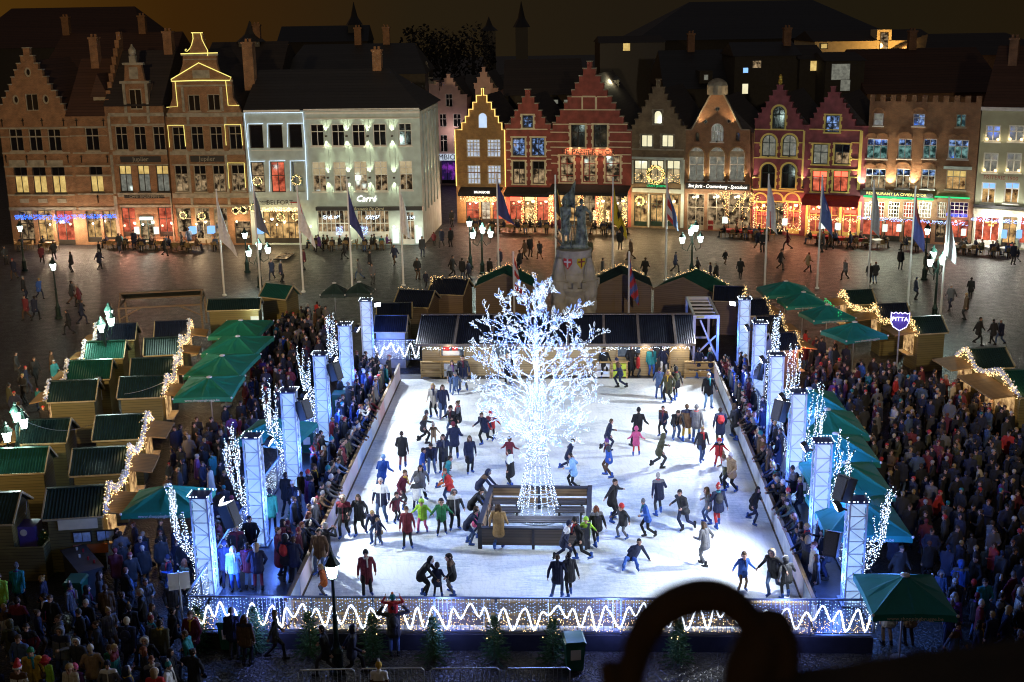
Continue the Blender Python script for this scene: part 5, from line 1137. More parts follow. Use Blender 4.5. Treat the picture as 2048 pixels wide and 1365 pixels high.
base=MB(); base.box(-.95,-.95,.02,.95,.95,.07)
for k in range(20):
    a=k*2*math.pi/20; base.tube([(.95*math.cos(a),.95*math.sin(a),.06),(rad(.25)*math.cos(a),rad(.25)*math.sin(a),.35)],.018,5)
base.tube([(.95*math.cos(t*math.pi/10),.95*math.sin(t*math.pi/10),.1) for t in range(20)],.03,6,closed=True); base.obj('base_frame',MT['pole'],tr)
seg=[]
def leaf(p,d):
    n=d.cross(Vector((r.uniform(-1,1),r.uniform(-1,1),r.uniform(-1,1)))).normalized(); L=r.uniform(.13,.22); W_=L*.42; pts=[]
    for t in range(8):
        a=t*2*math.pi/8; pts.append(p+d*(L*.5*(1-math.cos(a)))+n*(W_*.5*math.sin(a)*(1.2-.4*(1-math.cos(a))/2)))
    (lv if r.random()<.72 else lb).tube(pts,.0085,3,closed=True)
def grow(p,d,l,k,rr):
    n=6 if k else 4; pts=[p]; q=p
    for j in range(n):
        d=(d+Vector((r.uniform(-.13,.13),r.uniform(-.13,.13),r.uniform(-.06,.10)))).normalized(); q=q+d*(l/n); pts.append(q)
    seg.append((pts,rr,k))
    if k==0:
        for j in ((2,n) if r.random()<.6 else (n,)): leaf(pts[j],(d*.6+Vector((r.uniform(-1,1),r.uniform(-1,1),r.uniform(-.4,.9)))).normalized())
        return
    for j in (range(2,n+1) if k==2 else range(3,n+1)):
        if k==1 and r.random()<.30: continue
        pd=d.cross(Vector((r.uniform(-1,1),r.uniform(-1,1),r.uniform(-1,1)))).normalized(); dd=(d*.72+pd*.75+Vector((0,0,.12))).normalized(); grow(pts[j],dd,l*(.46 if k==2 else .50)*(1-.45*j/n)*r.uniform(.8,1.25),k-1,rr*.7)
EC=TH*.605; EH=2.75; NT=50
for k in range(NT):
    cz_=1-2*(k+.5)/NT; a=k*2.39996; sr_=math.sqrt(1-cz_*cz_)**(1.0 if cz_>0 else .55); v_=TH*.34 if cz_>0 else TH*.30
    t=Vector((EH*sr_*math.cos(a),EH*sr_*math.sin(a),EC+v_*cz_))*1.0; t=Vector((t.x*r.uniform(.82,1.06),t.y*r.uniform(.82,1.06),t.z+r.uniform(-.2,.2)))
    za=min(TH*.84,max(TH*.36,t.z-.42*t.xy.length-.25)); p=Vector((t.x*.07,t.y*.07,za)); d=t-p; L_=d.length
    if L_<.5: continue
    grow(p,d.normalized(),L_*.95,2,.028)
lead=[Vector((0,0,z_ap)),Vector((.03,0,TH*.6)),Vector((-.02,0,TH*.8)),Vector((0,0,TH))]; seg.append((lead,.05,2)); seg.append(([Vector((.07*math.cos(q_),.07*math.sin(q_),z_ap*.9+j_*.3)) for j_ in range(int((TH*.84-z_ap*.9)/.3))] if 0 else [Vector((.06,0,z_ap)),Vector((.05,.03,TH*.82))],.03,2)); seg.append(([Vector((-.06,0,z_ap)),Vector((-.05,-.03,TH*.82))],.03,2)); seg.append(([Vector((0,-.07,z_ap)),Vector((0,-.05,TH*.86))],.03,2))
for k in range(12): leaf(Vector((0,0,TH*(.86+.14*k/12))),Vector((r.uniform(-1,1),r.uniform(-1,1),.6)).normalized())
bb=MB()
for pts,rr,kk in seg:
    w.tube(pts,rr*.55,4,rr*.35)
    for p0,p1 in zip(pts,pts[1:]):
        n=max(1,int((p1-p0).length/(.07 if kk==2 else .11 if kk else .15)))
        for q in range(n): (b if r.random()<.72 else bb).oct(p0.lerp(p1,q/n)+Vector((r.uniform(-1,1),r.uniform(-1,1),r.uniform(-1,1)))*.03,r.uniform(.010,.018))
w.obj('branch_frame',mat('pale_frame',(.30,.34,.42),.5,.1),tr); b.obj('bulbs',MT['icew'],tr); bb.obj('blue_bulbs',MT['iceb'],tr); lv.obj('leaf_lights',emat('leaf_led',(.66,.80,1.0),1.7),tr); lb.obj('blue_leaf_lights',emat('blue_leaf_led',(.22,.40,1.0),2.4),tr)
for o_ in tr.children:
    if 'leaf' in o_.name or 'bulb' in o_.name: o_['kind']='stuff'
tr['label']='huge bare tree made of white lights rising from the middle of the ice'
lamp('POINT',TP+Vector((0,0,TH*.62)),1800,(.42,.62,1.0),1.2,parent=tr); lamp('POINT',TP+Vector((0,0,TH*.72)),1500,(.03,.12,1.0),1.0,parent=tr); lamp('POINT',TP+Vector((0,-1.3,1.5)),130,(.5,.68,1.0),.5,parent=tr)
# benches and tables boxed in round the trunk
TIM=planks('dark_blue_timber',(.10,.075,.06),(.05,.045,.05),.12,'Z'); TIM2=planks('brown_timber',(.24,.15,.08),(.15,.09,.05),.12,'Z')
def screen(p0,p1,z0,z1,label,name='barrier_screen',m=None,cat='barrier',gap=False):
    a,c=G(*p0,DZ),G(*p1,DZ); d=c-a; e=empty(name,a,math.atan2(d.y,d.x),label,cat); Ln=d.length; b=MB()
    if gap: b.box(0,-.04,z0,Ln,.04,z0+(z1-z0)*.4); b.box(0,-.04,z0+(z1-z0)*.55,Ln,.04,z1)
    else: b.box(0,-.04,z0,Ln,.04,z1)
    b.obj('panel',m or TIM,e); f=MB(); n=max(2,int(Ln/1.6)+1)
    for k in range(n): f.box(Ln*k/(n-1)-.05,-.07,0,Ln*k/(n-1)+.05,.07,z1+.02)
    f.box(-.05,-.09,z1+.022,Ln+.05,.09,z1+.09); f.obj('frame',mat('dark_frame_timber',(.03,.03,.045),.6,.3),e); return e
screen((962,1097),(1172,1099),.15,.78,'low dark screen across the front of the light tree enclosure')
screen((982,1020),(1176,1022),.25,.95,'brown slatted barrier behind the light tree',m=TIM2,gap=True)
screen((960,1097),(984,1020),.25,.95,'slanting left side barrier of the light tree enclosure',m=TIM2,gap=True)
screen((1176,1098),(1180,1020),.25,.95,'right side barrier of the light tree enclosure',m=TIM2,gap=True)
def bench(c,w,label,rz=RA):
    e=empty('bench_table',G(*c,DZ),rz,label,'bench','slatted benches round the light tree'); b=MB()
    for k in range(4): b.box(-w/2,-.3+k*.16,.46,w/2,-.18+k*.16,.5)
    b.obj('seat',TIM,e)
    for x in (-w/2+.15,w/2-.15): MB().box(x-.04,-.28,0,x+.04,.28,.455).obj('leg',MT['fdark'],e)
bench((1013,1042),1.15,'slatted bench left of the light trunk inside the enclosure'); bench((1140,1042),1.15,'slatted bench right of the light trunk inside the enclosure'); bench((1070,1062),3.4,'long slatted bench in front of the light trunk')
bench((1013,1025),1.15,'slatted bench behind left of the light trunk'); bench((1142,1025),1.15,'slatted bench behind right of the light trunk')
# ---------------------------------------------------------------- market stalls
WALLW = planks('stall_planks', (.17,.14,.045), (.11,.09,.03), .13, 'Z'); WALLD = planks('brown_stall_planks', (.20,.14,.085), (.14,.095,.06), .13, 'Z'); FLAP = planks('flap_planks', (.32,.18,.06), (.21,.115,.035), .16, 'Y', gap=.15)
RGREEN = mat('green_corrugated_sheet', (.012,.085,.06), .32, .25, 3, metal=.3); RDARK = mat('dark_corrugated_sheet', (.016,.040,.036), .34, .3, 3, metal=.3); RBLUE = mat('navy_corrugated_sheet', (.014,.020,.038), .36, .3, 3, metal=.3)
TRIMW = mat('timber_trim', (.42,.34,.18), .6, .2); FROST = mat('frosted_garland', (.62,.66,.74), .9, .25, 14)
def corrugate(b, a, c, d, e, amp=.018, pitch=.115):
    """corrugated sheet over the quad a-c (ridge) and e-d (eave); ribs run down the slope"""
    a,c,d,e=map(Vector,(a,c,d,e)); n=max(4,int((c-a).length/pitch)*2); nm=(c-a).cross(e-a).normalized()
    if nm.z<0: nm=-nm
    vs=[]
    for i in range(n+1):
        t=i/n; o=nm*(amp if i%2 else -amp); vs+=[a.lerp(c,t)+o,e.lerp(d,t)+o]
    b.add(vs,[(2*i,2*i+1,2*i+3,2*i+2) for i in range(n)])
def stall(rl, rr, el, er, label, roof, zr=3.0, ze=2.25, front=None, wall=WALLW, group='timber market stalls', flap=True, ext=1.0):
    """rl, rr: ridge ends, el, er: near eave ends in the photograph; front: 1 the counter is at the right end, -1 at the left"""
    RL,RR,EL,ER=G(*rl,zr),G(*rr,zr),G(*el,ze),G(*er,ze); ux=((RR-RL)+(ER-EL)); ux.z=0; ux.normalize(); vy=Vector((-ux.y,ux.x,0))
    m0=(RL+RR+EL+ER)/4; w=((RR-RL).length+(ER-EL).length)/4; dep=max(.8,((RL+RR)/2-(EL+ER)/2).dot(vy)); mid=(RL+RR)/2; cx=(m0-mid).dot(ux); mid=mid+ux*cx; mid.z=0
    e=empty('market_stall',mid,math.atan2(ux.y,ux.x),label,'market stall',group); o=.12
    b=MB(); b.mi=0; b.box(-w+o,-dep+.18,0,w-o,dep-.18,ze)
    for x in (-w+o,w-o):
        b.add([(x-.01,-dep+.18,ze),(x-.01,dep-.18,ze),(x-.01,0,zr-.05),(x+.01,-dep+.18,ze),(x+.01,dep-.18,ze),(x+.01,0,zr-.05)],[(0,1,2),(3,5,4),(0,3,4,1),(1,4,5,2),(2,5,3,0)])
    b.obj('wall',wall,e)
    b=MB(); corrugate(b,(-w,0,zr),(w,0,zr),(w,-dep,ze-.02),(-w,-dep,ze-.02)); corrugate(b,(-w,0,zr),(w,0,zr),(w,dep,ze-.02),(-w,dep,ze-.02)); 
    b.box(-w,-.09,zr+.01,w,.09,zr+.05); b.obj('roof',roof,e)
    b=MB()
    for s in (-1,1): b.bar((s*(w+.02),-dep,ze+.01),(s*(w+.02),0,zr+.03),.05,.09); b.bar((s*(w+.02),dep,ze+.01),(s*(w+.02),0,zr+.03),.05,.09)
    b.box(-w,-dep-.03,ze-.08,w,-dep+.02,ze-.01); b.obj('fascia',TRIMW,e)
    if front:
        s=front; x=s*(w+.03)
        if flap:
            b=MB(); b.add([(x,-dep*.97,ze+.12),(x,dep*.97,ze+.12),(x+s*ext,dep*.97,ze-.03),(x+s*ext,-dep*.97,ze-.03),(x,-dep*.97,ze+.06),(x,dep*.97,ze+.06),(x+s*ext,dep*.97,ze-.09),(x+s*ext,-dep*.97,ze-.09)],[(0,1,2,3),(4,7,6,5),(0,3,7,4),(1,5,6,2),(2,6,7,3),(0,4,5,1)]); b.obj('raised_flap',FLAP,e)
        b=MB(); b.box(min(x,x+s*.35),-dep+.3,.95,max(x,x+s*.35),dep-.3,1.0); b.obj('counter',TRIMW,e)
        b=MB(); b.box(min(x-s*.0,x+s*.012),-dep+.35,1.02,max(x,x+s*.012),dep-.35,ze-.12); b.obj('lit_interior',litpane('stall_interior',(1.0,.62,.26),(.10,.04,.02),.9,2.6,.5,.16) if 'stall_interior' not in bpy.data.materials else bpy.data.materials['stall_interior'],e)
        l=lamp('POINT',(0,0,0),26,(1,.62,.30),.12,name='lamp'); l.parent=e; l.location=(x+s*.55,0,ze-.35)
    e['_w'],e['_d'],e['_zr'],e['_ze']=w,dep,zr,ze
    return e
def gable_path(stalls, s):
    pts=[]
    for e in stalls:
        w,d,zr,ze=e['_w'],e['_d'],e['_zr'],e['_ze']; m=e.matrix_basis
        for y,z in ((-d,ze),(-d*.5,(ze+zr)/2),(0,zr),(d*.5,(ze+zr)/2),(d*.95,ze+.05)): pts.append(m@Vector((s*(w+.06),y,z+.08)))
    return pts
def garland(pts, label, m='warm', dens=58, frost=True, name='light_garland', rad=.13, hang=.28):
    e=empty(name,pts[0],0,label,'garland'); r=random.Random(int(abs(pts[0].x*91+pts[0].y*7))); b,f=MB(),MB()
    for a,c in zip(pts,pts[1:]):
        L=(c-a).length; 
        for _ in range(int(L*dens)):
            p=a.lerp(c,r.random())-pts[0]; b.oct((p.x+r.gauss(0,rad*.6),p.y+r.gauss(0,rad*.6),p.z+r.uniform(-hang,.10)),r.uniform(.014,.024))
        if frost:
            for _ in range(int(L*60)):
                p=a.lerp(c,r.random())-pts[0]; f.oct((p.x+r.gauss(0,.05),p.y+r.gauss(0,.05),p.z+r.uniform(-.05,.1)),r.uniform(.03,.07))
    b.obj('bulbs',MT[m],e)
    if frost: f.obj('frosted_tinsel',FROST,e)
    for k in range(0,len(pts)-1,3):
        p=(pts[k]+pts[k+1])/2; lamp('POINT',(p.x,p.y,p.z+.12),7,(1,.70,.36),.2,parent=e)
    return e
LR=[((97,979),(218,971),(82,1039),(203,1032),RDARK),((150,900),(262,893),(135,952),(246,947),RDARK),((195,833),(292,829),(181,882),(282,877),RDARK),((243,756),(331,752),(231,797),(324,794),RDARK),((265,719),(350,715),(258,754),(345,751),RDARK),((292,678),(362,674),(285,709),(356,706),RDARK),((314,644),(380,641),(307,672),(374,669),RBLUE)]
RLab=['nearest stall of the left market, with menu boards on its plank wall','second stall from the front in the right hand row of the left market','third stall from the front in the right hand row of the left market','dark roofed stall ending the nearer group of the left market','stall with pale ribbed roof beside the second green parasol from the front','stall with dull green ribbed roof beside the farther green parasols','farthest stall of the lit right hand row of the left market']
SR=[stall(*q[:4],RLab[i],q[4],front=1) for i,q in enumerate(LR)]
LLs=[((-80,990),(47,985),(-107,1053),(20,1048),RDARK),((-25,900),(102,895),(-42,950),(85,945),RGREEN),((49,841),(146,838),(31,888),(128,885),RDARK),((103,764),(200,760),(90,805),(187,801),RDARK),((142,723),(230,719),(127,761),(215,758),RGREEN),((175,684),(254,682),(165,718),(246,715),RGREEN),((197,650),(276,647),(190,681),(269,678),RBLUE)]
LLab=['stall cut off by the left edge, nearest the camera','bright green roofed stall under the big candelabrum at the left edge','dark roofed stall behind the big candelabrum at the left edge','black roofed stall with clear umbrellas beside its counter','shiny ribbed roof stall fourth from the back of the left row','bright green roofed stall behind the tall lantern of the left row','farthest navy roofed stall of the outer left row']
SL=[stall(*q[:4],LLab[i],q[4],front=-1,ext=.8) for i,q in enumerate(LLs)]
garland(gable_path(SR[:3],1),'frosted garland of warm bulbs over the three nearest left stalls',dens=75); garland(gable_path(SR[3:],1),'frosted garland of warm bulbs climbing the four stalls beside the green parasols',dens=75)
garland(gable_path(SL[3:],-1),'frosted garland with few bulbs on the outer left row of stalls',dens=22)
# right hand stalls
PR=[((1678,583),(1733,580),(1708,608),(1761,606),RDARK,'black roofed food stall behind the back green parasols'),((1742,610),(1800,607),(1768,636),(1832,634),RBLUE,'blue black roofed food stall left of the neon shield sign'),((1815,636),(1873,633),(1843,668),(1906,664),RDARK,'kebab stall with a yellow plank wall under the neon shield sign'),((1922,700),(2003,697),(1966,738),(2036,733),RDARK,'grey green roofed stall glowing warmly at the right edge'),((2003,743),(2075,740),(2040,795),(2112,792),RGREEN,'ribbed green roofed stall cut off by the right edge')]
SP=[stall(a,b_,c,d,l,rf,front=-1,zr=3.0,ze=2.3,ext=1.3) for a,b_,c,d,rf,l in PR]
garland(gable_path([SP[2],SP[1],SP[0]],-1),'thick warm garland over the three food stalls behind the parasols',dens=85,frost=False); garland(gable_path([SP[4],SP[3]],-1),'thick frosted warm garland over the two stalls at the right edge',dens=85)
FR=[((1478,600),(1527,598),(1495,632),(1545,629),RBLUE,'navy roofed stall farthest behind the right pillars'),((1510,634),(1560,632),(1522,666),(1572,664),RBLUE,'navy roofed stall in the middle behind the right pillars'),((1537,668),(1588,665),(1552,702),(1604,699),RBLUE,'navy roofed stall nearest the red lamp behind the right pillars')]
SF=[stall(a,b_,c,d,l,rf,front=1,zr=3.0,ze=2.3,ext=.9,wall=WALLD) for a,b_,c,d,rf,l in FR]
garland(gable_path([SF[2],SF[1],SF[0]],1),'sparse garland down the stalls behind the right pillars',dens=38,frost=False)
lamp('POINT',G(1610,712,2.0),70,(1,.22,.10),.15)
# neon shield sign
q=GY(1800,640,SP[2].location.y-1.3); sg=empty('neon_sign',(q.x,q.y,0),-.25,'violet neon shield sign reading PITTA above the kebab stall','sign')
sgs=.78
out=[(-.62,.55),(-.62,-.1),(-.45,-.5),(0,-.78),(.45,-.5),(.62,-.1),(.62,.55),(.46,.45),(.31,.56),(.15,.45),(0,.56),(-.15,.45),(-.31,.56),(-.46,.45)]
b=MB(); b.poly(out[::-1],[],-.04,.04); o=b.obj('board',mat('violet_board',(.05,.03,.16),.5,.1),sg); o.location=(0,0,q.z); o.scale=(sgs,1,sgs); MB().tube([(x,-.06,z) for x,z in out],.028,5,closed=True).obj('neon_outline',emat('violet_neon',(.55,.50,1.0),4.5),o); text('PITTA',.42,emat('white_violet_neon',(.85,.8,1.0),3.5),o,(0,-.05,.05)); MB().box(-.04,.04,0,.04,.1,q.z).obj('post',MT['steel'],sg)
lamp('POINT',(q.x-.2,q.y-.6,q.z),30,(.35,.28,1.0),.2,parent=sg)
# stalls in an arc round the monument, seen from behind
def back_stall(apex, lv, rv, label, roof=RDARK, wall=WALLD, zr=3.1, ze=2.2, long=3.4, rot=None):
    A=G(*apex,zr); B,C=G(*lv,ze),G(*rv,ze); d=(C-B); d.z=0; w=d.length/2; e=empty('market_stall',((B.x+C.x)/2,(B.y+C.y)/2,0),math.atan2(d.y,d.x),label,'market stall','timber market stalls'); b=MB()
    b.poly([(-w+.1,0),(w-.1,0),(w-.1,ze),(0,zr-.06),(-w+.1,ze)],[],.12,long-.1); b.obj('wall',wall,e); b=MB()
    corrugate(b,(0,0,zr),(0,long,zr),(-w,long,ze),(-w,0,ze)); corrugate(b,(0,0,zr),(0,long,zr),(w,long,ze),(w,0,ze)); b.obj('roof',roof,e)
    b=MB(); b.bar((-w,.0,ze+.03),(0,0,zr+.04),.06,.12); b.bar((w,0,ze+.03),(0,0,zr+.04),.06,.12); b.obj('fascia',mat('brown_trim',(.2,.14,.08),.7,.2) if 'brown_trim' not in bpy.data.materials else bpy.data.materials['brown_trim'],e)
    for x in (-.28,.28): MB().box(x-.26,.09,.05,x+.26,.118,1.95).obj('door',wall,e)
    pts=[e.matrix_basis@Vector((x,long,z+.1)) for x,z in ((-w,ze),(-w/2,(ze+zr)/2),(0,zr),(w/2,(ze+zr)/2),(w,ze))]; return e,pts
BK=[back_stall((1000,546),(948,577),(1068,577),'stall with a pale green roof left of the monument, seen from behind',RGREEN),back_stall((1246,545),(1186,578),(1306,577),'wide brown stall right of the monument, seen from behind',RDARK),back_stall((1372,556),(1304,580),(1428,590),'brown stall behind the steel frame, with a pale patch on its roof',RGREEN)]
garland(BK[0][1],'sparse garland on the stall left of the monument',dens=26,frost=False); garland(BK[1][1],'sparse garland on the stall right of the monument',dens=26,frost=False); garland(BK[2][1],'sparse garland on the stall behind the steel frame',dens=26,frost=False)
OB=[((866,555),(932,562),(858,590),(930,588),'navy roofed stall left of the pale green roofed one, seen from behind'),((800,580),(872,583),(784,612),(855,615),'navy roofed stall behind the cabin left end'),((757,608),(825,606),(750,640),(822,638),'navy roofed stall near the farthest left pillar'),((752,632),(818,632),(745,664),(810,664),'low white fronted stall behind the farthest left pillar'),((1415,572),(1475,574),(1440,602),(1502,604),'dark roofed stall behind the farthest right pillar')]
SO=[stall(a,b_,c,d,l,RBLUE,front=None,wall=WALLD if i!=3 else mat('grey_white_planks',(.4,.42,.45),.6,.2)) for i,(a,b_,c,d,l) in enumerate(OB)]
garland([SO[1].matrix_basis@Vector((-SO[1]['_w'],0,3.1)),SO[0].matrix_basis@Vector((-SO[0]['_w'],-1,2.3)),SO[0].matrix_basis@Vector((-SO[0]['_w'],0,3.1)),SO[0].matrix_basis@Vector((SO[0]['_w'],.1,3.1))],'sparse garland along the navy roofs left of the monument',dens=30,frost=False)
garland([SO[4].matrix_basis@Vector((SO[4]['_w'],.8,2.4)),SO[4].matrix_basis@Vector((SO[4]['_w'],0,3.1)),SO[4].matrix_basis@Vector((SO[4]['_w'],-1,2.3))],'sparse garland on the dark stall behind the farthest right pillar',dens=34,frost=False)
# back left timber huts
hb=[stall((432,600),(527,596),(405,612),(520,610),'long low timber hut with an open lit doorway behind the left parasols',RDARK,zr=3.0,ze=2.5,front=None),stall((540,568),(595,574),(522,588),(575,594),'timber hut with a pale green roof beyond the lit doorway hut',RGREEN,zr=3.1,ze=2.4,front=None)]
dq=hb[0]; w,d=dq['_w'],dq['_d']; o=MB().box(w*.62,-d+.10,.05,w*.92,-d+.17,2.0).obj('lit_doorway',emat('doorway_light',(.95,1.0,.75),.9),dq); l=lamp('POINT',(0,0,0),30,(.9,1,.75),.1,name='lamp'); l.parent=dq; l.location=(w*.78,-d-.4,2.2)
fr=empty('timber_roof_frame',G(330,660,0),.15,'unfinished timber roof frame with braces behind the left stalls','roof frame'); b=MB()
for x in (-2.6,2.6):
    for y in (-1.4,1.4): b.box(x-.06,y-.06,0,x+.06,y+.06,1.9)
    b.bar((x,-1.4,1.9),(x,0,2.6),.1); b.bar((x,1.4,1.9),(x,0,2.6),.1); b.bar((x,-1.4,1.9),(x,1.4,1.9),.1)
b.bar((-2.7,0,2.6),(2.7,0,2.6),.1); b.bar((-2.6,-1.4,1.92),(2.6,-1.4,1.92),.1); b.bar((-2.6,1.4,1.92),(2.6,1.4,1.92),.1); b.bar((-2.6,-1.4,1.2),(-1.2,-1.4,1.9),.08); b.bar((2.6,-1.4,1.2),(1.2,-1.4,1.9),.08); b.obj('frame',WALLD,fr)
b=MB(); b.add([(-2.6,1.4,1.97),(2.6,1.4,1.97),(2.6,.02,2.67),(-2.6,.02,2.67)],[(0,1,2,3)]); b.obj('roof_cover',RDARK,fr)
# ---------------------------------------------------------------- parasols
PGREEN=mat('green_parasol_cloth',(.008,.20,.115),.65,.12,2.5,.15,12); PTEAL=mat('deep_green_parasol_cloth',(.006,.20,.185),.65,.12,2.5,.15,12); PW=mat('white_plastic',(.7,.7,.7),.4,.1)
def parasol(apex, fl, fr_, label, m, zt=2.95, ze=2.3, deep=None, txt=True, group='green market parasols'):
    A=G(*apex,zt); B,C=G(*fl,ze),G(*fr_,ze); d=C-B; d.z=0; w=d.length/2; rz=math.atan2(d.y,d.x); vy=Vector((-d.y,d.x,0)).normalized(); mid=(B+C)/2; dp=deep or max(w*.8,min(w*1.35,(A-mid).dot(vy))); ctr=mid+vy*dp; ctr.z=0
    e=empty('parasol',ctr,rz,label,'parasol',group); b=MB(); n=8; vs=[(0,0,zt)]; 
    for i in range(4*n):
        s,k=divmod(i,n); t=-1+2*k/n; x,y=((t,-1),(1,t),(-t,1),(-1,-t))[s]; sag=.10*(1-abs(t))*(1 if True else 0); vs.append((x*w*(1-.02*(1-t*t)),y*dp*(1-.02*(1-t*t)),ze+sag*.3))
    N4=4*n; mids=[(v[0]*.5,v[1]*.5,ze+(zt-ze)*.5-.045*(1 if (i%n) in (1,2,3,5,6,7) else -.3)) for i,v in enumerate(vs[1:])]
    fs=[(0,N4+1+i,N4+1+(i+1)%N4) for i in range(N4)]+[(N4+1+i,1+i,1+(i+1)%N4,N4+1+(i+1)%N4) for i in range(N4)]
    val_=[(v[0],v[1],v[2]-.24+.02*(i%2)) for i,v in enumerate(vs[1:])]; fs+=[(1+i,2*N4+1+i,2*N4+1+(i+1)%N4,1+(i+1)%N4) for i in range(N4)]
    b.v=[tuple(v) for v in vs+mids+val_]; b.f=fs; b.m=[0]*len(fs); b.obj('canopy',m,e)
    p=MB(); p.lathe([(.3,0),(.3,.08),(.035,.1),(.03,zt-.05)],10); p.obj('pole',MT['steel'],e)
    rb=MB()
    for x,y in ((-w,-dp),(w,-dp),(w,dp),(-w,dp),(0,-dp),(w,0),(0,dp),(-w,0)): rb.bar((0,0,zt-.07),(x*.98,y*.98,ze-.03),.025)
    rb.obj('ribs',MT['steel'],e); c=MB(); c.lathe([(.15,-.02),(.15,.02),(.06,.06)],12,(0,0,zt))
    for x,y in ((-w,-dp),(w,-dp),(w,dp),(-w,dp)): c.ball((x,y,ze-.02),.055,7,5)
    c.obj('cap',PW,e)
    if txt: text('www.shoppingbrugge.be',.17,MT['fwhite'],e,(0,-dp-.012,ze-.12),ext=.002)
    return e
FLC=[(463,795),(480,752),(509,709),(513,674),(524,642)]; FLL=[(345,798),(366,752),(401,708),(415,674)]
for i,(ap,l) in enumerate((((412,759),'bright green parasol nearest the camera of the four along the left stalls'),((429,719),'second green parasol from the front along the left stalls'),((457,679),'third green parasol from the front along the left stalls'),((471,645),'farthest green parasol of the four along the left stalls'))):
    P0,P1=G(*FLC[i],2.3),G(*FLC[i+1],2.3); parasol(ap,FLL[i],FLC[i],l,PGREEN,zt=2.8,deep=abs(P1.y-P0.y)/2*1.02)
parasol((331,977),(241,1028),(400,1026),'large green parasol beside the nearest left pillar',PGREEN); parasol((541,836),(465,884),(590,890),'blue green parasol half hidden behind the left pillars',PTEAL)
parasol((1802,1150),(1746,1230),(1916,1232),'nearest big green parasol at the lower right, standing apart',PTEAL)
FRC=[(1826,1074),(1792,992),(1762,925),(1740,872),(1696,824),(1660,786)]
for i,(nm_,ap) in enumerate((('second',(1742,1015)),('third',(1706,937)),('fourth',(1679,877)),('fifth',(1655,827)),('farthest',(1628,783)))):
    P0,P1=G(*FRC[i],2.3),G(*FRC[i+1],2.3); dp=(P1-P0).length/2*1.02; fl=P0-Vector((2.95,-.12,0)); d_=fl-CAMP; D_=d_.dot(_F); px_=(1024+CF*d_.dot(_R)/D_,682.5-CF*d_.dot(_U)/D_)
    parasol(ap,px_,FRC[i],('%s big green parasol from the front right of the rink'%nm_) if nm_!='farthest' else 'farthest big green parasol right of the rink',PTEAL,deep=max(1.5,dp))
for a,b_,c,l in (((1568,568),(1530,592),(1631,590),'farthest parasol of the four behind the right pillars'),((1597,588),(1574,614),(1660,611),'third parasol from the front behind the right pillars'),((1646,617),(1628,642),(1712,636),'second parasol from the front behind the right pillars'),((1703,645),(1693,682),(1776,671),'nearest parasol behind the right pillars, with white lettering on its hem')):
    parasol(a,b_,c,l,PTEAL)
for a,b_,c,l in (((672,572),(640,590),(690,590),'dark folded bar parasol with crest left of the far pillars'),((722,568),(688,588),(742,588),'dark bar parasol with round lights beside the far left pillar')): parasol(a,b_,c,l,mat('black_green_cloth',(.01,.03,.025),.6,.2) if 'black_green_cloth' not in bpy.data.materials else bpy.data.materials['black_green_cloth'],txt=False)
gl=MB(); 
for k in range(90): p=G(1650+k*.35,600+k*.36,2.5); gl.oct((p.x+rnd.uniform(-.1,.1),p.y+rnd.uniform(-.1,.1),p.z+rnd.uniform(-.2,.2)),.03)
tag(gl.obj('light_garland',MT['green']),'string of green bulbs under the hem of the back right parasols','garland')
# ---------------------------------------------------------------- cabin at the far end
ca,cb_=G(846,752,DZ),G(1378,752,DZ); cd_=cb_-ca; cb=empty('rink_cabin',ca,math.atan2(cd_.y,cd_.x),'long timber cabin with a navy corrugated roof at the far end of the ice','cabin'); Ln=cd_.length
def cx(px): p=G(px,752,DZ); return (p-ca).dot(cd_.normalized())
cz=lambda py: GY(1110,py,(ca.y+cb_.y)/2).z-DZ
Ym=(ca.y+cb_.y)/2; he=GY(1110,687,Ym-.35).z-DZ; dep=2.7; hr=GY(1110,630,Ym+dep-.3).z-DZ; ns=cd_.normalized()
wo=planks('cabin_planks',(.40,.30,.15),(.29,.21,.10),.13,'Z'); hol=[[(cx(a),cz(c)),(cx(b_),cz(c)),(cx(b_),cz(d)),(cx(a),cz(d))] for a,d,b_,c in ((884,693,929,712),(985,693,1035,712),(1235,694,1280,714),)]+[[(cx(1305),.02),(cx(1338),.02),(cx(1338),cz(688)),(cx(1305),cz(688))]]
b=MB(); b.poly([(0,0),(Ln,0),(Ln,he),(0,he)],[list(q) for q in hol],0,.1); b.box(0,.1,0,.1,2*dep,he); b.box(Ln-.1,.1,0,Ln,2*dep,he); b.box(.1,2*dep-.1,0,Ln-.1,2*dep,he); b.box(.1,1.6,0,Ln-.1,1.65,he); b.obj('wall',wo,cb)
b=MB(); corrugate(b,(-.3,dep-.3,hr),(Ln+.3,dep-.3,hr),(Ln+.3,-.35,he-.05),(-.3,-.35,he-.05)); corrugate(b,(-.3,dep-.3,hr),(Ln+.3,dep-.3,hr),(Ln+.3,2*dep+.2,he-.05),(-.3,2*dep+.2,he-.05)); ro=b.obj('roof',RBLUE,cb)
b=MB()
for px in (912,985,1060,1135,1208,1277,1350): x=cx(px); b.bar((x,-.36,he),(x,dep-.3,hr+.05),.14,.05)
b.box(-.3,-.40,he-.16,Ln+.3,-.34,he-.02); b.box(-.3,dep-.42,hr+.02,Ln+.3,dep-.18,hr+.07); b.obj('roof_batten',mat('roof_batten',(.16,.13,.11),.7,.2),ro)
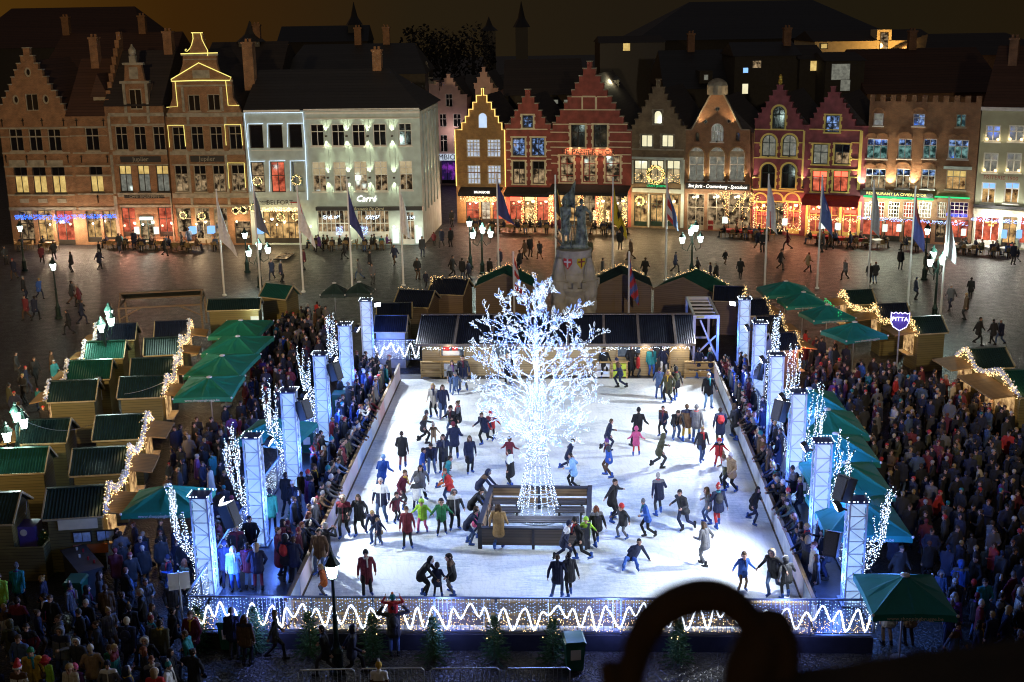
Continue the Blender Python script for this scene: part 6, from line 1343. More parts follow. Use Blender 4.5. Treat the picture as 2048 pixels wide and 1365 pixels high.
for k,h_ in enumerate(hol):
    (x0,z0),(x1,_),(_,z1)=h_[0],h_[1],h_[2]; b=MB(); b.box(x0-.07,-.05,z0-.07,x0,.09,z1+.07); b.box(x1,-.05,z0-.07,x1+.07,.09,z1+.07); b.box(x0,-.05,z1,x1,.09,z1+.07)
    if k<3: b.box(x0,-.05,z0-.07,x1,.09,z0)
    f=b.obj('window' if k<3 else 'door_frame',WOODL,cb)
    if k<3: MB().add([(x0,.06,z0),(x1,.06,z0),(x1,.06,z1),(x0,.06,z1)],[(0,1,2,3)]).obj('pane',litpane('dim_cabin_window',(.20,.26,.36),(.03,.04,.07),.5,1.5) if k==0 else bpy.data.materials['dim_cabin_window'],f)
    else: MB().box(x0,.06,z0,x1,.09,z1).obj('door',MT['dark'],cb)
x0,z0=hol[0][0]; b=MB(); b.box(x0+.12,.012,z0+.30,x0+.46,.05,z0+.78); b.box(x0+.60,.012,z0+.30,x0+.94,.05,z0+.78); b.obj('red_display',MT['redcloth'],cb); b=MB(); b.box(x0+.08,.008,z0+.02,x0+1.0,.05,z0+.28); b.obj('white_counter',MT['fwhite'],cb)
bl=MB()
for k in range(330): bl.oct((rnd.uniform(0,Ln),-.42+rnd.uniform(-.05,.05),he-.2-abs(rnd.gauss(0,.09))),.02)
bl.obj('fairy_lights',MT['icew'],cb)
for px in (900,1290,1360): l=lamp('POINT',(0,0,0),22,(1,.85,.6),.1,name='lamp'); l.parent=cb; l.location=(cx(px),-.5,he-.3)
# steel stair frame beside the cabin
s0,s1=G(1387,722,DZ),G(1434,722,DZ); sf=empty('steel_frame',s0,RA,'white steel container frame with open top beside the cabin','steel frame'); wX=(s1-s0).length; hZ=GY(1410,630,s0.y).z-DZ; b=MB(); dY=4.6
for y in (0,dY):
    for x in (0,wX): b.box(x-.07,y-.07,0,x+.07,y+.07,hZ)
    b.box(.07,y-.06,hZ-.2,wX-.07,y+.06,hZ); b.box(.07,y-.05,.1,wX-.07,y+.05,.22)
for x in (0,wX): b.box(x-.06,.07,hZ-.14,x+.06,dY-.07,hZ); b.box(x-.05,.07,.1,x+.05,dY-.07,.22)
b.bar((.1,-.01,.35),(wX-.1,-.01,hZ-1.2),.1); b.bar((wX-.1,-.012,.3),(wX*.25,-.012,hZ-.3),.1)
for k in range(1,5): b.box(.06,dY*k/5-.04,hZ-.12,wX-.06,dY*k/5+.04,hZ-.04)
b.obj('frame',MT['pole'],sf); MB().add([(.1,.1,hZ-.16),(wX-.1,.1,hZ-.16),(wX-.1,dY-.1,hZ-.16),(.1,dY-.1,hZ-.16)],[(0,1,2,3)]).obj('glass_roof',MT['glass'],sf); MB().box(.12,-.09,hZ-.17,.55,-.065,hZ-.04).obj('yellow_plate',MT['yellow'],sf)
# heater and screen on the ice behind the tree
# ---------------------------------------------------------------- christmas trees in front
def fir(base, toppy, label, seed, lights=14):
    p=G(*base,0); H=GY(base[0],toppy,p.y).z; e=empty('christmas_tree',p,seed,label,'christmas tree','small christmas trees along the front fence'); r=random.Random(seed); b=MB(); MB().tube([(0,0,0),(0,0,H*.95)],.05,6,.012).obj('trunk',bpy.data.materials['bark'],e); bl=MB()
    k=0
    while k<150:
        f=(k/150)**1.0; z=H*(.06+.90*f); R=(H*.36)*(1-f)**.85+.06; a=k*2.4+r.uniform(-.3,.3); L=R*r.uniform(.75,1.1); dr=Vector((math.cos(a),math.sin(a),-.10+.55*f)); p0=Vector((0,0,z)); k+=1
        n=max(5,int(L/.045))
        for j in range(n):
            q=p0+dr*(L*(j+.5)/n)+Vector((0,0,-.10*L*((j/n)**2)));
            for s in (-1,1):
                sd=Vector((-dr.y,dr.x,0))*s*.10*(1.15-j/n)+dr*.09+Vector((0,0,r.uniform(-.03,.05))); w_=Vector((0,0,.016)) if r.random()<.5 else Vector((dr.x*.014,dr.y*.014,0.006))
                b.add([q-w_,q+sd,q+w_],[(0,1,2)])
            if f>.45 and r.random()<.010: bl.oct(q+Vector((0,0,.03)),.02)
    b.obj('crown',MT['needle'],e); bl.obj('fairy_lights',MT['warm'],e)
for i,(x,y,t) in enumerate(((400,1300,1212),(512,1308,1212),(622,1312,1222),(747,1318,1226),(868,1322,1232),(990,1322,1232),(1106,1324,1236),(1356,1326,1240))):
    fir((x,y),t,'small dark fir by the front fence, '+('beside its left end','second from the left','third from the left','fourth from the left, by the lantern','fifth from the left, right of the man','sixth from the left','third from the right, left of the bin','seen through the dark arch on the parapet')[i],i+3)
for i,(x,y,t) in enumerate(((96,1140,1062),(160,822,775),(590,1075,1010))): fir((x,y),t,'dark fir '+('against the nearest left stall','in the gap between the left stall rows','under the loudspeaker of the nearest left pillar')[i],i+40)
# ---------------------------------------------------------------- bins, barriers, signs
BING=mat('green_bin_plastic',(.01,.10,.06),.4,.15)
def bin_(base,label,z=0,rz=0,m=None,h=1.1):
    e=empty('wheelie_bin',G(*base,z),rz,label,'bin','green wheelie bins'); b=MB(); b.add([(-.25,-.28,.08),(.25,-.28,.08),(.25,.25,.08),(-.25,.25,.08),(-.31,-.36,h-.08),(.31,-.36,h-.08),(.31,.33,h-.08),(-.31,.33,h-.08)],[(0,3,2,1),(0,1,5,4),(1,2,6,5),(2,3,7,6),(3,0,4,7),(4,5,6,7)]); b.obj('body',m or BING,e)
    b=MB(); b.poly([(-.34,h-.075),(.34,h-.075),(.34,h-.03),(.28,h+.03),(-.28,h+.03),(-.34,h-.03)],[],-.40,.37); b.obj('lid',m or BING,e); MB().box(-.16,-.355,.55,.16,-.335,.9).obj('notice',MT['fwhite'],e).rotation_euler=(.08,0,0)
    for s in (-1,1): w_=MB(); w_.lathe([(.1,-.03),(.1,.03)],12); o=w_.obj('wheel',MT['dark'],e); o.rotation_euler=(0,math.pi/2,0); o.location=(s*.22,.3,.1)
bin_((462,1296),'green bin with a notice at the foot of the front fence, left of the couple'); bin_((158,1215),'green bin below the menu boards of the nearest left stall'); bin_((1148,1338),'green bin right of the firs at the middle of the front fence',rz=.1); bin_((680,828),'blue green bin between the fourth and fifth left pillars',DZ); bin_((1598,998),'blue green bin beside the third right pillar',DZ); bin_((618,905),'dark bin behind the third left pillar',DZ)
def barrier(a,c,label):
    A,C=G(*a,0),G(*c,0); d=C-A; e=empty('crowd_barrier',A,math.atan2(d.y,d.x),label,'barrier','steel crowd barriers at the bottom'); Ln=d.length; b=MB(); b.tube([(0,0,.15),(0,0,1.0),(.08,0,1.08),(Ln-.08,0,1.08),(Ln,0,1.0),(Ln,0,.15)],.022,6); b.bar((0,0,.18),(Ln,0,.18),.03)
    for k in range(1,int(Ln/.13)): b.bar((k*.13,0,.18),(k*.13,0,1.08),.014)
    b.obj('frame',MT['steel'],e); f=MB(); f.bar((.3,-.3,.02),(.3,.3,.02),.04); f.bar((Ln-.3,-.3,.02),(Ln-.3,.3,.02),.04); f.bar((.3,0,.02),(.3,0,.18),.04); f.bar((Ln-.3,0,.02),(Ln-.3,0,.18),.04); f.obj('foot',MT['steel'],e)
barrier((600,1405),(712,1402),'steel crowd barrier at the bottom edge left of the lantern foot'); barrier((722,1402),(850,1400),'steel crowd barrier at the bottom edge right of the lantern foot'); barrier((862,1402),(1000,1400),'steel crowd barrier at the bottom edge, third from the left'); barrier((1012,1402),(1140,1400),'steel crowd barrier at the bottom edge near the parapet')
# direction board on a post, menu boards, enclosure on the near left
e=empty('notice_post',G(368,1268,0),.3,'white notice board on a tall steel post at the left end of the front fence','sign'); MB().lathe([(.04,0),(.035,2.3)],8).obj('post',MT['steel'],e); MB().box(-.35,-.03,1.65,.35,-.045+.06,2.25).obj('board',PW,e)
nm=SR[0]; w,d=nm['_w'],nm['_d']; y=-d+.16
b=MB().box(-w*.55,y-.05,1.72,w*.75,y,2.12).obj('name_panel',MT['cream'],nm)
for x,c in ((-.1,'menub'),(.75,'menub')):
    f=MB().box(x-.02,y-.06,1.18,x+.66,y-.001,1.62).obj('menu_board',MT['fdark'],nm); MB().box(x+.02,y-.07,1.22,x+.31,y-.061,1.58).obj('menu_sheet',mat('menu_sheet',(.45,.6,.75),.5,.3,9),f); MB().box(x+.34,y-.07,1.22,x+.62,y-.061,1.58).obj('menu_sheet',bpy.data.materials['menu_sheet'],f)
MB().box(.35,y-.06,.72,1.1,y-.001,1.08).obj('orange_poster',mat('orange_poster',(.6,.16,.04),.5,.2),nm); MB().box(-.15,y-.06,.72,.15,y-.001,1.08).obj('pink_poster',mat('pink_poster',(.6,.25,.25),.5,.2),nm)
e=empty('plank_enclosure',G(62,1138,0),.02,'open topped plank enclosure holding a cash machine booth at the left edge','enclosure'); b=MB(); b.box(-1.0,-1.1,0,1.0,-1.0,1.35); b.box(-1.0,-1.0,0,-.9,1.1,1.35); b.box(.9,-1.0,0,1.0,1.1,1.35); b.obj('wall',WALLW,e); b=MB(); b.box(-.45,-.2,0,.45,.6,1.35); b.box(-.42,-.24,1.36,.42,.55,1.8); o=b.obj('booth',mat('violet_booth',(.10,.07,.32),.5,.2),e)
b=MB(); b.lathe([(.13,0),(.13,.02)],16); q=b.obj('round_emblem',MT['fwhite'],o); q.rotation_euler=(math.pi/2,0,0); q.location=(0,-.245,1.58)
e=empty('standing_table',G(170,1172,0),.6,'long dark bar table with cups beside the nearest left stall','table'); b=MB(); b.box(-.45,-1.2,1.05,.45,1.2,1.1); b.box(-.4,-1.1,0,.4,1.1,1.045); b.obj('top',mat('dark_table',(.05,.05,.055),.5,.3),e); 
for i,(x,y) in enumerate(((.15,-.3),(-.05,.1),(.2,.5),(.05,.8),(.25,-.7))):
    q=e.matrix_basis@Vector((x,y,1.1)); MB().lathe([(.032,0),(.042,.12)],10).obj('cup',(MT['redcloth'],MT['fwhite'])[i%2]).location=q; o=COL.objects[-1]; 
for o in list(COL.objects):
    if o.name.startswith('cup'): tag(o,('red' if o.data.materials[0].name=='red_cloth' else 'white')+' paper cup on the long dark bar table','cup',o.data.materials[0].name.replace('_cloth','').replace('_frame','')+' cups on the bar table')
b=MB(); b.tube([(0,0,0),(.02,0,1.0)],.12,14); b.tube([(.02,0,1.02),(.02,0,1.2)],.15,14); e=b.obj('flue_pipe',MT['steel']); e.location=G(200,800,1.2); tag(e,'shiny steel flue pipe rising between the left stalls','pipe')

def cable(a,c,sag,label,r=.012):
    o=a; b=MB(); b.tube([tuple((c-a)*(t/14)+Vector((0,0,-sag*4*(t/14)*(1-t/14)))) for t in range(15)],r,5); q=b.obj('cable',MT['steel']); q.location=a; tag(q,label,'cable')
cable(Vector((*G(62,1010,0).xy,3.9)),Vector((*G(196,842,2.6).xy,2.6)),.5,'pale cable running from the big candelabrum up over the left stall roofs')
cable(SR[3].location+Vector((-.6,-1.2,2.5)),SR[3].location+Vector((1.2,-.6,2.9)),.1,'white cable lying across the dark roof of the last near left stall')
cable(SL[0].location+Vector((1.6,-.6,2.9)),SR[0].location+Vector((-1.7,-.9,2.4)),.25,'cable strung between the two nearest left stalls')
# ---------------------------------------------------------------- people
VOX=.0085
def cone_mesh(b, a, c, r0, r1, n=10, m=4, sy=1.0):
    """a closed capsule from a to c"""
    a,c=Vector(a),Vector(c); d=c-a; L=d.length
    if L<1e-5: d=Vector((0,0,1))
    d.normalize(); up=Vector((0,0,1)) if abs(d.z)<.9 else Vector((0,1,0)); x=d.cross(up).normalized(); y=x.cross(d)
    rings=[]
    for i in range(m+1): t=math.pi/2*(1-i/m); rings.append((a-d*(r0*math.sin(t)),r0*math.cos(t)))
    for i in range(m+1): t=math.pi/2*i/m; rings.append((c+d*(r1*math.sin(t)),r1*math.cos(t)))
    vs=[];fs=[]
    for p,r in rings:
        r=max(r,1e-4)
        for j in range(n): q=2*math.pi*j/n; vs.append(p+x*(r*math.cos(q))+y*(r*math.sin(q)))
    k=len(rings)
    for i in range(k-1):
        for j in range(n): fs.append((i*n+j,i*n+(j+1)%n,(i+1)*n+(j+1)%n,(i+1)*n+j))
    fs+=[tuple(range(n-1,-1,-1)),tuple(range((k-1)*n,k*n))]
    b.add(vs,fs)
def ik(a,c,l1,l2,hint):
    a,c=Vector(a),Vector(c); d=c-a; L=min(d.length,(l1+l2)*.999); d.normalize(); c=a+d*L
    x=(l1*l1-l2*l2+L*L)/(2*L); h=math.sqrt(max(0,l1*l1-x*x)); hv=Vector(hint); hv=(hv-d*hv.dot(d))
    hv=hv.normalized() if hv.length>1e-4 else Vector((0,-1,0)); return a+d*x+hv*h,c
COAT,LEGS,SKIN,SHOE,HAIRM,EYE=range(6)
def figure(hip=(0,0,.93), lean=(0,0), feet=(((-.1,0,0),0),((.1,0,0),0)), hands=((-.27,-.03,.82),(.27,-.03,.82)), look=(0,-1,0), hem=.78, hemr=.19, curl=.5, head=1.0, bulk=1.0, skates=False, robe=False, kneeh=(0,-1,.1), hd=((-.2,.3,-.4),(.2,.3,-.4)), hdir=None):
    """a person facing -y; returns capsules (a, c, ra, rc, region) and the head centre"""
    P=[]; hip=Vector(hip); lx,ly=lean; sp=Vector((lx,ly,0)); sp.z=math.sqrt(max(.05,1-sp.length_squared)); B=bulk
    chest=hip+sp*.34; neck=hip+sp*.53; look=Vector(look).normalized(); hc=neck+sp*.10+Vector((0,0,.06))+look*.03
    side=Vector((0,0,1)).cross(-look) ; side=Vector((1,0,0))
    for s in (-1,1):
        P.append((hip+side*s*.075,chest+side*s*.085-sp*.02,.125*B,.125*B,COAT)); P.append((chest+side*s*.085,chest+side*s*.10+sp*.13,.122*B,.085*B,COAT))
    P.append((hip+sp*.05,chest+sp*.1,.13*B,.13*B,COAT)); P.append((neck-sp*.04,neck+sp*.02,.085,.075,COAT)); P.append((neck,hc-Vector((0,0,.06)),.055,.055,SKIN))
    sh=[chest+side*s*.185+sp*.135 for s in (-1,1)]
    for s,h in zip((-1,1),range(2)): P.append((chest+sp*.14+side*s*.05,sh[h],.085*B,.078*B,COAT))
    # legs
    for h,s in enumerate((-1,1)):
        (fp,yaw)=feet[h]; ank=Vector(fp)+Vector((0,0,.10+(.05 if skates else 0))); hj=hip+side*s*.095-Vector((0,0,.03)); k,ank=ik(hj,ank,.44,.43,kneeh)
        P.append((hj,k,.095,.062,LEGS)); P.append((k,k.lerp(ank,.4),.060,.060,LEGS)); P.append((k.lerp(ank,.4),ank,.060,.048 if not skates else .055,LEGS))
        fd=Vector((math.sin(yaw),-math.cos(yaw),0)); zo=Vector((0,0,-.055)); P.append((ank+zo-fd*.05,ank+zo+fd*.15,.048,.038,SHOE)); P.append((ank-Vector((0,0,.0)),ank+Vector((0,0,.09 if skates else .02)),.056,.060 if skates else .052,SHOE))
        if skates: P.append((ank+Vector((0,0,-.118))-fd*.11,ank+Vector((0,0,-.118))+fd*.19,.012,.012,EYE)); P.append((ank+Vector((0,0,-.07))-fd*.05,ank+Vector((0,0,-.11))-fd*.05,.014,.014,EYE)); P.append((ank+Vector((0,0,-.07))+fd*.1,ank+Vector((0,0,-.11))+fd*.1,.014,.014,EYE))
        if hem<.62: pass
    # coat skirt
    hz=hip.z-hem if hem<hip.z else 0
    if hem<hip.z-.02:
        kk=(Vector(feet[0][0])+Vector(feet[1][0]))/2; dn=(Vector((kk.x,kk.y,0))-Vector((hip.x,hip.y,hip.z))).normalized(); q=hip+dn*(hip.z-hem)
        for s in (-1,1): P.append((hip+side*s*.06,q+side*s*.07,.135*B,hemr*.86,COAT))
        P.append((hip+sp*.02,q,.15*B,hemr*.9,COAT))
    # arms and hands with five fingers
    for h,s in enumerate((-1,1)):
        e,w=ik(sh[h],hands[h],.29,.26,hd[h]); P.append((sh[h],e,.068*B,.054*B,COAT)); P.append((e,w,.054*B,.042,COAT))
        d=(w-e).normalized() if hdir is None or hdir[h] is None else Vector(hdir[h]).normalized(); inn=Vector((-s,-.2,0)); inn=(inn-d*inn.dot(d)).normalized(); ac=d.cross(inn).normalized(); 
        if ac.y>0: ac=-ac
        p1=w+d*.085; P.append((w,w+d*.03,.028,.028,SKIN)); 
        for j in range(4):
            o=ac*(.030-.020*j); P.append((w+d*.02+o*.7,p1+o,.016,.015,SKIN)); fl=(.074,.082,.076,.060)[j]; d1=(d*math.cos(curl*.7)+inn*math.sin(curl*.7)); d2=(d*math.cos(curl*1.7)+inn*math.sin(curl*1.7)); m1=p1+o*1.12+d1*fl*.5; P.append((p1+o*1.05,m1,.0115,.0105,SKIN)); P.append((m1,m1+d2*fl*.5,.0105,.0085,SKIN))
        t0=w+d*.03+ac*.028; t1=t0+(d*.6+ac*.7+inn*.25).normalized()*.042; P.append((t0,t1,.0145,.0125,SKIN)); P.append((t1,t1+(d*.8+ac*.2+inn*.5).normalized()*.032,.0125,.010,SKIN))
    # head: skull, jaw, nose, ears, eyes, mouth
    R=head; f=look; u=Vector((0,0,1)); u=(u-f*u.dot(f)).normalized(); sd=f.cross(u)
    P.append((hc+u*.035*R-f*.012*R,hc+u*.03*R+f*.006*R,.092*R,.088*R,SKIN)); P.append((hc-u*.03*R+f*.018*R,hc-u*.075*R+f*.035*R,.070*R,.046*R,SKIN))
    P.append((hc+u*.018*R+f*.088*R,hc-u*.018*R+f*.104*R,.010*R,.016*R,SKIN)); P.append((hc-u*.052*R+f*.082*R-sd*.018*R,hc-u*.052*R+f*.082*R+sd*.018*R,.0085*R,.0085*R,EYE+1))
    for s in (-1,1):
        P.append((hc+sd*s*.088*R+u*.02*R-f*.01*R,hc+sd*s*.088*R-u*.02*R-f*.006*R,.015*R,.012*R,SKIN)); P.append((hc+sd*s*.034*R+u*.020*R+f*.080*R,hc+sd*s*.036*R+u*.020*R+f*.080*R,.0125*R,.0125*R,EYE)); P.append((hc+sd*s*.018*R+u*.040*R+f*.085*R,hc+sd*s*.052*R+u*.040*R+f*.075*R,.0085*R,.0075*R,HAIRM))
    return P,(hc,f,u,sd,R)
def grow_mesh(name, P, vox, mats, smooth_it=4, lab=True):
    b=MB()
    for a,c,r0,r1,_ in P: cone_mesh(b,a,c,r0,r1,10 if max(r0,r1)>.03 else 7,3 if max(r0,r1)>.03 else 2)
    o=b.obj(name,mats[0]); md=o.modifiers.new('r','REMESH'); md.mode='VOXEL'; md.voxel_size=vox
    if smooth_it: ms=o.modifiers.new('s','SMOOTH'); ms.iterations=smooth_it; ms.factor=.4
    bpy.context.view_layer.update(); dg=bpy.context.evaluated_depsgraph_get(); me=bpy.data.meshes.new_from_object(o.evaluated_get(dg)); old=o.data; bpy.data.objects.remove(o); bpy.data.meshes.remove(old)
    me.name=name; me.materials.clear()
    for m in mats: me.materials.append(m)
    n=len(me.vertices); co=np.empty(n*3,np.float32); me.vertices.foreach_get('co',co); co=co.reshape(-1,3)
    if lab:
        best=np.full(n,1e9,np.float32); reg=np.zeros(n,np.int32)
        for a,c,r0,r1,g in P:
            a=np.array(a,np.float32); c=np.array(c,np.float32); d=c-a; L2=max(1e-9,float(d@d)); t=np.clip(((co-a)@d)/L2,0,1); q=np.linalg.norm(co-(a+t[:,None]*d),axis=1)-(r0+(r1-r0)*t)
            if g in (EYE,EYE+1,HAIRM): q=q-.002
            w=q<best; best[w]=q[w]; reg[w]=g
        np_=len(me.polygons); ls=np.empty(np_,np.int32); me.polygons.foreach_get('loop_start',ls); lv_=np.empty(len(me.loops),np.int32); me.loops.foreach_get('vertex_index',lv_); me.polygons.foreach_set('material_index',reg[lv_[ls]])
    me.polygons.foreach_set('use_smooth',[True]*len(me.polygons)); me.update(); return me
def coatmat():
    m=objcol('coat_cloth',.8,.45,None,14); N=m.node_tree.nodes; L=m.node_tree.links; b=N['Principled BSDF']; src=b.inputs['Base Color'].links[0].from_socket
    tc=N.new('ShaderNodeTexCoord'); s=N.new('ShaderNodeSeparateXYZ'); L.new(tc.outputs['Object'],s.inputs[0]); a=N.new('ShaderNodeAttribute'); a.attribute_type='OBJECT'; a.attribute_name='panel'; h=N.new('ShaderNodeAttribute'); h.attribute_type='OBJECT'; h.attribute_name='panel_z'
    g=N.new('ShaderNodeMath'); g.operation='GREATER_THAN'; L.new(s.outputs['Z'],g.inputs[0]); L.new(h.outputs['Fac'],g.inputs[1])
    ax=N.new('ShaderNodeMath'); ax.operation='ABSOLUTE'; L.new(s.outputs['X'],ax.inputs[0]); lx=N.new('ShaderNodeMath'); lx.operation='LESS_THAN'; L.new(ax.outputs[0],lx.inputs[0]); lx.inputs[1].default_value=.018; ly=N.new('ShaderNodeMath'); ly.operation='LESS_THAN'; L.new(s.outputs['Y'],ly.inputs[0]); ly.inputs[1].default_value=-.02; z_=N.new('ShaderNodeMath'); z_.operation='MULTIPLY'; L.new(lx.outputs[0],z_.inputs[0]); L.new(ly.outputs[0],z_.inputs[1]); mxx=N.new('ShaderNodeMath'); mxx.operation='MAXIMUM'; L.new(g.outputs[0],mxx.inputs[0]); L.new(z_.outputs[0],mxx.inputs[1])
    mm=N.new('ShaderNodeMix'); mm.data_type='RGBA'; L.new(mxx.outputs[0],mm.inputs['Factor']); L.new(src,mm.inputs['A']); L.new(a.outputs['Color'],mm.inputs['B']); L.new(mm.outputs['Result'],b.inputs['Base Color']); return m
BMATS=[coatmat(),objcol('trouser_cloth',attr='legs'),mat('skin',(.40,.23,.165),.5,.15,20),objcol('shoe_leather',.5,.1,'shoes'),mat('brow_hair',(.03,.02,.015),.7,.1),mat('dark_eye',(.02,.015,.012),.3,.1),mat('lips',(.35,.12,.10),.5,.1)]
HMAT=objcol('hair_or_knit',.75,.5,None,40)
F=lambda *a:a
st=(((-.11,0,0),-.25),((.12,-.02,0),.25))
POSES=dict(
 stand=dict(feet=st), pockets=dict(feet=st,hands=((-.22,-.12,.92),(.22,-.12,.92)),hd=((-1,.5,0),(1,.5,0)),curl=1.2),
 cup=dict(feet=st,hands=((-.25,-.02,.84),(.10,-.30,1.17)),hd=((-.3,.4,-.4),(.5,.3,-.6)),curl=1.3),
 phone=dict(feet=st,hands=((-.09,-.36,1.42),(.09,-.36,1.42)),hd=((-.6,.1,-.6),(.6,.1,-.6)),curl=1.2,hdir=((0,-.3,1),(0,-.3,1))),
 longcoat=dict(feet=(((-.09,0,0),-.2),((.09,-.03,0),.2)),hem=.48,hemr=.22,hands=((-.22,-.12,.93),(.22,-.14,.95)),hd=((-1,.4,0),(1,.4,0)),curl=1.1),
 walk=dict(hip=(0,0,.905),lean=(0,-.06),feet=(((-.09,-.30,.0),0),((.09,.32,.05),0)),hands=((-.26,.20,.86),(.26,-.24,.90)),hem=.74),
 stride=dict(hip=(0,0,.89),lean=(.03,-.12),feet=(((-.09,.36,.07),0),((.09,-.34,.0),0)),hands=((-.27,-.28,.95),(.27,.24,.88)),hem=.72),
 glide=dict(hip=(0,0,.93),lean=(0,-.28),feet=(((-.08,-.12,0),-.1),((.14,.42,.10),.5)),hands=((-.42,-.22,1.0),(.44,-.02,1.0)),skates=True,look=(0,-1,-.15)),
 glidewide=dict(hip=(0,0,.95),lean=(.06,-.12),feet=(((-.22,-.10,0),-.2),((.16,.10,0),.3)),hands=((-.68,-.10,1.22),(.66,-.05,1.12)),hd=((0,.3,-1),(0,.3,-1)),skates=True,curl=.3),
 skatestand=dict(hip=(0,0,.97),feet=(((-.16,-.03,0),-.3),((.16,.03,0),.3)),hands=((-.30,-.10,.93),(.33,-.20,1.0)),skates=True),
 skatelong=dict(hip=(0,0,.96),lean=(.02,-.07),feet=(((-.12,-.10,0),-.2),((.13,.12,0),.35)),hands=((-.27,-.24,.96),(.31,.02,.93)),skates=True,hem=.62,hemr=.175),
 skatestand2=dict(hip=(0,0,.94),lean=(.05,-.14),feet=(((-.12,-.12,0),-.15),((.20,.22,.02),.6)),hands=((-.36,-.26,1.06),(.34,.10,.92)),skates=True),
 glide2=dict(hip=(0,0,.90),lean=(-.10,-.24),feet=(((.06,-.12,0),.1),((.30,.30,.06),.7)),hands=((-.46,-.05,1.0),(.20,-.36,1.05)),skates=True,look=(.15,-1,-.1)),
 skatewalk=dict(hip=(0,0,.95),lean=(.02,-.10),feet=(((-.10,-.22,.03),-.1),((.11,.18,0),.3)),hands=((-.30,.14,.92),(.28,-.28,1.02)),skates=True),
 skatebent=dict(hip=(0,.14,.88),lean=(0,-.62),feet=(((-.14,-.05,0),-.1),((.14,.12,0),.2)),hands=((-.24,-.60,.72),(.24,-.56,.74)),skates=True,look=(0,-.9,-.4)),
 leanrail=dict(hip=(0,.12,.90),lean=(0,-.42),feet=(((-.12,.05,0),-.1),((.12,.10,0),.1)),hands=((-.20,-.50,1.02),(.20,-.50,1.02)),hd=((-1,.3,-.3),(1,.3,-.3)),look=(0,-1,-.25),curl=.9),
 crouch=dict(hip=(0,.25,.40),lean=(0,-.62),feet=(((-.13,.05,0),-.2),((.13,.22,.03),.2)),hands=((-.22,-.45,.28),(.22,-.42,.26)),kneeh=(0,-1,.6),look=(0,-.8,-.5)),
 sit=dict(hip=(0,.1,.50),lean=(0,-.05),feet=(((-.1,-.36,0),-.1),((.1,-.38,0),.1)),hands=((-.16,-.30,.76),(.16,-.30,.76)),kneeh=(0,-1,1.5),hem=.6),
 fallen=dict(hip=(0,.1,.17),lean=(.55,.45),feet=(((-.35,-.62,.02),-.3),((.15,-.72,.05),.2)),hands=((.05,.55,.06),(.72,.25,.06)),kneeh=(0,0,1),look=(.1,-.9,.2),skates=True),
 armsup=dict(feet=st,hands=((-.30,-.10,1.62),(.30,-.10,1.62)),hd=((-1,-.2,.1),(1,-.2,.1)),curl=1.2,hdir=((.2,0,1),(-.2,0,1))),
 child=dict(feet=(((-.11,0,0),-.2),((.11,-.02,0),.2)),head=1.38,bulk=1.08,hands=((-.28,-.06,.86),(.28,-.06,.86))),
 childskate=dict(hip=(0,0,.95),lean=(0,-.15),feet=(((-.20,-.10,0),-.2),((.18,.08,0),.2)),hands=((-.50,-.15,1.05),(.50,-.12,1.05)),head=1.38,bulk=1.1,skates=True),
 shoulder=dict(hip=(0,0,.30),feet=(((-.14,-.16,-.36),0),((.14,-.16,-.36),0)),hands=((-.30,-.05,1.05),(.30,-.05,1.05)),head=1.3,bulk=1.05,kneeh=(0,-1,.5),hdir=((0,0,1),(0,0,1))))
PM={}
for nm,kw in POSES.items():
    P,h=figure(**kw); PM[nm]=(grow_mesh('person',P,VOX,BMATS),h,P)
LOW={nm:grow_mesh('crowd_low',PM[nm][2],.035,BMATS,1) for nm in ('stand','pockets','cup','longcoat','walk','stride','sit','phone')}
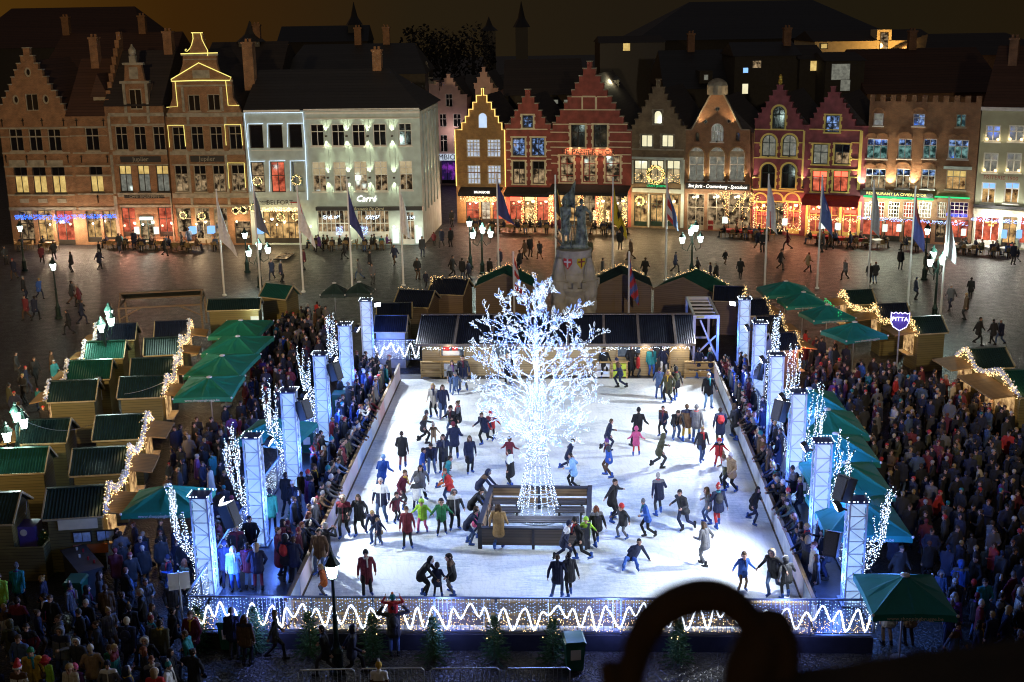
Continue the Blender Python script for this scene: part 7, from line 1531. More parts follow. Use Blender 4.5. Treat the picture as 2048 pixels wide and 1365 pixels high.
def hairmesh(kind):
    """built round a head at the origin that looks along -y"""
    R=1.0; P=[]; f=Vector((0,-1,0)); u=Vector((0,0,1)); sd=Vector((-1,0,0))
    if kind in ('short','bun','long'):
        P+=[(u*.062-f*.018,u*.055+f*.0,.088,.086,0),(u*.02-f*.055,-u*.03-f*.05,.066,.055,0),(u*.07+f*.03,u*.07+f*.03,.062,.062,0)]
        for s in (-1,1): P.append((sd*s*.055+u*.03-f*.02,sd*s*.058-u*.01-f*.03,.045,.038,0))
    if kind=='long':
        for s in (-1,0,1): P.append((sd*s*.06-f*.045,sd*s*.085-u*.24-f*.06,.060,.036,0))
        for s in (-1,1): P.append((sd*s*.075+u*.02+f*.01,sd*s*.092-u*.19+f*.015,.034,.026,0))
    if kind=='bun': P.append((u*.11-f*.09,u*.115-f*.095,.048,.048,0))
    if kind in ('beanie','pompom','santa'):
        P+=[(u*.07-f*.012,u*.095-f*.008,.098,.082,0),(u*.045-f*.01,u*.05-f*.01,.103,.103,0)]
        if kind!='santa': P.append((u*.02-f*.05,-u*.02-f*.05,.06,.05,0))
        if kind=='pompom': P.append((u*.20-f*.01,u*.205-f*.01,.042,.042,1))
        if kind=='santa': P+=[(u*.12-f*.01,u*.21-f*.05,.075,.045,0),(u*.21-f*.05,u*.13-f*.14,.045,.022,0),(u*.12-f*.15,u*.115-f*.15,.04,.04,1)]+[((sd*math.cos(t*.785)+f*math.sin(t*.785))*.085+u*.045,(sd*math.cos(t*.785+.785)+f*math.sin(t*.785+.785))*.085+u*.045,.03,.03,1) for t in range(8)]
    if kind=='hood':
        P+=[(u*.05-f*.035,u*.03-f*.035,.112,.112,0),(u*.0-f*.05,-u*.10-f*.04,.11,.10,0)]
        for t in range(9):
            a=-.55+t*(math.pi+1.1)/8; b_=-.55+(t+1)*(math.pi+1.1)/8
            if t<8: P.append(((sd*math.cos(a)+u*math.sin(a))*.102+u*.02+f*.035,(sd*math.cos(b_)+u*math.sin(b_))*.102+u*.02+f*.035,.034,.034,1))
    if kind=='brim':
        P+=[(u*.06,u*.12,.095,.085,0)]
        for t in range(12): P.append(((sd*math.cos(t*.5236)+f*math.sin(t*.5236))*.15+u*.06,(sd*math.cos(t*.5236+.5236)+f*math.sin(t*.5236+.5236))*.15+u*.06,.03,.03,0))
        P.append((u*.06,u*.07,.15,.14,0))
    return grow_mesh(dict(short='hair',long='hair',bun='hair').get(kind,'hat'),P,.012,[HMAT,objcol('trim_wool',.8,.5,'trim',40)],2)
HM={k:hairmesh(k) for k in ('short','long','bun','beanie','pompom','santa','hood','brim')}
COLS=dict(black=(.012,.012,.014),navy=(.015,.02,.05),charcoal=(.035,.036,.04),grey=(.12,.12,.13),brown=(.09,.05,.025),olive=(.06,.06,.03),tan=(.28,.19,.10),camel=(.33,.21,.09),cream=(.5,.45,.36),white=(.62,.62,.62),red=(.42,.03,.03),maroon=(.14,.02,.03),burgundy=(.10,.015,.03),blue=(.03,.09,.35),teal=(.02,.18,.20),green=(.03,.16,.06),lime=(.30,.55,.05),purple=(.12,.04,.18),pink=(.55,.10,.22),orange=(.55,.13,.02),mustard=(.45,.28,.03),denim=(.06,.10,.20),skyblue=(.22,.38,.6))
HAIRC=dict(dark=(.018,.012,.01),brown=(.06,.035,.018),blond=(.34,.23,.09),grey=(.3,.29,.28),auburn=(.14,.045,.02))
NPEOPLE=[0]; ACC2=random.Random(9)
SCM=MB(); SCM.tube([(.075*math.cos(t*math.pi/7),.07*math.sin(t*math.pi/7),.018*math.sin(t*1.9)) for t in range(14)],.036,6,closed=True); SCM.tube([(.03,-.085,-.01),(.045,-.135,-.14),(.05,-.15,-.30)],.034,6,.028); sco=SCM.obj('scarf',objcol('scarf_wool',.85,.5,None,40),None,True); SCARF=sco.data; bpy.data.objects.remove(sco)
b=MB(); b.ball((0,0,0),1,12,8,(.16,.10,.22)); b.ball((0,.075,-.06),1,10,6,(.11,.05,.11)); b.tube([(-.10,-.04,.18),(-.13,-.22,.16),(-.12,-.24,-.12),(-.10,-.05,-.18)],.02,5); b.tube([(.10,-.04,.18),(.13,-.22,.16),(.12,-.24,-.12),(.10,-.05,-.18)],.02,5); sco=b.obj('rucksack',objcol('rucksack_cloth',.7,.3),None,True); PACK=sco.data; bpy.data.objects.remove(sco)
b=MB(); b.ball((0,0,0),1,10,6,(.07,.16,.13)); b.tube([(0,-.1,.10),(-.06,-.10,.35),(-.26,-.03,.56),(-.06,.10,.35),(0,.1,.10)],.014,5); sco=b.obj('shoulder_bag',objcol('bag_leather',.5,.2),None,True); BAG=sco.data; bpy.data.objects.remove(sco)
ACC=random.Random(4)
def child_mesh(nm,me,o,loc,col):
    c=bpy.data.objects.new(nm,me); COL.objects.link(c); c.parent=o; c.location=loc; c.color=(*COLS[col],1)
def put(pose, loc, rz, coat='black', legs='denim', top='short', tcol='brown', trim='white', scale=1.0, shoes='black', label=None, group=None, noise=True):
    me,h,_=PM[pose]; o=bpy.data.objects.new('person',me); COL.objects.link(o); o.location=loc; o.rotation_euler=(0,0,rz); w_=ACC2.uniform(.93,1.10); o.scale=(scale*w_,scale*w_,scale)
    o.color=(*COLS[coat],1); o['legs']=list(COLS[legs]); o['shoes']=list(COLS[shoes]); k_=ACC2.random(); pc_=COLS[coat] if k_>.30 else COLS[ACC2.choice(('charcoal','grey','navy','maroon','brown','white','black'))]; o['panel']=[x*.6 for x in pc_] if k_>.30 else list(pc_); o['panel_z']=ACC2.choice((1.22,1.30,1.38)) if k_<.30 else 9.0; tag(o,label,'person',group)
    if top:
        hc,f,u,sd,R=h; c=bpy.data.objects.new(HM[top].name,HM[top]); COL.objects.link(c); c.parent=o; m=Matrix.Identity(4)
        for i in range(3): m[i][0],m[i][1],m[i][2],m[i][3]=-sd[i]*-1*R if False else sd[i]*-R,-f[i]*R,u[i]*R,hc[i]
        c.matrix_basis=m; c.color=(*(HAIRC[tcol] if tcol in HAIRC and top in ('short','long','bun') else COLS.get(tcol,HAIRC.get(tcol,(.05,.05,.05)))),1); c['trim']=list(COLS[trim])
    hc,f,u,sd,R=h
    if pose not in('fallen','shoulder','crouch','skatebent','leanrail'):
        k=ACC.random()
        if k<.34: child_mesh('scarf',SCARF,o,hc-Vector((0,-.03,.155)),ACC.choice(('red','cream','grey','navy','teal','mustard','burgundy','black','charcoal','purple')))
        k=ACC.random(); hp=hc-Vector((0,0,.72))
        if k<.09: child_mesh('rucksack',PACK,o,hc+Vector((0,.21,-.38)),ACC.choice(('black','navy','red','teal','charcoal','olive')))
        elif k<.20: child_mesh('shoulder_bag',BAG,o,hc+Vector((.25,.03,-.74)),ACC.choice(('brown','black','tan','burgundy','black')))
    return o
# statue figures from the same bodies, robed in bronze
Pm=[]
for dx,dy,kw in ((-.62,.0,dict(feet=st,hands=((-.16,-.34,.98),(.10,-.36,1.05)),hd=((-1,0,-.2),(.6,.2,-.6)),hem=.50,hemr=.17,look=(-.3,-1,0))),(.60,.12,dict(feet=st,hands=((-.10,-.30,1.12),(.40,-.22,1.02)),hd=((-.6,.2,-.6),(1,.2,-.3)),hem=.14,hemr=.27,look=(.25,-1,-.1),bulk=1.0))):
    P,h=figure(**kw); K=1.66
    Pm+=[(Vector((a.x*K+dx,a.y*K+dy,a.z*K+.25)),Vector((c.x*K+dx,c.y*K+dy,c.z*K+.25)),r0*K,r1*K,0) for a,c,r0,r1,g in P]
    hc=h[0]*K+Vector((dx,dy,.25)); Pm.append((hc+Vector((0,.03,.10)),hc+Vector((0,.04,.06)),.16,.16,0)); Pm.append((hc+Vector((0,-.12,-.14)),hc+Vector((0,-.12,-.22)),.08,.05,0))
rs=random.Random(12)
for k in range(16): a=rs.uniform(-2.8,-.3); Pm.append((Vector((.60+.46*math.cos(a),.12+.42*math.sin(a),.35)),Vector((.60+.17*math.cos(a),.12+.19*math.sin(a),2.2)),.06,.035,0))
for k in range(9): a=rs.uniform(-2.9,-.2); Pm.append((Vector((-.62+.27*math.cos(a),.27*math.sin(a),1.0)),Vector((-.62+.16*math.cos(a),.18*math.sin(a),1.9)),.045,.03,0))
Pm+=[(Vector((-.85,-.2,.12)),Vector((.85,-.1,.12)),.22,.26,0),(Vector((-.5,.5,.1)),Vector((.6,.5,.15)),.35,.3,0),(Vector((-.2,-.62,.2)),Vector((-.25,-.60,1.75)),.045,.04,0),(Vector((-.45,-.62,1.55)),Vector((0,-.6,1.6)),.04,.04,0),(Vector((-.95,-.4,.35)),Vector((-1.5,-.7,.95)),.05,.04,0),(Vector((.05,.3,.3)),Vector((.12,.35,4.35)),.04,.03,0)]
sme=grow_mesh('bronze_figures',Pm,.022,[BRZ],2,False); so=bpy.data.objects.new('bronze_figures',sme); COL.objects.link(so); so.parent=mo; so.location=(0,0,STAT_Z); so.scale=(.84,.9,1); 
b=MB(); nu,nv=10,14; vs=[]
for j in range(nv+1):
    t=j/nv
    for i in range(nu+1):
        q=i/nu; wv=(.42+.62*math.sin(min(1,t*1.25)*math.pi*.62))*q; vs.append((.12-wv*.8,.33+.13*math.sin(q*7+t*4)-.12*q,STAT_Z+4.3-t*1.7-q*.6*(1-t)))
for j in range(nv):
    for i in range(nu): a=j*(nu+1)+i; b.f.append((a,a+1,a+nu+2,a+nu+1)); b.m.append(0)
b.v=vs; bo=b.obj('bronze_banner',BRZ,mo,True); sd_=bo.modifiers.new('thick','SOLIDIFY'); sd_.thickness=.05
# ---------------------------------------------------------------- who stands where (foot pixels on the ice, then heads in the crowd)
IC=RK
ORI=dict(c=0,a=math.pi,l=-math.pi/2,r=math.pi/2,cl=-.8,cr=.8,al=-2.3,ar=2.3)
# foot x, foot y, pose, way they face (c camera, a away, l, r), coat, legs, top, colour, scale
SK=[(735,1194,'skatelong','c','maroon','black','beanie','black',1,'man in a dark red coat standing alone near the front left of the ice'),
(850,1196,'skatebent','r','black','black','hood','black',1,'person bent double over the ice beside the front fence'),(876,1198,'childskate','a','navy','black','beanie','charcoal',.72,'small child in navy beside the bent over person'),(906,1190,'childskate','l','black','grey','short','dark',.85,'dark clad child gliding right of the bent over person'),
(1116,1199,'skatestand','a','navy','denim','short','brown',.92,'woman in navy standing left of a pair by the front fence'),(1140,1197,'skatestand','a','charcoal','black','short','dark',.95,'dark jacketed man, right one of the pair by the front fence'),
(998,1098,'skatelong','a','camel','denim','long','brown',1,'woman with long brown hair in a camel coat before the dark screen'),(1318,1030,'skatestand','a','navy','charcoal','short','grey',1,'man in a plain navy jacket standing square right of the light tree'),
(1224,1042,'glidewide','cr','black','black','short','dark',1,'all black skater with spread arms right of the tree enclosure'),(1294,1073,'glide','l','blue','black','beanie','grey',.9,'skater in blue leaning into a turn near the right middle'),(1246,1078,'childskate','cl','charcoal','grey','beanie','red',.8,'child in grey tottering right of the tree enclosure'),
(1194,1092,'skatestand','a','black','black','long','auburn',.9,'dark coated skater by the right end of the screen'),(1172,1096,'childskate','c','lime','grey','beanie','lime',.7,'child in bright green at the right corner of the enclosure'),
(1366,1060,'glide','cl','charcoal','navy','short','dark',1,'hatless skater in charcoal between the man in navy and the red trousered man'),(1436,1056,'skatestand','a','navy','red','santa','red',1,'man in bright red trousers and a santa hat'),(1416,1048,'childskate','l','grey','denim','long','brown',.85,'girl in grey hand in hand with the red trousered man'),
(1506,1050,'glide','cr','black','navy','long','dark',.95,'slim black clad skater racing near the right boards'),(1462,985,'skatestand','cl','tan','black','beanie','white',1,'woman in a pale tan jacket and white hat near the right boards'),(1450,975,'childskate','l','olive','black','beanie','brown',.8,'child in olive beside the woman with the white hat'),
(1437,932,'childskate','c','red','red','beanie','red',.72,'child dressed all in red near the right boards'),(1402,925,'skatestand','c','charcoal','denim','short','blond',.95,'fair haired skater in charcoal left of the child in red'),(1275,892,'glide','a','black','black','beanie','black',1.05,'tall black coated man gliding away at the middle right'),(1272,912,'childskate','a','pink','red','beanie','pink',.75,'child in bright pink just before the tall black coated man'),
(1318,940,'glide','r','olive','charcoal','hood','olive',1,'hooded skater in olive green at the middle right'),(1218,955,'glidewide','l','blue','brown','pompom','purple',1,'skater in blue and brown with a purple bobble hat right of the light trunk'),(1215,905,'glide','r','navy','navy','short','brown',.95,'skater in navy behind the one with the purple bobble hat'),
(1326,872,'skatestand','cl','navy','black','short','dark',.85,'dark haired youngster left of the huddle at the far right'),(1352,880,'skatebent','c','black','denim','short','dark',1,'man leaning forward in the huddle at the far right'),(1374,882,'skatestand','a','brown','mustard','short','brown',1,'man in brown jacket and ochre trousers in the huddle at the far right'),(1392,884,'skatestand','a','grey','denim','beanie','grey',1,'grey clad skater with a grey cap at the edge of the far right huddle'),
(1318,798,'skatestand','a','denim','denim','short','brown',.95,'boy in denim left of three skaters near the far boards'),(1336,806,'skatelong','cl','olive','black','long','blond',1,'blond woman in olive, middle of three skaters near the far boards'),(1352,800,'skatestand','a','black','black','hood','black',1,'hooded skater in black, right of three near the far boards'),
(1416,818,'skatestand','c','black','skyblue','short','grey',1.05,'bald looking man in black with pale blue jeans, hands low, at the far right'),(1440,890,'skatelong','a','navy','olive','short','dark',1,'skater in long navy coat beside the right boards'),(1470,880,'skatestand','al','charcoal','black','long','brown',1,'long haired skater in charcoal hugging the right boards'),
(1545,1192,'glide','cl','black','denim','hood','tan',1.05,'big man in black with a fur edged hood at the front right of the ice'),(1572,1196,'skatestand','a','charcoal','charcoal','hood','charcoal',.85,'youngster in a padded grey coat beside the man with the fur hood'),(1484,1184,'childskate','c','blue','brown','short','brown',.85,'boy in a blue top with arms out at the front right'),
(1410,1130,'glide','al','grey','grey','long','brown',.95,'pale grey skater rushing past at the front right'),(1262,1128,'fallen','c','navy','blue','short','dark',1,'skater in navy who has fallen flat on the ice'),
(1128,1128,'glide','r','navy','navy','beanie','navy',1,'dark blue skater passing the right end of the screen'),(1160,1122,'glide','l','black','black','beanie','black',1,'black clad skater passing before the right end of the screen'),
(940,948,'skatelong','c','navy','black','long','brown',1,'woman in a navy knee length coat left of the light trunk'),(1019,930,'childskate','a','maroon','denim','beanie','brown',.7,'small child in maroon close to the light trunk'),(1022,975,'skatelong','al','black','black','short','dark',.95,'person in black sitting back against the left of the light trunk'),
(864,950,'skatebent','c','navy','denim','short','dark',1,'man in navy stooping to a child at the left middle'),(845,955,'childskate','r','blue','blue','short','dark',.75,'child in blue held by the stooping man'),(888,945,'skatelong','c','charcoal','black','long','dark',1,'woman in a long charcoal coat right of the stooping man'),(910,920,'skatestand','a','navy','black','beanie','maroon',1,'man in navy with a maroon cap at the left middle'),
(806,940,'skatestand','a','black','maroon','short','dark',1,'man in black jacket and maroon trousers by the left boards'),(918,870,'skatestand','l','black','black','bun','brown',.95,'dark skater with a bun behind the left side of the tree'),(905,872,'childskate','cl','black','denim','short','dark',.85,'boy in black left of the skater with a bun'),
(868,835,'skatelong','c','cream','black','long','blond',1,'blond skater in cream at the far left of the ice'),(886,838,'skatelong','c','navy','denim','long','brown',1,'brown haired skater in navy arm in arm with the blond one'),(848,890,'glide','r','charcoal','black','beanie','charcoal',1,'charcoal clad skater passing alone at the far left'),
(868,890,'childskate','c','tan','tan','beanie','cream',.6,'tiny child in tan alone at the left'),(983,880,'childskate','c','red','black','pompom','red',.8,'child in red with a bobble hat behind the tree'),(970,890,'glide','cl','navy','black','short','brown',.95,'skater in navy left of the red child behind the tree'),
(766,985,'glide','a','blue','denim','beanie','skyblue',.95,'skater in bright blue near the left boards'),(805,1020,'glide','cr','burgundy','charcoal','short','brown',1.02,'man in a burgundy jacket striding across the left of the ice'),(842,1005,'skatestand','c','grey','black','long','dark',.95,'woman in grey right of the burgundy jacketed man'),(835,1025,'childskate','a','white','navy','beanie','grey',.8,'child in white before the woman in grey'),
(765,1045,'skatestand','c','navy','denim','short','grey',1.05,'grey haired man in navy with two children by the left boards'),(720,1072,'skatestand','c','charcoal','black','long','brown',1,'woman with long brown hair in charcoal by the left boards'),(690,1075,'skatestand','c','black','black','hood','tan',1,'woman in black with a fur hood by the left boards'),(752,1088,'skatebent','c','navy','denim','short','blond',.95,'fair man bending over a child near the left boards'),(758,1092,'childskate','c','navy','grey','short','blond',.65,'fair child in navy held by the bending man'),(793,1045,'childskate','cr','burgundy','black','short','dark',.72,'child in burgundy between the grey haired man and the man striding'),
(816,1098,'skatestand','c','maroon','black','beanie','brown',.95,'skater in maroon facing the camera left of the lime child'),(846,1065,'childskate','c','lime','pink','pompom','lime',.78,'child in lime jacket and pink trousers'),(884,1070,'childskate','c','green','black','short','dark',.85,'boy in dark green left of the tree enclosure'),(910,1060,'skatestand','c','charcoal','black','hood','cream',.95,'skater in charcoal with a pale fur hood left of the enclosure'),(900,1010,'glide','cl','red','denim','short','auburn',.95,'skater in red leaning left of the enclosure'),(893,985,'glide','r','teal','orange','short','dark',.95,'skater in teal with orange trousers behind the one in red'),
(940,1090,'skatebent','r','navy','denim','short','dark',.95,'man in navy clutching the left side of the enclosure'),(950,1050,'skatebent','r','black','grey','short','dark',1,'dark jacketed person leaning on the left barrier of the enclosure'),(965,1010,'skatebent','r','navy','grey','hood','navy',1,'person in a navy coat slumped on the corner of the enclosure'),(950,1075,'childskate','r','pink','navy','short','brown',.7,'child in pink holding the left barrier of the enclosure'),
(1148,980,'glide','l','skyblue','black','short','dark',.95,'skater in sky blue right of the light trunk'),(1137,945,'glide','r','navy','navy','short','dark',.9,'small navy skater behind the right of the light trunk'),
(1240,775,'glide','l','navy','navy','beanie','navy',.95,'navy skater alone near the lime green board'),
(1016,770,'skatelong','c','black','black','long','blond',1,'blond woman in black in front of the far white board'),(905,785,'skatelong','c','black','denim','long','brown',1,'brown haired woman in black left of the far white board'),(927,782,'skatestand','c','navy','grey','short','dark',1.1,'tall man in navy and grey left of the far white board'),(912,790,'childskate','c','denim','denim','beanie','grey',.7,'child between the tall man and the brown haired woman'),
(1228,748,'skatestand','r','navy','denim','short','dark',1,'man in navy before the lime green board'),(1262,752,'longcoat','c','black','black','hood','black',1,'person in a long black coat before the cabin window'),(1276,754,'child','r','red','charcoal','short','dark',.75,'child in red holding out a hand before the cabin'),(1294,750,'stand','a','black','blue','beanie','black',1,'man in black beanie before the cabin door'),(1302,752,'stand','c','teal','blue','short','brown',.95,'skater in teal beside the cabin door'),(1327,752,'skatestand','c','navy','white','hood','tan',1,'woman in navy with a fur hood in the cabin doorway'),(1346,750,'longcoat','c','olive','black','long','dark',1,'woman in olive with a big pale bag right of the cabin door'),(1363,750,'child','c','purple','pink','pompom','pink',.75,'child in purple with pink trousers right of the cabin door'),(1398,756,'skatestand','a','navy','denim','beanie','navy',.95,'boy in navy leaning on the timber barrier by the steel frame'),(1422,756,'skatestand','al','navy','blue','beanie','white',.95,'boy in navy with a white cap by the steel frame'),(1208,756,'skatestand','c','black','black','short','dark',.95,'figure in black in front of the pale far board')]
for i_,(x,y,p,d,c,l,t,tc_,sc,lab) in enumerate(SK):
    if p=='skatestand': p=('skatestand','skatestand2','skatewalk')[i_%3]
    elif p=='glide' and i_%2: p='glide2'
    put(p,G(x,y,DZ),ORI[d]+rnd.uniform(-.25,.25),c,l,t,tc_,rnd.choice(('white','cream','grey')),sc,'blue' if 'skate' in p or p in('glide','glidewide','fallen') else 'black',lab,'skaters on the ice')
# foreground people on the cobbles and on the deck
FG=[(790,1312,'armsup','a','charcoal','denim','short','dark',1.05,0,'man in dark clothes holding a child on his shoulders at the front fence'),
(322,1258,'stand','c','navy','denim','beanie','grey',1,0,'x'),(495,1330,'stand','a','brown','black','long','brown',1,0,'long haired woman in brown beside the green bin at the front fence'),(470,1318,'stand','a','navy','charcoal','beanie','grey',1.02,0,'man in navy with a grey knitted hat beside the green bin'),(552,1318,'walk','r','charcoal','black','long','brown',1,0,'woman in charcoal walking right before the firs'),
(655,1352,'stride','l','black','charcoal','short','dark',1.02,0,'hatless person in black hurrying left of the lantern foot'),(706,1350,'stride','r','navy','black','hood','navy',1,0,'hooded person in navy hurrying right of the lantern foot'),(385,1362,'stride','l','teal','denim','short','brown',1.02,0,'person in teal and brown striding below the notice post'),
(255,1235,'walk','al','black','black','short','dark',1,0,'x'),(300,1370,'stride','c','black','charcoal','hood','grey',1,0,'hooded walker in black in the lower left foreground'),(328,1345,'walk','a','olive','black','short','dark',1.05,0,'tall man in an olive coat walking away in the lower left'),(262,1340,'walk','a','navy','black','beanie','cream',1.03,0,'man in navy with a pale cap walking away in the lower left'),
(75,1405,'stand','c','mustard','olive','beanie','green',1.05,0,'street performer in a yellow checked suit and green hat'),(100,1400,'child','c','lime','lime','brim','red',.8,0,'child in lime green with a red cap beside the performer'),(170,1320,'pockets','cl','black','black','beanie','charcoal',1.03,0,'man in black with a striped wool hat in the lower left'),(165,1378,'pockets','c','charcoal','black','hood','charcoal',1,0,'hooded person in charcoal before the man with the striped hat'),(192,1395,'pockets','a','tan','black','beanie','cream',1,0,'person in a tan body warmer with a cream wool hat'),(238,1392,'stand','r','teal','navy','short','blond',1,0,'fair haired parent in teal carrying a child'),(228,1370,'child','c','green','navy','beanie','brown',.75,0,'child in green held at the side of the fair parent'),
(46,1300,'pockets','a','navy','black','short','dark',1.08,0,'broad man in navy from behind at the lower left'),(18,1300,'cup','r','cream','tan','short','blond',.95,0,'fair woman in a cream coat facing the broad man'),(95,1245,'pockets','l','navy','black','bun','blond',1,0,'blond woman with a bun in black at the left'),(98,1270,'child','l','red','grey','short','dark',.85,0,'child in red before the blond woman with a bun'),(42,1218,'walk','a','teal','black','beanie','grey',1,0,'person in teal walking past the plank enclosure'),(8,1240,'walk','a','lime','black','short','brown',1,0,'person in bright green cut off by the left edge'),
(150,1425,'child','c','cream','navy','short','blond',.9,0,'fair child in cream at the bottom left'),(160,1420,'child','c','purple','purple','beanie','pink',.85,0,'child in a magenta wool hat at the bottom left'),(48,1430,'child','c','white','white','santa','red',.95,0,'child in a santa hat at the bottom left corner'),(318,1445,'pockets','a','red','black','hood','tan',1,0,'person in red with a tan hood at the bottom'),(345,1430,'pockets','r','white','grey','pompom','teal',1,0,'person in white with a turquoise bobble hat at the bottom'),(762,1432,'stand','a','brown','black','pompom','mustard',1,0,'person with an ochre bobble hat at the bottom behind the barrier'),
(655,1140,'phone','ar','black','navy','short','grey',1.05,1,'bald man in black photographing the ice with raised hands'),(575,1165,'pockets','a','black','black','hood','black',1.05,1,'tall hooded man in black on the near left deck'),(592,1168,'pockets','a','navy','black','short','brown',1.03,1,'man in navy right of the tall hooded man on the near left deck'),(500,1178,'pockets','a','burgundy','skyblue','short','dark',1,1,'man in burgundy with pale jeans on the near left deck'),(518,1180,'pockets','a','navy','maroon','hood','tan',1,1,'woman in navy with a fur hood on the near left deck'),(472,1180,'stand','c','skyblue','blue','long','grey',.95,1,'person in pale blue stooping on the near left deck'),(455,1175,'pockets','a','navy','navy','beanie','navy',1.02,1,'man in navy beside the nearest left pillar'),(505,1120,'pockets','c','black','black','short','dark',1,1,'man in black facing the camera on the near left deck'),(478,1135,'pockets','c','charcoal','black','short','blond',.95,1,'blond woman in charcoal on the near left deck'),
(545,1065,'walk','a','green','black','short','dark',1.05,1,'man in a green jacket walking up the left deck'),(590,1040,'stand','c','black','grey','beanie','white',.95,1,'person in black with a white wool hat on the left deck'),(607,1010,'walk','c','olive','white','short','brown',.85,1,'child in olive on the left deck'),(575,1030,'walk','a','black','black','short','dark',1.05,1,'man in black with a hi vis stripe on the left deck'),(620,1090,'stand','cr','navy','charcoal','short','dark',1,1,'x'),(645,1192,'pockets','a','orange','charcoal','short','brown',.8,1,'x'),(642,1150,'skatestand','c','brown','denim','short','dark',1,1,'man in brown with a rucksack standing inside the near left boards'),
(650,1196,'childskate','l','orange','grey','short','blond',.7,1,'child in orange right inside the near left boards'),(1650,1105,'stand','l','navy','black','short','dark',1.05,1,'man in navy talking by the nearest right pillar'),(1668,1160,'stand','l','black','black','beanie','black',1,1,'x'),(1612,1165,'pockets','ar','black','black','hood','tan',1,1,'woman in black with a fur hood on the near right deck'),(1690,1200,'stand','c','black','black','short','dark',1,1,'x'),
(1775,1290,'stand','a','cream','tan','beanie','red',1,0,'woman in cream with a red wool hat under the nearest right parasol'),(1818,1290,'stand','a','tan','black','long','blond',1,0,'blond woman in tan holding two cups at the lower right')]
for x,y,p,d,c,l,t,tc_,sc,dk,lab in FG:
    if lab=='x': lab=None
    if lab is None: continue
    o=put(p,G(x,y,DZ if dk else 0),ORI[d]+rnd.uniform(-.2,.2),c,l,t,tc_,'white',sc,'black' if 'skate' not in p else 'blue',lab,'people on foot')
    NPEOPLE[0]+=1
man=[o for o in COL.objects if o.get('label','').startswith('man in dark clothes holding')][0]
q=man.location+Vector((0,.03,1.30)); put('shoulder',q,math.pi,'red','red','pompom','teal','orange',.72,'red','child in red with a turquoise hat riding on the shoulders at the front fence','people on foot')
# ---- crowds
rc=random.Random(77)
def inpoly(x,y,pl):
    c=False
    for (x0,y0),(x1,y1) in zip(pl,pl[1:]+pl[:1]):
        if (y0>y)!=(y1>y) and x<(x1-x0)*(y-y0)/(y1-y0)+x0: c=not c
    return c
CR=[]
taken=[(o.location.x,o.location.y) for o in COL.objects if o.name.startswith('person')]
blocks=[]
for o in COL.objects:
    if o.name.startswith(('market_stall','parasol','light_pillar','wheelie','standing_table','plank_encl','christmas_tree','street_lantern','flagpole')) and o.parent is None:
        k=o.name.split('.')[0]; blocks.append((o,k))
def free(x,y,md):
    for a,b_ in taken:
        if (a-x)**2+(b_-y)**2<md*md: return False
    for o,k in blocks:
        p=o.matrix_basis.inverted()@Vector((x,y,0)) if False else None
        dx,dy=x-o.location.x,y-o.location.y
        if dx*dx+dy*dy>30: continue
        if k=='market_stall':
            a=o.rotation_euler.z; u,v=dx*math.cos(a)+dy*math.sin(a),-dx*math.sin(a)+dy*math.cos(a); w,d=o.get('_w',1.6),o.get('_d',1.5)
            if '_w' not in o: v-=1.7; d=1.8; w=1.9
            if abs(u)<w+.25 and abs(v)<d+.2: return False
        elif k in('plank_encl','plank_enclosure','standing_table'):
            if dx*dx+dy*dy<2.0: return False
        else:
            if dx*dx+dy*dy<(.7 if k=='christmas_tree' else .45)**2: return False
    return True
def fill(poly, md, zone, z0=0, tries=4000, cap=999, face=None, poses=None, headz=1.68):
    """poly: where their heads are in the photograph"""
    xs=[p[0] for p in poly]; ys=[p[1] for p in poly]; n=0
    W_=[G(px,py,z0+headz) for px,py in poly]; gx=[p.x for p in W_]; gy=[p.y for p in W_]; pl=[(p.x,p.y) for p in W_]
    for _ in range(tries):
        if n>=cap: break
        x,y=rc.uniform(min(gx),max(gx)),rc.uniform(min(gy),max(gy))
        if not inpoly(x,y,pl) or not free(x,y,md*rc.choice((.78,.85,.95,1.0,1.15,1.6))): continue
        taken.append((x,y)); CR.append((x,y,z0,zone,face(x,y) if face else rc.uniform(-math.pi,math.pi),rc.choice(poses or ('stand','pockets','pockets','cup','cup','longcoat','stand','walk')))); n+=1
fill([(1905,1250),(2130,1290),(2130,860),(1960,770),(1900,745),(1760,715),(1640,715),(1600,770),(1680,790),(1735,860),(1765,920),(1795,985),(1835,1060),(1880,1130)],.66,'right',0,9000,330)
fill([(1690,1090),(1660,1030),(1650,960),(1560,800),(1600,760),(1730,870),(1835,1070),(1870,1120)],.95,'rightpar',0,1200,26)
fill([(1500,640),(1560,640),(1700,690),(1660,712),(1600,705),(1550,660)],.8,'rightback',0,800,22)
fill([(550,630),(630,600),(690,640),(672,690),(620,690),(610,740),(560,770),(575,830),(500,835),(470,890),(500,960),(470,1000),(440,940),(330,940),(345,850),(480,800),(500,715),(525,650)],.66,'left',0,8000,165)
fill([(215,1060),(240,1040),(400,1050),(420,960),(465,960),(500,1010),(430,1100),(360,1130),(330,1110),(230,1110)],.70,'leftnear',0,3000,48)
fill([(190,1140),(330,1090),(380,1130),(355,1190),(260,1180),(215,1230)],1.0,'leftlow',0,900,10)
fill([(20,700),(110,700),(90,830),(20,860),(0,800)],1.6,'leftedge',0,900,14)
fill([(0,1190),(200,1150),(330,1180),(390,1240),(400,1330),(330,1400),(-60,1420),(-60,1190)],.80,'leftfront',0,3000,46)
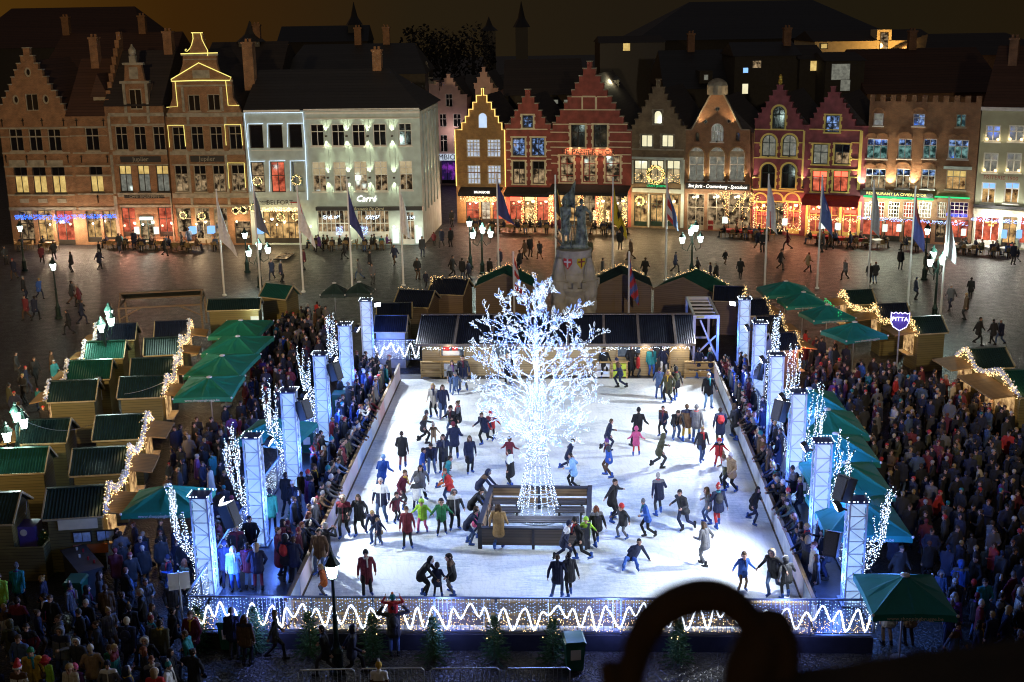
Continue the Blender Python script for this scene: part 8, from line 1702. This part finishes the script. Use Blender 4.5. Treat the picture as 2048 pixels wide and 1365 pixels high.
# leaning on the boards and standing on the deck
def toice_l(x,y): return math.pi/2+rc.uniform(-.35,.35)+RA
def toice_r(x,y): return -math.pi/2+rc.uniform(-.35,.35)+RA
def rail(side, n, v0, v1):
    for k in range(n):
        v=v0+(v1-v0)*(k+.5)/n+rc.uniform(-.12,.12); u=(UL-.50 if side<0 else UR+.50)+rc.uniform(-.08,.08); p=RK(u,v)
        if free(p.x,p.y,.38): taken.append((p.x,p.y)); CR.append((p.x,p.y,DZ,'boards_l' if side<0 else 'boards_r',(toice_l if side<0 else toice_r)(0,0),rc.choice(('leanrail','leanrail','pockets','stand','phone'))))
rail(-1,46,3.0,VFAR-.8); rail(1,46,2.2,VFAR-1.0)
def deck(side,n,v0,v1,ua,ub):
    for _ in range(n*6):
        if n<=0: break
        v=rc.uniform(v0,v1); u=rc.uniform(ua,ub); p=RK(u,v)
        if free(p.x,p.y,.46): taken.append((p.x,p.y)); CR.append((p.x,p.y,DZ,'deck_l' if side<0 else 'deck_r',(toice_l if side<0 else toice_r)(0,0),rc.choice(('pockets','stand','cup','longcoat','stand')))); n-=1
deck(-1,42,12,VFAR-.6,1.3,2.2); deck(-1,8,3,11,1.7,2.1); deck(-1,26,VFAR-6,VFAR-.5,.6,2.2); deck(1,20,4,VFAR-1,UR+1.05,UR+1.35); deck(1,12,VFAR-6,VFAR-.6,UR+1,UR+1.5)
# square and terraces
def sc(pts,zone,poses=None,rot=None):
    for x,y in pts:
        p=G(x,y,0); taken.append((p.x,p.y)); CR.append((p.x,p.y,0,zone,rot if rot is not None else rc.uniform(-3,3),rc.choice(poses or ('walk','stride','stand','pockets','walk'))))
sc([(85,528),(110,520),(145,545),(165,650),(140,670),(55,640),(72,642),(50,600),(80,598),(145,610),(160,615),(200,520),(380,495),(365,500),(545,560),(563,565),(610,540),(720,560),(745,570),(740,545),(690,520),(835,560),(852,575),(868,492),(884,495),(902,495),(845,515),(905,455),(905,555),(925,560),(938,562),(1000,540),(1050,520),(1060,515),(1080,520),(1040,545),(980,560),(1205,560),(1262,520),(1290,560),(1350,545),(1395,555),(1420,570),(1432,572),(1480,560),(1515,500),(1525,505),(1575,500),(1645,505),(1660,500),(1700,500),(1738,570),(1750,568),(1615,545),(1690,560),(1955,690),(2000,690),(1985,690),(1930,640),(1900,620),(2025,530),(2035,525),(1940,600),(1870,560),(1850,550),(30,560),(12,530),(200,540),(240,505),(270,500),(330,512),(520,520),(640,505),(790,530),(1120,470),(1180,520),(1240,500),(1450,530),(1560,540),(1800,540),(1830,600)],'square')
# ---------------------------------------------------------------- terrace tables and chairs
def chair_proto():
    e=empty('terrace_chair',(0,0,0),0,'rattan terrace chair','chair','terrace chairs before the houses'); b=MB(); b.box(-.22,-.22,.42,.22,.22,.46); b.obj('seat',MT['rattan'],e)
    b=MB(); b.tube([(-.2,.2,.46),(-.21,.26,.7),(-.12,.28,.88),(.12,.28,.88),(.21,.26,.7),(.2,.2,.46)],.02,5); b.box(-.16,.245,.52,.16,.265,.84); b.obj('backrest',MT['rattan'],e)
    for x in (-.19,.19):
        for y in (-.19,.19): MB().box(x-.016,y-.016,0,x+.016,y+.016,.418).obj('leg',MT['rattan'],e)
    return e
def table_proto(m,lab):
    e=empty('terrace_table',(0,0,0),0,lab,'table','terrace tables before the houses'); b=MB(); b.box(-.42,-.42,.70,.42,.42,.74); b.box(-.425,-.425,.5,.425,-.421,.74); b.box(-.425,.421,.5,.425,.425,.74); b.obj('tabletop',m,e); MB().lathe([(.22,0),(.22,.03),(.035,.06),(.035,.698)],8).obj('leg',MT['iron'],e); return e
CHP=chair_proto(); TB={'red':table_proto(MT['redcloth'],'red clothed table'),'white':table_proto(MT['fwhite'],'white clothed table'),'wood':table_proto(MT['rattan'],'bare wooden table')}
first={'c':1,'red':1,'white':1,'wood':1}
HL=[(60,'orange brick house'),(190,'low plain brick house'),(285,'brick cafe'),(420,'gold traced house'),(560,'white corner cafe'),(720,'long white restaurant'),(965,'ochre house'),(1057,'small red house'),(1180,'red guild house'),(1313,'grey brown house'),(1434,'triangular gable house'),(1556,'arched plum house'),(1667,'right plum house'),(1830,'battlemented house'),(2000,'grey green house')]
TER=[(265,492,'wood'),(300,494,'wood'),(330,492,'wood'),(360,496,'wood'),(235,492,'wood'),(390,496,'wood'),(440,494,'wood'),(640,492,'white'),(672,494,'white'),(700,492,'white'),(735,494,'white'),(765,492,'white'),(950,458,'wood'),(985,459,'wood'),(1020,459,'wood'),(1048,460,'wood'),(1092,460,'wood'),(1200,463,'wood'),(1232,464,'wood'),(1162,462,'wood'),(1455,470,'red'),(1480,471,'red'),(1500,472,'red'),(1524,474,'red'),(1625,482,'red'),(1648,483,'red'),(1675,486,'red'),(1698,487,'red'),(1715,488,'red'),(1745,491,'white'),(1815,495,'wood'),(1905,500,'white'),(1925,501,'white'),(1965,505,'white'),(1995,507,'white'),(60,494,'wood'),(110,496,'wood')]
nt_={}; CW=dict(red='red clothed table',white='white clothed table',wood='bare wooden table'); ordn=('','second ','third ','fourth ','fifth ','sixth ','seventh ','eighth ')
for x,y,kind in TER:
    p=G(x,y,0); p.y-=1.3; a=rc.uniform(-.15,.15); hs_=min(HL,key=lambda q:abs(q[0]-x))[1]; k=nt_.get((hs_,kind),0); nt_[(hs_,kind)]=k+1
    lab='%s%s on the terrace before the %s'%((ordn[k] if k else 'first '),CW[kind],hs_)+' from the left'
    t=TB[kind]
    if first[kind]: first[kind]=0; t.location=p; t.rotation_euler=(0,0,a); t['label']=lab
    else: t=dup(t,p,a,lab)
    for ci,(dx,dy,rz,w) in enumerate(((-.62,.05,math.pi/2,'left side'),(.62,-.05,-math.pi/2,'right side'),(.05,-.66,math.pi,'near side'))):
        q=p+Vector((dx*math.cos(a)-dy*math.sin(a),dx*math.sin(a)+dy*math.cos(a),0)); l2='rattan chair, %s of the %s%s before the %s'%(w,(ordn[k] if k else 'first '),CW[kind].replace('clothed ',''),hs_)
        if first['c']: first['c']=0; CHP.location=q; CHP.rotation_euler=(0,0,rz+a); CHP['label']=l2
        else: dup(CHP,q,rz+a,l2)
        if rc.random()<.72: CR.append((q.x,q.y,0,'terrace',rz+a+math.pi,'sit'))
# ---- dress everyone; those that show largest become people of their own, the rest one crowd
coats=['black']*22+['navy']*16+['charcoal']*12+['grey']*4+['brown']*4+['olive']*3+['maroon']*3+['burgundy']*2+['denim']*2+['tan','cream','red','blue','teal','purple']
tops=['short']*9+['long']*6+['bun']+['beanie']*4+['pompom']*2+['hood']*3+['santa']
def dress(r):
    c=r.choice(coats); t=r.choice(tops); tcx=r.choice(['dark','dark','brown','brown','brown','blond','grey','auburn']) if t in('short','long','bun') else (c if t=='hood' else ('red' if t=='santa' else r.choice(['black','black','grey','charcoal','charcoal','white','cream','red','navy','navy','maroon','teal'])))
    l=r.choice(['denim','black','black','black','charcoal','charcoal','navy','brown']); s=r.choice([1,1,1.03,.97,.94,1.05]) 
    if r.random()<.07: s=.72
    return c,l,t,tcx,s
vis={'boards_l':.78,'boards_r':.78,'deck_l':.85,'deck_r':.9,'right':1.0,'left':1.0,'leftnear':1.0,'leftlow':.7,'rightpar':1.9,'rightback':1.3,'leftedge':.8,'leftfront':.7,'square':.8,'terrace':1.5}
have=sum(1 for o in COL.objects if o.name.startswith('person'))
CR.sort(key=lambda q:(Vector((q[0],q[1],q[2]))-CAMP).length*vis[q[3]])
def inview(q):
    v=Vector((q[0],q[1],q[2]+1.6))-CAMP; D=v.dot(_F); X=1024+CF*v.dot(_R)/D; Y=682.5-CF*v.dot(_U)/D; return -60<X<2110 and 0<Y<1362 and not (X>1560 and Y>1310)
CR=[q for q in CR if inview(q)]
solo=CR[:300-have]; mass=CR[300-have:]
tname=dict(short='short {} hair',long='long {} hair',bun='{} bun',beanie='a {} wool hat',pompom='a {} bobble hat',hood='a hood up',santa='a santa hat')
pname=dict(stand='standing',pockets='standing hands in pockets',cup='holding up a cup',longcoat='in a long coat',walk='walking',stride='striding',phone='raising a phone',leanrail='leaning on the boards',sit='seated')
marks=[('nearest left pillar',*PIL[0][1].xy),('second left pillar',*PIL[1][1].xy),('third left pillar',*PIL[2][1].xy),('fourth left pillar',*PIL[3][1].xy),('fifth left pillar',*PIL[4][1].xy),('farthest left pillar',*PIL[5][1].xy),('nearest right pillar',*PIL[6][1].xy),('second right pillar',*PIL[7][1].xy),('third right pillar',*PIL[8][1].xy),('fourth right pillar',*PIL[9][1].xy),('fifth right pillar',*PIL[10][1].xy),('farthest right pillar',*PIL[11][1].xy)]
pn_=['brightest left parasol','second left parasol','third left parasol','farthest left parasol','large left parasol','parasol behind the pillars','nearest right parasol','second right parasol','third right parasol','fourth right parasol','fifth right parasol','sixth right parasol','back right parasols','back right parasols','back right parasols','neon stall parasol']
for nm_,o in zip(pn_,[o for o in COL.objects if o.name.startswith('parasol') and o.parent is None]): marks.append((nm_,o.location.x,o.location.y))
marks+=[('plank enclosure',G(62,1138,0).x,G(62,1138,0).y-2),('left cobbles',G(200,1330,0).x,G(200,1330,0).y),('bottom left corner',G(20,1340,0).x,G(20,1340,0).y),('stalls at the right edge',SP[3].location.x-2,SP[3].location.y-1),('neon shield stall',SP[2].location.x-1,SP[2].location.y-1),('nearest left stall',SR[0].location.x+1.5,SR[0].location.y),('second left stall',SR[1].location.x+1.5,SR[1].location.y),('middle right crowd',20.5,48),('nearer right crowd',20,41),('back right crowd',21,57),('middle left crowd',-12,60),('back left crowd',-11.5,70)]
zn=dict(right='in the right crowd',rightpar='under the right parasols',rightback='at the back right',left='in the left crowd',leftnear='by the near left stalls',leftlow='on the left cobbles',leftfront='at the lower left',leftedge='at the left edge',boards_l='at the left boards',boards_r='at the right boards',deck_l='on the left deck',deck_r='on the right deck',square='on the square',terrace='on a terrace')
used={}
for i,q in enumerate(solo):
    x,y,z,zone,rz,p=q; r=random.Random(i*13+5); c,l,t,tcx,s=dress(r)
    if s<.8: p='child'
    mk=min(marks,key=lambda m:(m[1]-x)**2+(m[2]-y)**2)[0]; who='child' if s<.8 else 'person'
    side='' 
    for tr in range(40):
        lab='%s in %s, %s, %s %s%s'%(who,c,tname[t].format(tcx),pname.get(p,'standing'),'by the ',mk) if p!='longcoat' else '%s in a long %s coat, %s, near the %s'%(who,c,tname[t].format(tcx),mk)
        if lab not in used: break
        c,l,t,tcx,_=dress(r)
    if len(lab.split())>16: lab=lab.replace('large left parasol','large left parasol').replace('standing hands in pockets','hands pocketed').replace('the farthest green parasol','the farthest parasol').replace(' big green ',' big ').replace('bright green parasol nearest the camera','bright parasol')
    used[lab]=1
    w=lab.split()
    put(p,(x,y,z),rz,c,l,t,tcx,r.choice(('white','cream','grey','tan')),s,'black',lab,'people in the crowd')
# the rest of the crowd: one mesh
cm=bpy.data.meshes.new('crowd'); VV,FFi,FFn,FC_,nb_=[],[],[],[],0
cache={}
for k,me in LOW.items():
    n=len(me.vertices); co=np.empty(n*3,np.float32); me.vertices.foreach_get('co',co); npo=len(me.polygons); lt=np.empty(npo,np.int32); me.polygons.foreach_get('loop_total',lt); lvv=np.empty(len(me.loops),np.int32); me.loops.foreach_get('vertex_index',lvv); mi=np.empty(npo,np.int32); me.polygons.foreach_get('material_index',mi); cache[k]=(co.reshape(-1,3),lvv,lt,mi)
for i,q in enumerate(mass):
    x,y,z,zone,rz,p=q; r=random.Random(i*17+3); c,l,t,tcx,s=dress(r); p='stand' if p not in cache else p
    co,lvv,lt,mi=cache[p]; R_=np.array([[math.cos(rz),-math.sin(rz),0],[math.sin(rz),math.cos(rz),0],[0,0,1]],np.float32); v=(co*s)@R_.T+np.array([x,y,z],np.float32)
    hc=PM[p][1][0]; top_=co[:,2]>hc.z+.045; back=(co[:,1]>hc.y+.005)&(co[:,2]>hc.z-(.06 if t!='long' else .22))&(np.abs(co[:,0])<.12)&(co[:,2]>hc.z-.25)
    pal=np.array([COLS[c],COLS[l],(.48,.28,.20),(.012,.012,.014),(.03,.02,.015),(.02,.015,.012),(.35,.12,.10)],np.float32); st0=np.concatenate([[0],np.cumsum(lt)[:-1]]); fcx=pal[mi].copy(); hairc=np.array(HAIRC.get(tcx,COLS.get(tcx,(.03,.02,.02))),np.float32); fv=lvv[st0]; fcx[(top_|back)[fv]&((mi==2)|(mi>=4)|(co[fv][:,2]>hc.z-.02))]=hairc
    VV.append(v); FFi.append(lvv+nb_); FFn.append(lt); FC_.append(fcx); nb_+=len(v)
if VV:
    V=np.concatenate(VV); I=np.concatenate(FFi); LT=np.concatenate(FFn); C_=np.concatenate(FC_)
    cm.vertices.add(len(V)); cm.vertices.foreach_set('co',V.ravel()); cm.loops.add(len(I)); cm.loops.foreach_set('vertex_index',I.astype(np.int32)); cm.polygons.add(len(LT)); cm.polygons.foreach_set('loop_start',np.concatenate([[0],np.cumsum(LT)[:-1]]).astype(np.int32)); cm.polygons.foreach_set('loop_total',LT.astype(np.int32)); cm.polygons.foreach_set('use_smooth',np.ones(len(LT),bool))
    at_=cm.attributes.new('cloth','FLOAT_COLOR','FACE'); at_.data.foreach_set('color',np.concatenate([C_,np.ones((len(C_),1),np.float32)],1).ravel()); cm.update(); cm.validate()
    m,N,L,b=newmat('crowd_clothes'); b.inputs['Roughness'].default_value=.8; a=N.new('ShaderNodeAttribute'); a.attribute_name='cloth'; L.new(a.outputs['Color'],b.inputs['Base Color']); cm.materials.append(m)
    co_=bpy.data.objects.new('crowd',cm); COL.objects.link(co_); tag(co_,'the rest of the crowd, far off people on the terraces, square and market','crowd',kind='stuff')
print('people',have,len(solo),len(mass))
# ---------------------------------------------------------------- the parapet of the tower the picture is taken from
PST=mat('dark_weathered_stone',(.035,.024,.014),.85,.5,9,.6,60)
d0=1.75
def NP(px,py,d): return CAMP+ray(px,py)*d
a,c=NP(1230,1392,d0),NP(2130,1262,d0*1.02)
bk=Vector((.0,-.45,-.28))
e=empty('stone_parapet',a,0,'dark out of focus parapet edge rising across the lower right corner','parapet'); b=MB()
n=14; vs=[]; r=random.Random(2)
for i in range(n+1):
    p=a.lerp(c,i/n)-a; p.z+=r.uniform(-.004,.004); vs+=[p,p+Vector((0,-.12,.012)),p+Vector((0,-.5,-.02)),p+Vector((0,-.5,-.7)),p+Vector((0,.02,-.7)),p+Vector((0,.02,-.02))]
fs=[]
for i in range(n):
    for j in range(6): fs.append((i*6+j,i*6+(j+1)%6,(i+1)*6+(j+1)%6,(i+1)*6+j))
b.add(vs,fs+[(5,4,3,2,1,0),tuple(n*6+k for k in range(6))]); b.obj('coping',PST,e)
e=empty('carved_scroll',NP(1380,1330,d0),0,'dark carved stone scroll arching over the parapet, out of focus','carving'); O=e.location
b=MB(); pts=[(1258,1420),(1266,1340),(1284,1272),(1318,1228),(1368,1200),(1420,1192),(1464,1206),(1502,1246),(1540,1300),(1560,1420)]; 
def arc(pts,r0,r1,d):
    P=[NP(x,y,d)-O for x,y in pts]; Q=[]
    for i in range(len(P)-1):
        for k in range(4):
            t=k/4; p0=P[max(i-1,0)];p1=P[i];p2=P[i+1];p3=P[min(i+2,len(P)-1)]; Q.append(.5*((2*p1)+(p2-p0)*t+(2*p0-5*p1+4*p2-p3)*t*t+(3*p1-p0-3*p2+p3)*t**3))
    return Q+[P[-1]]
Pq=arc(pts,0,0,d0); caps=[]
for i in range(len(Pq)-1): t=i/(len(Pq)-1); rr=.018+.011*math.sin(math.pi*min(1,t*1.1)); caps.append((Pq[i],Pq[i+1],rr,rr,0))
f2=arc([(1550,1420),(1568,1320),(1560,1265),(1540,1240)],0,0,d0); caps+=[(p,q,.027,.022,0) for p,q in zip(f2,f2[1:])]
f3=arc([(1215,1420),(1228,1370),(1220,1340)],0,0,d0); caps+=[(p,q,.02,.018,0) for p,q in zip(f3,f3[1:])]
f4=arc([(1475,1420),(1478,1350),(1500,1290),(1530,1250)],0,0,d0); caps+=[(p,q,.026,.022,0) for p,q in zip(f4,f4[1:])]
f5=arc([(1500,1420),(1505,1360),(1515,1310),(1530,1270)],0,0,d0); caps+=[(p,q,.032,.026,0) for p,q in zip(f5,f5[1:])]
lamp('POINT',CAMP+Vector((-.3,.1,-.75)),5,(1,.5,.12),.05,name='unseen_warm_lamp')  # unseen lamp added to put orange light on the dark scroll
sm=grow_mesh('scroll',caps,.004,[PST],4,False); so=bpy.data.objects.new('scroll',sm); COL.objects.link(so); so.parent=e
for o in COL.objects:
    if o.parent and o.type=='MESH' and len(o.data.polygons)>800 and any(w in o.name for w in ('_lights','bulbs','tinsel')): o['kind']='stuff'
for o in list(COL.objects):
    for k in ('_w','_d','_zr','_ze'):
        if k in o: del o[k]
